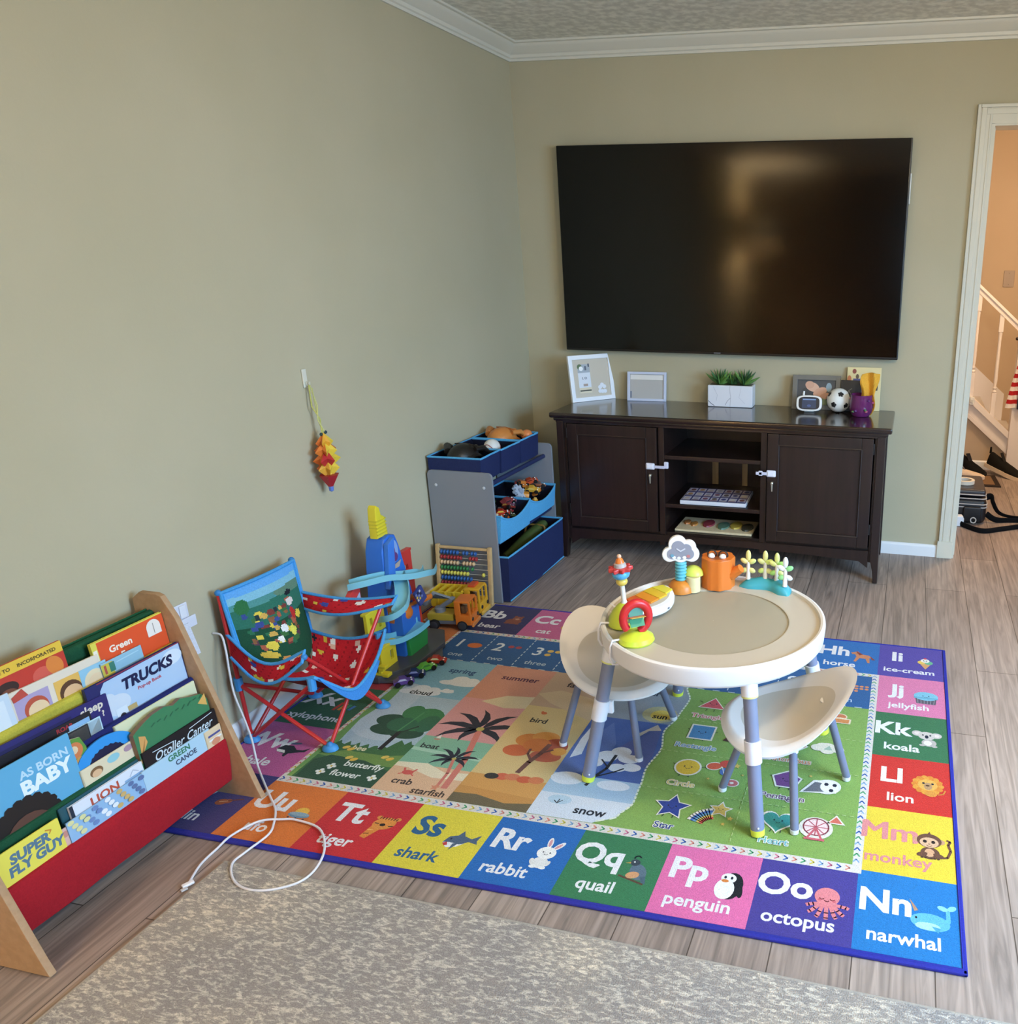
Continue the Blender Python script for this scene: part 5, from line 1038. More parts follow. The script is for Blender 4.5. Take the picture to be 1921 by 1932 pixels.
b = MB(); b.surf(backf, 64, 60, pat_back, .003, '22415f'); cl_(b).build('backrest', FABRIC(), ch)
def edge(fn, pts, name, r=.0055, col='4a97d4'):
    b = MB(); b.tube([fn(u, v) for u, v in pts], r, col, 8); cl_(b).build(name, FABRIC(), ch)
edge(backf, [(0, i / 12) for i in range(13)] + [(i / 14, 1) for i in range(1, 14)] + [(1, 1 - i / 12) for i in range(13)], 'back_piping')
def seatf(u, v):     # u back->front, v near->far
    bk = Vector(backf(v, 0)); fr = Vector((.318, -2.222, .262)).lerp(Vector((.372, -1.945, .292)), v)
    p = bk.lerp(fr, u); sag = math.sin(math.pi * v) ** .9 * .075 * (.35 + .65 * u) + .03 * math.sin(math.pi * u)
    hang = .055 * math.exp(-((v - .33) / .20) ** 2) * u ** 4
    return (p.x + .035 * u * math.sin(math.pi * v), p.y, p.z - sag + (0 if v > .98 else 0) - hang * .6)
b = MB(); b.surf(seatf, 44, 44, pat_red, .003, '5a1a20'); cl_(b).build('seat', FABRIC(), ch)
edge(seatf, [(i / 14, 0) for i in range(15)] + [(1, i / 18) for i in range(1, 19)] + [(1 - i / 14, 1) for i in range(1, 15)], 'seat_piping')
# front edge flap (the blue underside shows)
def flap(u, v):
    p = Vector(seatf(1, v * .7 + .02)); return (p.x + .012 * u, p.y, p.z - .035 * u * math.sin(math.pi * v) ** .7)
b = MB(); b.surf(flap, 6, 20, '3f84cc', .002); cl_(b).build('front_flap', FABRIC(), ch)
def armF(u, v):      # u back->front, v low->high edge, far side
    lo = Vector((.078, -1.955, .345)).lerp(Vector((.415, -1.950, .392)), u); hi = Vector((.080, -1.952, .402)).lerp(Vector((.425, -1.935, .414)), u)
    p = lo.lerp(hi, v); return (p.x, p.y - .012 * math.sin(math.pi * v) * math.sin(math.pi * u) - .03 * (1 - v) * math.sin(math.pi * u), p.z - .018 * math.sin(math.pi * u))
b = MB(); b.surf(armF, 40, 14, lambda u, v: pat_red(u, v * .3 + .3), .004, '5a1a20'); cl_(b).build('armrest', FABRIC(), ch)
edge(armF, [(i / 12, 1) for i in range(13)] + [(1, .5)] + [(1 - i / 12, 0) for i in range(13)], 'arm_piping', .005)
def armN(u, v):
    lo = Vector((.045, -2.232, .300)).lerp(aN + Vector((.0, -.012, -.012)), u); hi = Vector((.040, -2.226, .372)).lerp(aN + Vector((0, .006, .018)), u)
    p = lo.lerp(hi, v); return (p.x, p.y - .015 * math.sin(math.pi * u), p.z - .062 * math.sin(math.pi * u) ** 1.1 - .01 * (1 - v) * math.sin(math.pi * u))
b = MB(); b.surf(armN, 40, 14, lambda u, v: pat_red(u, v * .3 + .1), .004, '3a1418'); cl_(b).build('armrest', FABRIC(), ch)
edge(armN, [(i / 12, 0) for i in range(13)] + [(1, .5)] + [(1 - i / 12, 1) for i in range(13)], 'arm_piping', .005)
# ------------------------------------------------------------------ paper ornament on the wall
hk = thing('wall_hook', 'small clear adhesive hook stuck on the long wall above the paper ornament', 'hook', (0, -1.693, 1.065))
b = MB(); b.box((.003, 0, 0), (.005, .020, .062), 'd6d4c6', None, .002); b.build('plate', PLASTIC(), hk)
b = MB(); b.tube([(.005, 0, -.012), (.012, 0, -.026), (.018, 0, -.020), (.019, 0, -.010)], .0035, 'c4c2b4', 8); b.build('prong', PLASTIC(), hk)
orn = thing('paper_ornament', 'red, orange and yellow folded paper ornament hanging on the long wall', 'ornament', (.045, -1.695, .672))
b = MB(); hz = 1.043 - .672
b.tube([(-.028, .0, hz), (-.022, -.008, .30), (-.010, .008, .255), (0, -.006, .208)], .0022, 'c3bf6a', 6); b.tube([(-.028, .004, hz), (-.018, .014, .30), (-.008, -.006, .255), (0, .010, .208)], .0022, 'c9c886', 6); b.tube([(-.024, .008, hz - .01), (-.016, .006, .25), (0, .002, .208)], .002, 'b9b878', 6)
b.build('string', FABRIC(), orn)
b = MB(); b.ball((0, -.010, .206), (.005, .006, .006), '24403f', 8, 6); b.ball((0, .012, .209), (.005, .007, .006), '1f3a4a', 8, 6); b.build('bead', PLASTIC(), orn)
def ppoly(p, c, t=.0): b = MB(); b.add(p, [tuple(range(len(p)))], c); return b
tiers = [(.052, .028, .040, 'a3202a', 0), (.088, .046, .052, 'd8a23a', 25), (.118, .052, .05, 'b3262c', 50), (.150, .047, .05, 'd5752c', 20), (.178, .034, .044, 'dfa02f', 60)]
for z, r, h, c, ro in tiers:
    b = MB(); n = 6; vs = [(0, 0, z + h * .75), (0, 0, z - h * .8)] ; fs = []; cc = []
    for k in range(2 * n):
        g = math.radians(ro + k * 180 / n); rr = r * (1 if k % 2 == 0 else .55); vs.append((rr * math.cos(g) * .75, rr * math.sin(g), z + (h * .12 if k % 2 else -h * .05)))
    for k in range(2 * n):
        i, j = 2 + k, 2 + (k + 1) % (2 * n); c2 = (c, 'e3b832', c, 'cc6a2a', c, 'e0c040')[(k // 2) % 6]
        fs += [(0, i, j), (1, j, i)]; cc += [c2, c2]
    b.add(vs, fs, cc); b.build('paper_star', PAPER(), orn, 10)
b = MB(); b.lathe([(.001, 0), (.008, .004), (.009, .02), (.034, .062), (.001, .064)], ['5a74c0', '5a74c0', 'a3202a', 'a3202a'], 6); b.build('tip', PAPER(), orn, 10)
# ------------------------------------------------------------------ white cord from the wall, wall tabs
CZ_ = RUGZ - .0088
b = MB()
raw = [(.003, -2.238, .378), (.030, -2.236, .372), (.050, -2.250, .330), (.060, -2.262, .27), (.075, -2.275, .20), (.115, -2.296, .135), (.150, -2.318, .085), (.175, -2.340, .045), (.200, -2.362, .019), (.262, -2.412, .0125), (.330, -2.466, .0125), (.379, -2.506, .0125), (.417, -2.556, .0135), (.437, -2.600, .014), (.425, -2.665, .0126), (.425, -2.708, .0126), (.468, -2.752, .0126), (.52, -2.772, .0126), (.575, -2.765, .0126), (.628, -2.729, .0126), (.640, -2.680, .0128), (.615, -2.612, .0126), (.55, -2.548, .0126), (.466, -2.531, .0126), (.43, -2.540, .0152), (.378, -2.563, .0175), (.345, -2.620, .0128), (.335, -2.662, .004), (.340, -2.72, .0032), (.366, -2.783, .0032)]
b.tube(crom([(x, y, z + (CZ_ if .01 < z < .03 and y > -2.66 else 0)) for x, y, z in raw]), .0030, 'dcd8dc', 8); cb = b.build('charging_cable', MATTE()); setp(cb, 'white charging cord looping from the wall over the rug corner', 'cord')
b = MB(); b.box((.366, -2.783, .0042), (.012, .026, .007), 'ecebee', Rz(-28), .002); b.box((.372, -2.800, .0042), (.008, .014, .004), 'c9c9cc', Rz(-28), .001); o = b.build('plug', MATTE(), cb)
for y, z, w, h, lab in ((-2.330, .487, .052, .046, 'square white plastic tab stuck on the wall behind the bookshelf top'),):
    t = thing('wall_tab', lab, 'wall tab', (0, y, z)); b = MB(); b.box((.003, 0, 0), (.005, w, h), 'd6d9e6', None, .002); b.build('base', MATTE(), t)
    b = MB(); b.box((.007, .006, 0), (.005, .02, h * .8), 'e4e6ee', None, .0015); b.build('clip', MATTE(), t)
t = thing('wall_strap', 'white anti-tip strap hanging on the wall beside the bookshelf board', 'strap', (0, -2.318, .438))
b = MB(); b.box((.003, .006, .008), (.005, .058, .034), 'd9dce8', None, .002); b.build('anchor', MATTE(), t)
b = MB(); b.surf(lambda u, v: (.007 + .010 * v, -.020 + .024 * u + .010 * v, .010 - .10 * v), 4, 8, 'd3d6e2', .0015); b.build('webbing', FABRIC(), t)

# ------------------------------------------------------------------ toy organizer with fabric bins
og = thing('toy_organizer', 'grey toy organizer rack between the long wall and the dark cabinet', 'organizer', (.16, -.76, 0))
OO = Vector((.16, -.76, 0))
def co(b): b.v = [tuple(Vector(p) - OO) for p in b.v]; return b
def rpoly(x0, x1, z0, z1, r, n=6):
    P = [(x0, z0), (x1, z0)]
    for cx_, cz_, a in ((x1 - r, z1 - r, 0), (x0 + r, z1 - r, 90)):
        for k in range(n + 1): g = math.radians(a + 90 * k / n); P.append((cx_ + r * math.cos(g), cz_ + r * math.sin(g)))
    return P
GP = mat('grey_laminate', .45)
for y in (-1.058, -.462):
    b = MB(); b.prism(rpoly(.010, .312, .002, .592, .022), .012, '83868e', frame((0, y + .006, 0), (1, 0, 0), (0, 0, 1)), bev=.002); o = co(b).build('side_panel', GP, og)
    for x in (.048, .272):
        b = MB(); b.lathe([(.0065, 0), (.0055, .0015), (.001, .0018)], 'c9cbd0', 12, Tr(x, y - .006, .527) @ Rx(90)); co(b).build('screw_cap', METAL(), o)
NV = '232c54'; LBL = '57a6d6'
for x, z in ((.268, .527), (.052, .527), (.285, .262), (.052, .28), (.290, .02), (.05, .02)):
    b = MB(); b.tube([(x, -1.054, z), (x, -.466, z)], .0105, NV if x > .2 else '70747c', 12); co(b).build('dowel', MATTE(), og)
def fbin(label, x0, x1, y0, y1, z0, z1, col, trim, scoop=0.0, out=0.0, rz=0.0, group='fabric bins in the toy organizer', base=False, dz=0.0):
    cx_, cy_ = (x0 + x1) / 2, (y0 + y1) / 2; r = thing('fabric_bin', label, 'bin', M=Tr(cx_, cy_, z0) @ Rz(rz) @ Ry(dz), group=group)
    hx, hy_, h = (x1 - x0) / 2, (y1 - y0) / 2, z1 - z0; t = .004
    def top(y): return h - scoop * (math.cos(math.pi * y / (2 * hy_ * 1.02)) ** .8 if abs(y) < hy_ else 0)
    b = MB()
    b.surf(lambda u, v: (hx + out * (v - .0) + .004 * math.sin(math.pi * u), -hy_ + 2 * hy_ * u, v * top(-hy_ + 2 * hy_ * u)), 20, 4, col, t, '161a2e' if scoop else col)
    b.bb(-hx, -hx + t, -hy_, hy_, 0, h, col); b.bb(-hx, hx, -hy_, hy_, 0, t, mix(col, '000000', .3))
    for s in (-1, 1):
        P = [(-hx, 0), (hx, 0), (hx + out, top(s * hy_ * .995)), (-hx, h)]; b.prism(P, t, col, frame((0, s * hy_ + t / 2, 0), (1, 0, 0), (0, 0, 1)))
    # dark lining
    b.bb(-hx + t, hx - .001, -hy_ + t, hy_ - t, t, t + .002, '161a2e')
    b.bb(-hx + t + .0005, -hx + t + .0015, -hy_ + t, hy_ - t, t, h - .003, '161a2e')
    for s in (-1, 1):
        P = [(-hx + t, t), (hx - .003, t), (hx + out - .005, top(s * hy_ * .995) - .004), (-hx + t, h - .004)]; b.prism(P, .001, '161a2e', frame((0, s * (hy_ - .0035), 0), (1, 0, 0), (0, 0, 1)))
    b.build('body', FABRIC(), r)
    b = MB(); P = [(-hx, -hy_, h)] + [(hx + out, -hy_ + 2 * hy_ * k / 16, top(-hy_ + 2 * hy_ * k / 16)) for k in range(17)] + [(-hx, hy_, h)]
    b.tube(P, .0045, trim, 8, True)
    if base: b.tube([(hx + .001, -hy_, .004), (hx + .001, hy_, .004)], .0035, trim, 6)
    b.build('rim_binding', FABRIC(), r); return r
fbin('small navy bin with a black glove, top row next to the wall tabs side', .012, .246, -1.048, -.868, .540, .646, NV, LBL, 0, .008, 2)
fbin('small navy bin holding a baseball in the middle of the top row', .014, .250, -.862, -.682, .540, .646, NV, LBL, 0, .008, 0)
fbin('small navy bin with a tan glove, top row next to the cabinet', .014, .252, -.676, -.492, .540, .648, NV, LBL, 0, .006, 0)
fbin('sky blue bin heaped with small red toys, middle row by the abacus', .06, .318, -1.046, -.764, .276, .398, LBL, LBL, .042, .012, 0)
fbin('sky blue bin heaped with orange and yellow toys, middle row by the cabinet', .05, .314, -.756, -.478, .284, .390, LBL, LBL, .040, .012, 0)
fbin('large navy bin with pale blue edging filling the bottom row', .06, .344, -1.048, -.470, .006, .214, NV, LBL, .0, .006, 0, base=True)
# gloves, balls, bat
def glove(name, label, loc, rz, c1, c2, k=1.0):
    g = thing(name, label, 'baseball glove', M=Tr(*loc) @ Rz(rz) @ Sc(k, k, k))
    b = MB(); b.surf(lambda u, v: ((u - .5) * .17, (v - .5) * .13 * (1 - .35 * abs(2 * u - 1) ** 2), .055 * math.sin(math.pi * u) ** .7 * (.55 + .45 * math.sin(math.pi * v)) + .012 * math.sin(v * 18) * .5), 20, 16, c1, .010, c2); b.ball((-.005, 0, .022), (.078, .060, .060), c1, 18, 8, None, 0.0); b.build('palm', LEATHER(), g)
    for i in range(4):
        b = MB(); y = -.055 + .034 * i; b.tube([(.01, y, .060), (.055, y * 1.15, .058), (.090, y * 1.2, .030)], [.011, .012, .008], c1, 10); b.build('finger', LEATHER(), g)
    b = MB(); b.tube([(-.04, .05, .05), (.0, .085, .062), (.04, .09, .045)], [.016, .017, .010], c1, 10); b.build('thumb', LEATHER(), g)
    b = MB(); b.tube([(.02, -.06, .072), (.02, 0, .078), (.02, .06, .072)], .003, c2, 6); b.build('lacing', LEATHER(), g); return g
glove('baseball_glove', 'black baseball glove bulging out of the navy bin nearest the wall', (.128, -.955, .606), 80, '1d1815', '2c2019', 1.0)
glove('baseball_glove', 'tan orange baseball glove lying in the navy bin by the cabinet', (.13, -.60, .608), 70, 'c9803f', 'b9662c', 1.0)
bb_ = thing('baseball', 'white baseball with red stitching in the middle navy bin', 'ball', (.180, -.800, .640))
b = MB(); b.ball((0, 0, 0), .037, 'dcd9d4', 20, 14); b.build('cover', LEATHER(), bb_)
b = MB(); b.tube([tuple(Rz(35) @ Vector((.0372 * math.cos(t) * math.cos(.5 * math.sin(2 * t)), .0372 * math.sin(t) * math.cos(.5 * math.sin(2 * t)), .0372 * math.sin(.5 * math.sin(2 * t)))))  for t in [2 * math.pi * k / 40 for k in range(40)]], .0016, '9a2f34', 5, True); b.build('stitching', FABRIC(), bb_)
b = MB(); b.ball((0, 0, 0), .028, 'd9824a', 16, 10); o = b.build('orange_ball', PLASTIC(), M=Tr(.222, -.535, .642)); setp(o, 'small orange ball in the navy bin by the cabinet', 'ball')
bt = thing('toy_bat', 'dark green toy bat lying across the large bottom bin', 'bat', M=Tr(.25, -.78, .165) @ Rz(82) @ Ry(-9))
b = MB(); b.lathe([(.001, -.24), (.014, -.238), (.012, -.20), (.014, -.05), (.027, .10), (.028, .22), (.020, .245), (.001, .25)], '46562c', 20, Ry(90)); b.build('barrel', PLASTIC(), bt)
b = MB(); b.lathe([(.014, -.238), (.0145, -.10)], '1c1c1a', 16, Ry(90)); b.build('grip', RUBBER(), bt)
b = MB(); b.tube(rrloop(.05, .035, .02, 0), .005, '8a6a34', 8, True); o = b.build('toy_ring', PLASTIC(), M=Tr(.27, -.62, .185) @ Rx(65)); setp(o, 'amber plastic ring resting inside the large bottom bin', 'toy')
# little toys heaped in the sky blue bins
def toycar(name, label, M_, c1, c2, k=1.0, group=None, cat='toy car'):
    r = thing(name, label, cat, M=M_ @ Sc(k, k, k), group=group)
    b = MB(); P = [(-.034, .006), (.034, .006), (.036, .013), (.030, .018), (.014, .020), (.006, .030), (-.014, .031), (-.024, .021), (-.034, .019)]
    b.prism(P, .030, c1, frame((0, .015, 0), (1, 0, 0), (0, 0, 1)), bev=.003); b.build('body', PLASTIC(), r)
    b = MB(); b.prism([(.011, .021), (.005, .028), (-.012, .029), (-.020, .022)], .0306, c2, frame((0, .0153, 0), (1, 0, 0), (0, 0, 1))); b.ball((.026, .008, .017), .004, 'f0f0ea', 8, 6); b.ball((.026, -.008, .017), .004, 'f0f0ea', 8, 6); b.build('windows', PLASTIC(), r)
    for x in (-.021, .021):
        for y in (-.016, .016):
            b = MB(); b.lathe([(.0085, -.004), (.0095, -.002), (.0095, .002), (.0085, .004), (.004, .0045)], '151517', 14, Tr(x, y, .0095) @ Rx(90 if y < 0 else -90)); b.build('wheel', RUBBER(), r)
    return r
toys = [('toy_car', 'red toy car heaped in the sky blue bin by the abacus', (.272, -.93, .350), 30, 'b8341f', 'e2c04a'), ('toy_car', 'dark brown-red toy car at the edge of the sky blue bin by the abacus', (.262, -.855, .352), -20, '7a2a22', 'd9a050'), ('toy_car', 'maroon toy car on the heap in the sky blue bin by the abacus', (.235, -.80, .366), 60, '8a3a3c', '3a2a30'), ('toy_car', 'black toy car half buried in the sky blue bin by the abacus', (.20, -.90, .362), 100, '1c1c20', '4a4a54'), ('toy_car', 'dark green toy car at the back of the sky blue bin by the abacus', (.16, -.83, .372), -30, '33502e', '1e2a1c'), ('toy_car', 'yellow-topped red toy car low in the sky blue bin by the abacus', (.255, -.99, .342), 12, 'a8401f', 'e0cf6a'),
        ('toy_car', 'orange-red toy car on top of the bin by the cabinet', (.232, -.545, .392), 40, 'c9502a', '7a2a1c'), ('toy_car', 'orange toy car on the heap of the bin by the cabinet', (.20, -.58, .382), -40, 'cf7a34', '3a2a22'), ('toy_car', 'yellow toy car on the heap of the bin by the cabinet', (.262, -.60, .368), 15, 'd9a53a', 'e8d27a'), ('toy_car', 'amber toy car low in the bin by the cabinet', (.255, -.665, .352), -60, 'd58a2f', '4a3a20')]
toys += [('toy_car', 'red-brown toy car at the front lip of the sky blue bin by the abacus', (.285, -.965, .334), 70, 'a23a22', 'e2d2a0'), ('toy_car', 'purple toy car beneath the gear in the sky blue bins', (.245, -.775, .352), -75, '6a3a52', 'b08a9a'), ('toy_car', 'orange toy car with cream windows at the front lip by the cabinet', (.275, -.560, .348), 85, 'd2742e', 'e6d6b0'), ('toy_car', 'brown toy car at the far end of the bin by the cabinet', (.25, -.505, .362), 25, '8a4a2a', '2a221e'), ('toy_car', 'olive toy car low at the front of the bin by the abacus', (.278, -.890, .330), -15, '4a4a2a', 'a9a05a'), ('toy_car', 'grey toy car at the front of the bin by the cabinet', (.268, -.700, .336), 40, '6a6f78', '2a2c34')]
for n_, lab, loc, rz, c1, c2 in toys:
    toycar(n_, lab, Tr(loc[0], loc[1], loc[2] + .014) @ Rz(rz) @ Rx(rnd.uniform(-25, 25)) @ Ry(rnd.uniform(-20, 20)), c1, c2, 1.0, 'toys heaped in the sky blue bins')
def blob(name, label, loc, col, s, cat='toy', R=None):
    r = thing(name, label, cat, M=Tr(*loc) @ (R or Matrix.Identity(4)), group='toys heaped in the sky blue bins')
    b = MB(); b.box((0, 0, 0), s, col, None, min(s) * .3); b.build('body', PLASTIC(), r)
    b = MB(); b.lathe([(min(s) * .5, 0), (min(s) * .4, min(s) * .35), (.001, min(s) * .4)], mix(col, 'ffffff', .2), 10, Tr(0, 0, s[2] * .5)); b.build('stud', PLASTIC(), r); return r
def gearpts(n, r0, r1): return [(rr * math.cos(math.radians(a)), rr * math.sin(math.radians(a))) for k in range(n) for rr, a in ((r0, k * 360 / n), (r0, (k + .5) * 360 / n), (r1, (k + .55) * 360 / n), (r1, (k + .95) * 360 / n))]
b = MB(); b.prism(gearpts(9, .030, .040), .018, 'b4bccb', None, bev=.002); b.lathe([(.001, .0), (.014, .0), (.014, .006), (.001, .006)], '9aa3b5', 14, Tr(0, 0, .018)); o = b.build('toy_gear', PLASTIC(), M=Tr(.232, -.690, .398) @ Ry(55) @ Rz(20)); setp(o, 'pale grey-blue toy gear sticking up between the two sky blue bins', 'toy', 'toys heaped in the sky blue bins')
blob('toy_block', 'pink toy block at the split between the sky blue bins', (.275, -.725, .362), 'c98a9c', (.03, .022, .016))
blob('toy_block', 'white toy block against the back of the bin by the abacus', (.14, -.93, .388), 'dfe0e4', (.018, .03, .03), R=Ry(30))
blob('toy_block', 'navy toy block behind the red toys in the bin by the abacus', (.12, -.875, .376), '2a3a6a', (.04, .03, .03), R=Rz(20))
blob('toy_block', 'white toy block behind the orange toys by the cabinet', (.185, -.515, .392), 'dcdce0', (.014, .02, .036), R=Ry(-20))
blob('toy_block', 'red toy block on top of the heap by the cabinet', (.175, -.555, .405), 'b83a2a', (.05, .035, .022), R=Rz(35))
for lab, loc, c, sz, rz in (('orange toy block at the lip of the bin by the abacus', (.288, -.925, .352), 'd0662c', (.03, .02, .018), 20), ('dark brown toy block in the middle of the bin by the abacus', (.245, -.90, .372), '3c2a24', (.04, .03, .022), 50), ('cream toy block near the abacus end of its bin', (.262, -.955, .366), 'e0cf9a', (.016, .016, .016), 10), ('purple toy block under the gear beside the dark toys', (.235, -.745, .378), '7a5a86', (.03, .024, .02), 35), ('dark red toy block in the bin by the abacus near the gear', (.262, -.835, .362), '8f2f2c', (.036, .02, .02), -25), ('lime toy block deep in the bin by the abacus', (.20, -.965, .376), '8a9a44', (.022, .022, .02), 15), ('black toy block beside the yellow car by the cabinet', (.225, -.635, .378), '1d1d22', (.034, .03, .02), 40), ('amber toy block at the lip of the bin by the cabinet', (.285, -.625, .346), 'd9a03a', (.024, .022, .018), 60), ('dark orange toy block in front of the red cars by the cabinet', (.255, -.570, .378), 'c9662a', (.028, .02, .018), -30)):
    blob('toy_block', lab, loc, c, sz, R=Rz(rz) @ Rx(15))
# ------------------------------------------------------------------ abacus
ab = thing('abacus', 'wooden bead abacus leaning on the grey side of the organizer', 'abacus', M=frame((.030, -1.112, RUGZ * 0 + .0005), (1, .02, 0), (0, .10, 1)))
WD = 'c9a878'; AW, AH = .262, .268
for x in (.009, AW - .009):
    b = MB(); b.box((x, AH / 2, .0), (.018, AH, .018), WD, None, .004); b.build('post', WOODL(), ab)
for y in (.018, AH - .012):
    b = MB(); b.box((AW / 2, y, 0), (AW - .03, .012, .012), WD, None, .003); b.build('rail', WOODL(), ab)
b = MB(); b.box((AW - .009, .007, .02), (.022, .014, .075), 'bf9c6c', None, .003); b.build('foot', WOODL(), ab)
b = MB(); b.box((.009, .007, .02), (.022, .014, .075), 'bf9c6c', None, .003); b.build('foot', WOODL(), ab)
bead = {}
CB = ['2f5f9f', 'a32f34', 'd9b48a', '2f7a44', 'ddcf5a', '2f5f9f', '8f2c34', '2f7a44', 'c9762f', '3a3a44']
PAT = [[0, 1, 2, 3, 4, 5, 7, 8, 9.6, 10.6], [0, 1, 2.2, 3.2, 4.2, 5.2, 6, 9, 10, 10.9], [0, 1, 2, 3, 4, 5, 7, 8, 9, 10], [0, 1, 2, 3, 4, 5, 6, 7, 8, 9.6], [0, 1, 2, 3, 4, 5, 6, 7, 8, 13], [0, 1, 2, 3, 4, 5, 6, 7, 8, 9], [0, 1, 2, 3, 4, 5, 6, 7, 8, 9], [0, 1, 2, 3, 4, 5, 6, 7, 8, 9], [0, 1, 2, 3, 4, 5, 6, 7, 8, 9], [0, 1, 2, 3, 4, 5, 6, 7, 8, 9]]
for r in range(10):
    y = AH - .034 - r * .0232
    b = MB(); b.tube([(.016, y, 0), (AW - .016, y, 0)], .0016, 'b9b4a8', 6); b.build('wire', METAL(), ab)
    b = MB(); b.lathe([(.002, -.0072), (.0072, -.005), (.0098, 0), (.0072, .005), (.002, .0072)], CB[r], 12, Ry(90)); o = b.build('bead', PLASTIC(), ab)
    for k, s in enumerate(PAT[r]):
        q = o if k == 0 else o.copy()
        if k: COL.objects.link(q); q.parent = ab
        q.location = (.026 + s * .0150, y, 0)
# ------------------------------------------------------------------ toy trucks
def truck(label, M_, cab_c, kind):
    r = thing('toy_truck', label, 'toy truck', M=M_)
    b = MB(); b.bb(-.10, .095, -.030, .030, .020, .038, '6a6e76' if kind == 'arm' else 'cf9a2f', .004); b.build('chassis', PLASTIC(), r)
    b = MB()   # cab: open windows made of posts
    x0, x1, w, z0, z1 = .030, .098, .042, .022, .128
    b.bb(x0, x1, -w, w, z0, .068, cab_c, .006); b.bb(x0, x1 - .006, -w, w, .118, z1, cab_c, .004)
    b.bb(x0, x0 + .008, -w, w, .066, .120, cab_c, .003)
    for y in (-w, w - .009): b.bb(x1 - .012, x1 - .002, y, y + .009, .062, .122, cab_c, .003); b.bb(x0 + .002, x0 + .024, y, y + .009, .062, .122, cab_c, .003)
    b.bb(x1 - .010, x1 - .003, -.003, .003, .066, .120, cab_c, .002)
    b.build('cab', PLASTIC(), r)
    b = MB(); b.bb(x1 - .002, x1 + .008, -w, w, .016, .034, mix(cab_c, 'e8e0d0', .15), .004); b.build('bumper', PLASTIC(), r)
    b = MB(); [b.lathe([(.008, 0), (.007, .003), (.001, .0035)], '2a2622', 12, Tr(x1, y, .048) @ Ry(90)) for y in (-.028, .028)]; b.build('headlight', PLASTIC(), r)
    b = MB(); b.box((x0 + .03, 0, .085), (.02, .05, .035), '6a5038', None, .004); b.ball((x0 + .03, 0, .105), .012, 'd9a878', 10, 8); b.build('driver_figure', PLASTIC(), r)
    for x in (-.060, .058):
        for y in (-.036, .036):
            b = MB(); b.lathe([(.017, -.009), (.0215, -.006), (.0215, .006), (.017, .009), (.009, .010), (.001, .010)], ['17171a'] * 3 + ['3a3a40'] * 3, 18, Tr(x, y, .0215) @ Rx(90 if y < 0 else -90)); b.build('wheel', RUBBER(), r)
    if kind == 'dump':
        b = MB(); c = 'd9b52f'
        b.bb(-.115, .022, -.045, .045, .046, .054, c, .002); b.bb(-.115, .022, -.045, -.038, .05, .112, c, .003); b.bb(-.115, .022, .038, .045, .05, .112, c, .003); b.bb(.016, .024, -.045, .045, .05, .118, c, .003); b.bb(-.118, -.111, -.045, .045, .05, .112, c, .003)
        for x in (-.085, -.05, -.015): b.bb(x - .005, x + .005, -.048, .048, .056, .110, c, .002)
        b.bb(.022, .050, -.04, .04, .108, .116, c, .003); b.build('dump_bed', PLASTIC(), r)
        b = MB(); b.box((.055, 0, .132), (.03, .05, .012), 'c9502a', None, .004); b.build('roof_light', PLASTIC(), r)
    else:
        b = MB(); b.bb(-.09, .02, -.032, .032, .036, .066, 'b9a13a', .005); b.build('deck', PLASTIC(), r)
        b = MB(); b.lathe([(.022, 0), (.022, .016), (.018, .020)], '7d828c', 16, Tr(-.045, 0, .066)); b.build('turntable', PLASTIC(), r)
        b = MB(); F = frame((0, .014, 0), (1, 0, 0), (0, 0, 1)); b.prism([(-.06, .080), (-.045, .074), (.012, .110), (.02, .125), (.004, .128)], .028, '7f858f', F, bev=.003); b.prism([(.0, .128), (.02, .118), (-.055, .140), (-.075, .120), (-.09, .122), (-.07, .15)], .018, '8d939c', frame((0, .009, 0), (1, 0, 0), (0, 0, 1)), bev=.003); b.build('crane_arm', PLASTIC(), r)
        b = MB(); b.box((-.100, 0, .112), (.03, .05, .03), '747a84', Ry(30), .006); b.build('bucket', PLASTIC(), r)
    return r
truck('orange toy truck with grey crane arm parked on the rug corner', Tr(.232, -1.338, RUGZ) @ Rz(9), 'd9762a', 'arm')
truck('yellow toy dump truck parked between the abacus and the orange truck', Tr(.214, -1.220, RUGZ) @ Rz(6) @ Sc(1.0, 1.0, 1.05), 'dba52c', 'dump')

# ------------------------------------------------------------------ toy tower playset
tw = thing('toy_tower', 'tall blue and yellow toy car tower with teal ramps against the long wall', 'toy tower', (.165, -1.62, RUGZ))
tw.scale = (1, 1, .97)
TO = Vector((.12, -1.62, RUGZ))
def ct(b): b.v = [tuple(Vector(p) - TO) for p in b.v]; return b
Z0 = RUGZ
b = MB(); b.prism([(.045, -1.835), (.185, -1.83), (.255, -1.70), (.262, -1.52), (.20, -1.42), (.05, -1.42)], .026, '4a4c52', Tr(0, 0, Z0), bev=.004); b.prism([(.185, -1.825), (.28, -1.80), (.30, -1.60), (.255, -1.53), (.2, -1.6)], .010, '55575d', Tr(0, 0, Z0), bev=.002)
ct(b).build('base', PLASTIC(), tw)
def seg(x0, x1, y0, y1, z0, z1, col, bev=.004, M=None): b = MB(); b.bb(x0, x1, y0, y1, z0, z1, col, bev, M); return b
BLU = '2f6fd0'; TEAL = '7fbfd0'; YEL = 'e0cd34'; REDT = 'cf3a34'; ORG = 'd9782c'; GRN = '2f8f4a'
b = MB()     # tapered blue tower with stepped profile
fr_ = frame((.060, 0, Z0), (0, 1, 0), (0, 0, 1))  # x along the wall, z toward the room
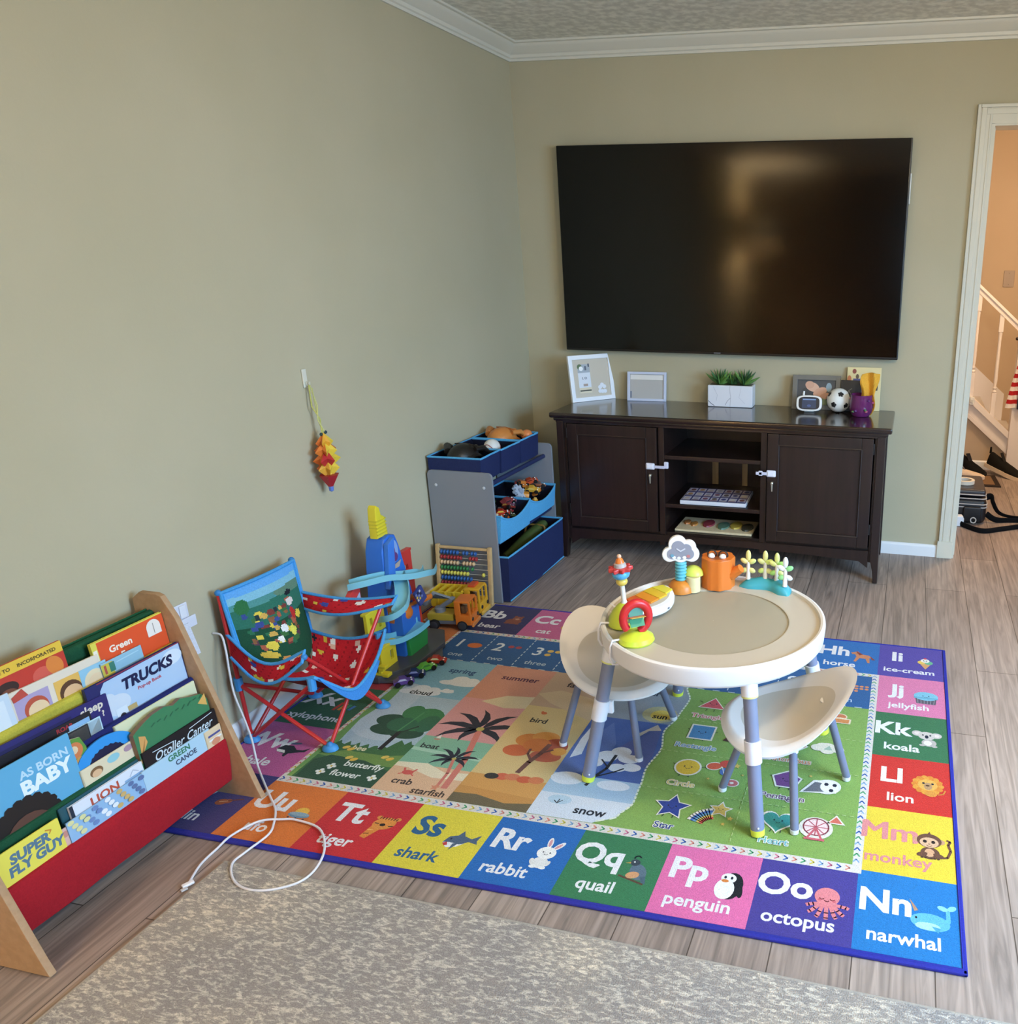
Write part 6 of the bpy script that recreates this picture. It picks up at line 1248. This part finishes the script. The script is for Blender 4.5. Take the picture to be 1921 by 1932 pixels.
prof = [(-1.68, .026), (-1.51, .026), (-1.50, .22), (-1.515, .30), (-1.548, .44), (-1.565, .485), (-1.60, .495), (-1.63, .485), (-1.648, .44), (-1.655, .33), (-1.665, .22)]
b.prism(prof, .075, BLU, fr_, bev=.008); b.prism([(-1.66, .30), (-1.64, .47), (-1.60, .487), (-1.62, .3)], .02, mix(BLU, 'ffffff', .08), frame((.135, 0, Z0), (0, 1, 0), (0, 0, 1)), bev=.003)
b.prism([(-1.665, .026), (-1.55, .026), (-1.55, .20), (-1.66, .20)], .06, BLU, frame((.130, 0, Z0), (0, 1, 0), (0, 0, 1)), bev=.004)
ct(b).build('tower_body', PLASTIC(), tw)
b = MB(); a = Art(b, frame((.1362, -1.600, Z0 + .40), (0, 1, 0), (0, 0, 1)), .0002, .0002); a.e(.012, .025, .028, .046, '8aa9dc'); a.e(.008, .03, .013, .026, '8a3048', 10); a.e(.018, .0, .016, .018, '6a3a78'); a.e(.004, .028, .008, .012, 'dcd9e6'); a.p([(-.01, -.045), (.035, -.045), (.05, -.02), (.0, -.03)], 'b9a89a')
ct(b).build('sticker', PAPER(), tw)
b = MB(); b.prism([(-1.642, .490), (-1.580, .490), (-1.590, .565), (-1.606, .575), (-1.612, .605), (-1.626, .615), (-1.636, .604), (-1.640, .56)], .034, YEL, frame((.085, 0, Z0), (0, 1, 0), (0, 0, 1)), bev=.005)
for k in range(5): b.bb(.086, .121, -1.641, -1.585, Z0 + .502 + k * .013, Z0 + .507 + k * .013, mix(YEL, '000000', .08), .001)
ct(b).build('spire', PLASTIC(), tw)
# teal ramps
def trough(pts, w, col, name, h=.016):
    b = MB(); P = [Vector(p) for p in crom(pts, 5)]; n = len(P)
    sec = [(-w, h), (-w + .003, h), (-w + .003, .003), (w - .003, .003), (w - .003, h), (w, h), (w, 0), (-w, 0)]
    vs = []; m = len(sec)
    for i in range(n):
        t = P[min(i + 1, n - 1)] - P[max(i - 1, 0)]; t.z = 0; t.normalize(); s = Vector((t.y, -t.x, 0))
        vs += [tuple(P[i] + s * a + Vector((0, 0, c))) for a, c in sec]
    fs = [(i * m + k, (i + 1) * m + k, (i + 1) * m + (k + 1) % m, i * m + (k + 1) % m) for i in range(n - 1) for k in range(m)] + [tuple(range(m)), tuple((n - 1) * m + k for k in range(m - 1, -1, -1))]
    b.add(vs, fs, col); ct(b).build(name, PLASTIC(), tw)
trough([(.075, -1.775, Z0 + .345), (.115, -1.745, Z0 + .352), (.150, -1.67, Z0 + .345), (.185, -1.60, Z0 + .325), (.205, -1.535, Z0 + .312), (.195, -1.48, Z0 + .292), (.170, -1.425, Z0 + .288)], .026, TEAL, 'upper_ramp', .024)
trough([(.155, -1.60, Z0 + .325), (.205, -1.66, Z0 + .290), (.225, -1.71, Z0 + .250), (.205, -1.745, Z0 + .225), (.165, -1.73, Z0 + .205)], .025, TEAL, 'middle_ramp', .024)
trough([(.130, -1.735, Z0 + .115), (.175, -1.69, Z0 + .105), (.205, -1.635, Z0 + .115), (.22, -1.58, Z0 + .13)], .032, '72c0e0', 'lower_ramp', .022)
b = MB(); b.ball((.165, -1.615, Z0 + .185), (.032, .040, .034), ORG, 16, 10); b.prism([(-1.66, .14), (-1.57, .14), (-1.55, .20), (-1.60, .235), (-1.665, .225)], .03, ORG, frame((.13, 0, Z0), (0, 1, 0), (0, 0, 1)), bev=.005); ct(b).build('orange_catcher', PLASTIC(), tw)
b = MB(); b.tube([(.165, -1.60, Z0 + .195), (.185, -1.53, Z0 + .20), (.19, -1.47, Z0 + .195)], .012, ORG, 10, sx=.7); b.tube([(.15, -1.615, Z0 + .215), (.16, -1.54, Z0 + .222), (.165, -1.50, Z0 + .215)], .010, 'cf6a24', 10); ct(b).build('orange_lever', PLASTIC(), tw)
def facade(name, y0, y1, z0, z1, x, col, wins, ang=0):
    b = MB(); t = .012; ys = sorted({y0, y1} | {w[0] for w in wins} | {w[1] for w in wins}); zs_ = sorted({z0, z1} | {w[2] for w in wins} | {w[3] for w in wins})
    for i in range(len(ys) - 1):
        for j in range(len(zs_) - 1):
            cy_, cz_ = (ys[i] + ys[i + 1]) / 2, (zs_[j] + zs_[j + 1]) / 2
            if any(w[0] < cy_ < w[1] and w[2] < cz_ < w[3] for w in wins): continue
            b.bb(x, x + t, ys[i], ys[i + 1], Z0 + zs_[j], Z0 + zs_[j + 1], col)
    b.bb(x - .008, x + t + .002, y0 - .004, y1 + .004, Z0 + z1 - .006, Z0 + z1 + .004, col, .002)
    ct(b).build(name, PLASTIC(), tw)
facade('yellow_wall', -1.800, -1.700, .165, .255, .135, YEL, [(-1.782, -1.768, .205, .235), (-1.735, -1.722, .18, .205), (-1.735, -1.722, .222, .242)])
facade('yellow_wall', -1.790, -1.700, .026, .115, .165, YEL, [(-1.735, -1.717, .050, .088)])
b = MB(); b.bb(.165, .215, -1.815, -1.788, Z0 + .020, Z0 + .034, YEL, .003); [b.bb(.178, .19 + .008 * k, -1.815 + .0, -1.795, Z0 + .034 + .010 * k, Z0 + .044 + .010 * k, YEL, .002) for k in range(3)]; ct(b).build('yellow_steps', PLASTIC(), tw)
facade('red_wall', -1.505, -1.435, .0265, .20, .105, REDT, [])
facade('red_wall', -1.500, -1.430, .285, .375, .085, REDT, [(-1.48, -1.455, .30, .32)])
facade('red_wall', -1.50, -1.44, .20, .285, .095, 'b8302c', [])
b = MB(); b.prism([(-1.84, .270), (-1.735, .270), (-1.735, .335), (-1.76, .350), (-1.80, .315), (-1.84, .30)], .02, 'd8413f', frame((.07, 0, Z0), (0, 1, 0), (0, 0, 1)), bev=.004); b.prism([(-1.79, .282), (-1.745, .282), (-1.745, .318)], .003, 'a9bfe0', frame((.091, 0, Z0), (0, 1, 0), (0, 0, 1))); ct(b).build('red_roof', PLASTIC(), tw)
b = MB(); a = Art(b, frame((.1076, -1.50, Z0 + .20), (0, 1, 0), (0, 0, 1)), .0002, .0002); a.M = frame((.1172, -1.50, Z0 + .185), (0, 1, 0), (0, 0, 1)); [a.e(.018 + .012 * (k % 3), .002 + .012 * (k // 3), .009, .008, c) for k, c in enumerate(('c9c9d4', '4a3f55', 'd9c9c0', '7a3038', '5a6070', 'e2e2e8'))]; ct(b).build('sticker', PAPER(), tw)
b = MB(); b.prism([(-1.655, .020), (-1.545, .020), (-1.535, .075), (-1.55, .115), (-1.655, .100)], .020, GRN, frame((.185, 0, Z0), (0, 1, 0), (0, 0, 1)) , bev=.004); ct(b).build('green_panel', PLASTIC(), tw)
b = MB(); b.box((.215, -1.575, Z0 + .245), (.012, .05, .07), '3a4a8a', Rx(25), .003); a = Art(b, frame((.2212, -1.60, Z0 + .215), (0, .9, .42), (0, -.42, .9)), .0003, .0002); [a.rect(.008 + .012 * k, .01 + .014 * j, .017 + .012 * k, .02 + .014 * j, ('c9c9d4', 'd9c04a', '7a8ac0', '2a2a44')[(k + j) % 4]) for k in range(3) for j in range(3)]; ct(b).build('printed_spinner', PLASTIC(), tw)
# four little cars on the rug in front of the tower
for lab, x, y, rz, c1, c2 in (('purple and blue toy car on the rug, first of the row by the chair', .318, -1.812, 40, '5a3f8f', 'c0c4dc'), ('dark navy toy car on the rug between the purple and green cars', .326, -1.752, 30, '232a5c', '8a94c4'), ('bright green toy car on the rug by the grey tower base', .338, -1.700, 55, '5fae3f', '3a7a34'), ('red toy car with pale roof at the end of the row of rug cars', .346, -1.643, 20, 'a8321f', 'e6d7b0')):
    toycar('toy_car', lab, Tr(x, y, RUGZ) @ Rz(rz), c1, c2, 1.0, 'little cars on the rug')

# ------------------------------------------------------------------ activity table
at = thing('activity_table', 'round cream activity table with grey legs standing on the alphabet rug', 'table', (1.487, -1.98, RUGZ))
PW = mat('cream_plastic', .38, .45)
b = MB()
b.lathe([(.001, .405), (.292, .405), (.314, .408), (.320, .416), (.3235, .455), (.322, .464), (.316, .4665), (.309, .464), (.306, .456), (.222, .455), (.218, .4535)], ['d5cfca'] * 3 + ['e6e2e1'] * 4 + ['d0c8be'] + ['c0b5a5'] * 2, 96, None, False); b.build('tray', PW, at)
b = MB(); b.lathe([(.2185, .4535), (.2175, .4505), (.001, .4505)], 'a29986', 96, None, False); b.build('play_surface', mat('beige_insert', .6), at)
FEET = [(.199, -.324), (-.327, -.202), (-.205, .325), (.315, .201)]
for i, (fx, fy) in enumerate(FEET):
    tx, ty = fx * .78, fy * .78
    P = lambda z: (fx + (tx - fx) * z / .41, fy + (ty - fy) * z / .41, z)
    b = MB(); b.tube([P(.012), P(.38)], .0185, '7c8198', 18); o = b.build('leg', MATTE(), at)
    b = MB(); b.tube([P(.0), P(.016)], [.0185, .0195], 'd9e04a', 18); b.build('foot_cap', RUBBER(), o)
    b = MB(); b.tube([P(.375), P(.411)], .0225, 'e4e2e4', 18); b.build('collar', PW, o)
    b = MB(); b.tube([P(.370), P(.377)], .0222, 'dfe08a', 18); b.build('ring', PW, o)
    b = MB(); b.tube([P(.195), P(.255)], .0225, 'e2e0e6', 18)
    if i == 1: b.box(tuple(Vector(P(.225)) + Vector((.024, .012, .004))), (.022, .014, .04), 'e8e6ea', None, .004)
    b.build('clamp', PW, o)
    b = MB(); b.ball(tuple(Vector(P(.028)) + Vector((.006, -.018, 0))), .003, 'd9d9de', 8, 6); b.build('rivet', METAL(), o)
for a_ in (204, 226, -70 + 180 + 130):
    if a_ == 240: continue
    g = math.radians(a_); c_, s_ = math.cos(g), math.sin(g); b = MB()
    b.tube([(r * c_, r * s_, z) for r, z in ((.285, .455), (.300, .470), (.322, .472), (.329, .455), (.330, .42), (.322, .402), (.306, .398))], .0032, 'e4dedd', 8); b.build('wire_clip', PW, at)
# toys fixed on the rim (local coordinates)
def at_(x, y): return (x - 1.487, y + 1.98)
TZ_ = .4545
X_, Y_ = at_(1.338, -1.792)
b = MB(); b.lathe([(.042, 0), (.040, .016), (.030, .030), (.012, .037), (.001, .038)], 'd07f2c', 28, Tr(X_, Y_, TZ_)); cl = b.build('cloud_rattle', PW, at); plabel(cl, 'cloud rattle on an orange mound')
b = MB(); pr = []; zc = .034
for k in range(6): pr += [(.014, zc), (.0185, zc + .004), (.0185, zc + .007), (.014, zc + .0105)]; zc += .0105
b.lathe(pr, '67b7c4', 20, Tr(X_, Y_, TZ_)); b.build('spring', PW, cl)
cp = []
for cx_, cy_, r, a0, a1 in ((-.036, -.010, .022, 150, 300), (.036, -.010, .022, 240, 400), (.028, .018, .022, -10, 100), (-.006, .030, .026, 40, 175), (-.034, .010, .018, 100, 200)):
    pass
for k in range(48):
    g = 2 * math.pi * k / 48; best = 0
    for cx_, cy_, r in ((-.034, -.008, .024), (.034, -.008, .024), (.024, .014, .024), (-.010, .024, .028), (0, -.008, .026)):
        dx, dy = math.cos(g), math.sin(g); bq = dx * cx_ + dy * cy_; disc = bq * bq - (cx_ ** 2 + cy_ ** 2 - r * r)
        if disc > 0: best = max(best, bq + math.sqrt(disc))
    cp.append((best * math.cos(g), best * math.sin(g)))
FC = Tr(X_, Y_, TZ_ + .128) @ Rz(14) @ frame((0, .010, 0), (1, 0, 0), (0, .10, 1))
b = MB(); b.prism(cp, .022, 'ece7e4', FC, bev=.005); b.build('cloud', PW, cl)
b = MB(); q = [(x * .72, y * .70) for x, y in cp]; b.prism(q, .001, '8f8f9c', FC @ Tr(0, 0, .0222)); a = Art(b, FC, .0238, .0002); [a.e(x, y, .006, .005, c, n=10) for x, y, c in ((-.02, -.016, 'e8e6ea'), (-.005, -.018, 'd9d9de'), (.012, -.016, 'eceaee'), (.024, -.012, 'c07a7a'), (-.026, -.010, '6a9ab0'))]; a.l([(-.012, .012), (0, .004), (.014, .012)], .004, 'c9c9d2'); b.build('window', PAPER(), cl)
X_, Y_ = at_(1.376, -1.787)
b = MB(); b.lathe([(.0225, 0), (.0225, .045), (.0215, .048), (.001, .048)], 'ddd0a0', 22, Tr(X_, Y_, TZ_)); ms = b.build('mushroom', PW, at); plabel(ms, 'cream-stemmed mushroom with lime cap')
b = MB(); b.ball((X_ - .006, Y_ + .020, TZ_ + .046), (.034, .032, .030), 'cdd45a', 22, 7, Rx(-8), 0.0); b.build('cap', PW, ms)
X_, Y_ = at_(1.442, -1.728)
n = 36; R0 = lambda k: .052 + .0022 * math.sin(k * 2 * math.pi * 9 / n)
b = MB(); b.prism([(R0(k) * math.cos(2 * math.pi * k / n), R0(k) * math.sin(2 * math.pi * k / n)) for k in range(n)], .100, 'd9742a', Tr(X_, Y_, TZ_), bev=.003)
b.tube([(X_ + .045, Y_ - .012, TZ_ + .045), (X_ + .078, Y_ - .018, TZ_ + .072)], [.018, .014], 'd9742a', 14); sp_ = b.build('tree_stump', PW, at); plabel(sp_, 'orange tree stump with peeking eyes')
b = MB(); b.lathe([(.034, 0), (.034, .001), (.001, .001)], '8f4a1c', 28, Tr(X_, Y_, TZ_ + .1)); b.build('opening', MATTE(), sp_)
for dx in (-.018, .018):
    b = MB(); b.ball((X_ + dx, Y_ - .014, TZ_ + .103), (.011, .010, .010), 'efece8', 14, 9); b.build('eye', PW, sp_)
    b = MB(); b.tube([(X_ + dx + .014 * math.cos(t), Y_ - .006, TZ_ + .108 + .012 * math.sin(t)) for t in [2 * math.pi * k / 16 for k in range(16)]], .0022, '15151a', 6, True); b.build('glasses', MATTE(), sp_)
# trees on a teal mound
b = MB(); A_, B_ = Vector((*at_(1.510, -1.722), TZ_)), Vector((*at_(1.672, -1.768), TZ_)); nn = 9; Pt = []
for k in range(nn + 1):
    t = k / nn; p = A_.lerp(B_, t); p = p + Vector((.020, .035, 0)) * math.sin(math.pi * t); Pt.append(p)
vs = []; m = 14
for i, p in enumerate(Pt):
    t = (Pt[min(i + 1, nn)] - Pt[max(i - 1, 0)]).normalized(); s_ = Vector((-t.y, t.x, 0)); e_ = math.sqrt(max(.02, 1 - (2 * i / nn - 1) ** 6)); hgt = (.030 + .004 * math.cos(i * 2.1)) * e_
    vs += [tuple(p + s_ * (.028 * e_ * math.cos(math.pi * k / (m - 1))) + Vector((0, 0, hgt * max(0, math.sin(math.pi * k / (m - 1))) ** .8))) for k in range(m)]
b.add(vs, [(i * m + k, i * m + k + 1, (i + 1) * m + k + 1, (i + 1) * m + k) for i in range(nn) for k in range(m - 1)] + [tuple(range(m - 1, -1, -1)), tuple(nn * m + k for k in range(m))], '3f9fae'); tr_ = b.build('tree_row', PW, at, 60); plabel(tr_, 'teal mound carrying four small trees')
for i, (t, cs) in enumerate(((.12, ('e3d98a', 'd9d680')), (.38, ('e0dc90', 'cfe07a')), (.62, ('d9e08a', '9ed070')), (.88, ('e9ecee', '8fd08a')))):
    k = t * nn; i0 = int(k); p = Pt[i0].lerp(Pt[min(i0 + 1, nn)], k - i0); z0 = TZ_ + .026; b = MB()
    b.tube([(p.x, p.y, z0), (p.x, p.y, z0 + .058)], [.0075, .0055], 'e6e0d4' if i < 3 else 'eceef0', 10)
    for ang, L_, c in ((90, .030, cs[0]), (25, .022, cs[1]), (155, .022, cs[0]), (-22, .020, cs[0]), (205, .020, cs[1])):
        z1 = z0 + (.060 if ang == 90 else .054 if 0 < ang < 180 else .034); dx, dz = math.cos(math.radians(ang)), math.sin(math.radians(ang)); b.ball((p.x + dx * L_ * .62, p.y, z1 + dz * L_ * .62), (L_ * .62, .0055, .0085), c, 12, 8, Ry(-ang))
    b.build('tree', PW, tr_)
# piano resting over the rim
pn = thing('toy_piano', 'white bean-shaped toy piano with red to yellow keys on the table rim', 'toy piano', M=Tr(1.282, -1.968, RUGZ + .468) @ Rz(67) @ Rx(6))
out = [(.112 * math.cos(t) + .0, (.052 + .006 * math.cos(t)) * math.sin(t) + .014 * math.cos(t * 2) * (1 if math.sin(t) < 0 else .3)) for t in [2 * math.pi * k / 44 for k in range(44)]]
b = MB(); b.prism(out, .026, 'e9e7ee', None, 0, .007); b.build('body', PW, pn)
inn = [(x * .88, y * .70) for x, y in out]
b = MB(); cols = ('c9362a', 'cf5f28', 'd98a2a', 'd9b02f', 'd9c83a')
b.prism(inn, .001, 'b9b4a8', None, .0258); b.build('key_bed', PW, pn)
for k in range(5):
    x0, x1 = -.096 + k * .0384, -.096 + (k + 1) * .0384 - .002; ym = []
    pts = [(x0, -.030 if k in (1, 2, 3) else -.022), (x1, -.030 if k in (0, 1, 2, 3) else -.018), (x1, .034 if k < 4 else .020), (x0, .034 if k > 0 else .022)]
    b = MB(); b.prism(pts, .007, cols[k], None, .0262, .002); b.build('key', PW, pn)
b = MB(); b.box((.02, -.066, .013), (.008, .002, .005), '6a6a72', None, .0005); b.build('switch', MATTE(), pn)
# two suction toys
s1 = thing('suction_spinner', 'lime suction toy with thick red ring and paddles on the table edge', 'suction toy', M=Tr(1.319, -2.172, RUGZ + .4563) @ Rz(38))
b = MB(); b.lathe([(.046, 0), (.050, .006), (.046, .018), (.030, .028), (.014, .032), (.001, .0325)], 'ccdc3f', 28, Sc(1, .86, 1)); b.build('suction_base', PLASTIC(), s1)
b = MB(); rg = [( .036 * math.cos(t), 0, .072 + .042 * math.sin(t)) for t in [math.radians(-78 + 300 * k / 26) for k in range(27)]]; b.tube(rg, [.0125 - .003 * abs(k / 26 - .5) for k in range(27)], 'c9282c', 14); b.build('ring', PLASTIC(), s1)
b = MB(); b.tube([(-.03, 0, .074), (.03, 0, .074)], .003, 'b02428', 8); b.build('axle', PLASTIC(), s1)
for k, c in enumerate(('5f9a8c', 'd9a52f', '3f8f6a', 'c9cdd6', '4a8fa0')):
    b = MB(); g = k * 72; b.box((0, 0, .014), (.040, .002, .026), c, None, .0008); o = b.build('paddle', PLASTIC(), s1, M=Tr(0, 0, .074) @ Rx(g))
s2 = thing('suction_rattle', 'lime suction toy with a tall clown-hat rattle on the table edge', 'suction toy', M=Tr(1.256, -2.074, RUGZ + .4588) @ Rz(20) @ Ry(-4))
b = MB(); b.lathe([(.046, 0), (.052, .006), (.048, .024), (.034, .046), (.020, .060), (.008, .066), (.001, .067)], 'bfcb3a', 28); b.build('suction_base', PLASTIC(), s2)
b = MB(); b.lathe([(.010, .060), (.007, .075), (.0065, .120), (.010, .126)], 'e6e2de', 16); b.build('stem', PLASTIC(), s2)
b = MB(); b.ball((0, 0, .130), (.0165, .0165, .013), 'e0c25a', 16, 10); b.build('yellow_bead', PLASTIC(), s2)
b = MB(); b.ball((0, 0, .153), (.025, .025, .017), '57a9d4', 20, 12); b.build('blue_bead', PLASTIC(), s2)
b = MB(); b.prism([((.030 + .005 * math.cos(9 * t)) * math.cos(t), (.030 + .005 * math.cos(9 * t)) * math.sin(t)) for t in [2 * math.pi * k / 72 for k in range(72)]], .012, 'c9403f', Tr(0, 0, .163), bev=.003); b.build('ruffle', PLASTIC(), s2)
b = MB(); b.lathe([(.018, .174), (.016, .184), (.011, .188)], 'b0aaa8', 18); b.build('brim', PLASTIC(), s2)
b = MB(); b.lathe([(.013, .186), (.010, .196), (.004, .202)], 'd9772f', 18); b.build('hat', PLASTIC(), s2)
b = MB(); b.ball((0, 0, .205), .0065, 'e8b89a', 12, 8); b.build('pompom', PLASTIC(), s2)
# ------------------------------------------------------------------ two toddler chairs
def kchair(label, c, feet, hb, hk, lip, R_=.176, dip=(0, 0)):
    r = thing('toddler_chair', label, 'chair', (c[0], c[1], RUGZ), 0, 'toddler chairs at the activity table')
    def zf(x, y):
        rr = math.hypot(x, y) / R_; g = math.atan2(y, x); q = (1 + math.cos(g - math.radians(hb))) / 2
        z = .222 + hk * q ** 2.2 * rr ** 2 + .022 * rr ** 2 - lip * ((1 - q) ** 3) * rr ** 3 - dip[1] * max(0, math.cos(g - math.radians(dip[0]))) ** 2 * rr ** 2
        return z
    def sf(u, v, off=0.0):
        g = 2 * math.pi * v; q = (1 + math.cos(g - math.radians(hb))) / 2; rad = R_ * (1 + .05 * math.cos(2 * (g - math.radians(hb)))) * u
        x, y = rad * math.cos(g), rad * math.sin(g); z = zf(x, y)
        if u > .90: z -= (u - .90) * .16 * (1.0)
        return (x, y, z + off)
    b = MB(); nu, nv = 20, 72; vs = []; fs = []; cc = []
    for lay in (0, 1):
        for i in range(nu + 1):
            for j in range(nv): x, y, z = sf(max(i / nu, .001), j / nv); vs.append((x * (1 if not lay else .985), y * (1 if not lay else .985), z - (.0075 if lay else 0)))
    N1 = (nu + 1) * nv
    for i in range(nu):
        for j in range(nv):
            a0, a1, a2, a3 = i * nv + j, (i + 1) * nv + j, (i + 1) * nv + (j + 1) % nv, i * nv + (j + 1) % nv
            fs.append((a0, a1, a2, a3)); cc.append('c8bfb2' if (i + .5) / nu < .70 else 'e2dcd8')
            fs.append((N1 + a3, N1 + a2, N1 + a1, N1 + a0)); cc.append('e2dcd8')
    for j in range(nv): a0, a1 = nu * nv + j, nu * nv + (j + 1) % nv; fs.append((a1, a0, N1 + a0, N1 + a1)); cc.append('eceaec')
    b.add(vs, fs, cc); b.build('seat_shell', PW, r, 60)
    for fx, fy in feet:
        dx, dy = fx - c[0], fy - c[1]; tx, ty = dx * .60, dy * .60; zt = zf(tx, ty) - .008
        b = MB(); b.tube([(dx, dy, .010), (tx, ty, zt)], .0115, '70758a', 14); o = b.build('leg', MATTE(), r)
        b = MB(); b.tube([(dx, dy, .0), (dx, dy, .012)], [.0118, .0125], 'dfe0e4', 14); b.build('foot_cap', PW, o)
        b = MB(); b.tube([(tx * 1.06, ty * 1.06, zt - .03), (tx, ty, zt + .002)], [.0145, .0165], 'e2dedb', 14); b.build('socket', PW, o)
    return r
kchair('cream toddler chair with high back tucked under the table beside the suction toys', (1.166, -1.924), [(1.019, -2.034), (1.275, -2.058), (1.312, -1.813), (1.056, -1.790)], 146, .132, .010)
kchair('cream toddler chair turned sideways behind the front table leg with the white clamp', (1.724, -2.077), [(1.553, -2.142), (1.779, -2.275), (1.895, -2.012), (1.669, -1.880)], 8, .125, .010, .178, (-100, .040))
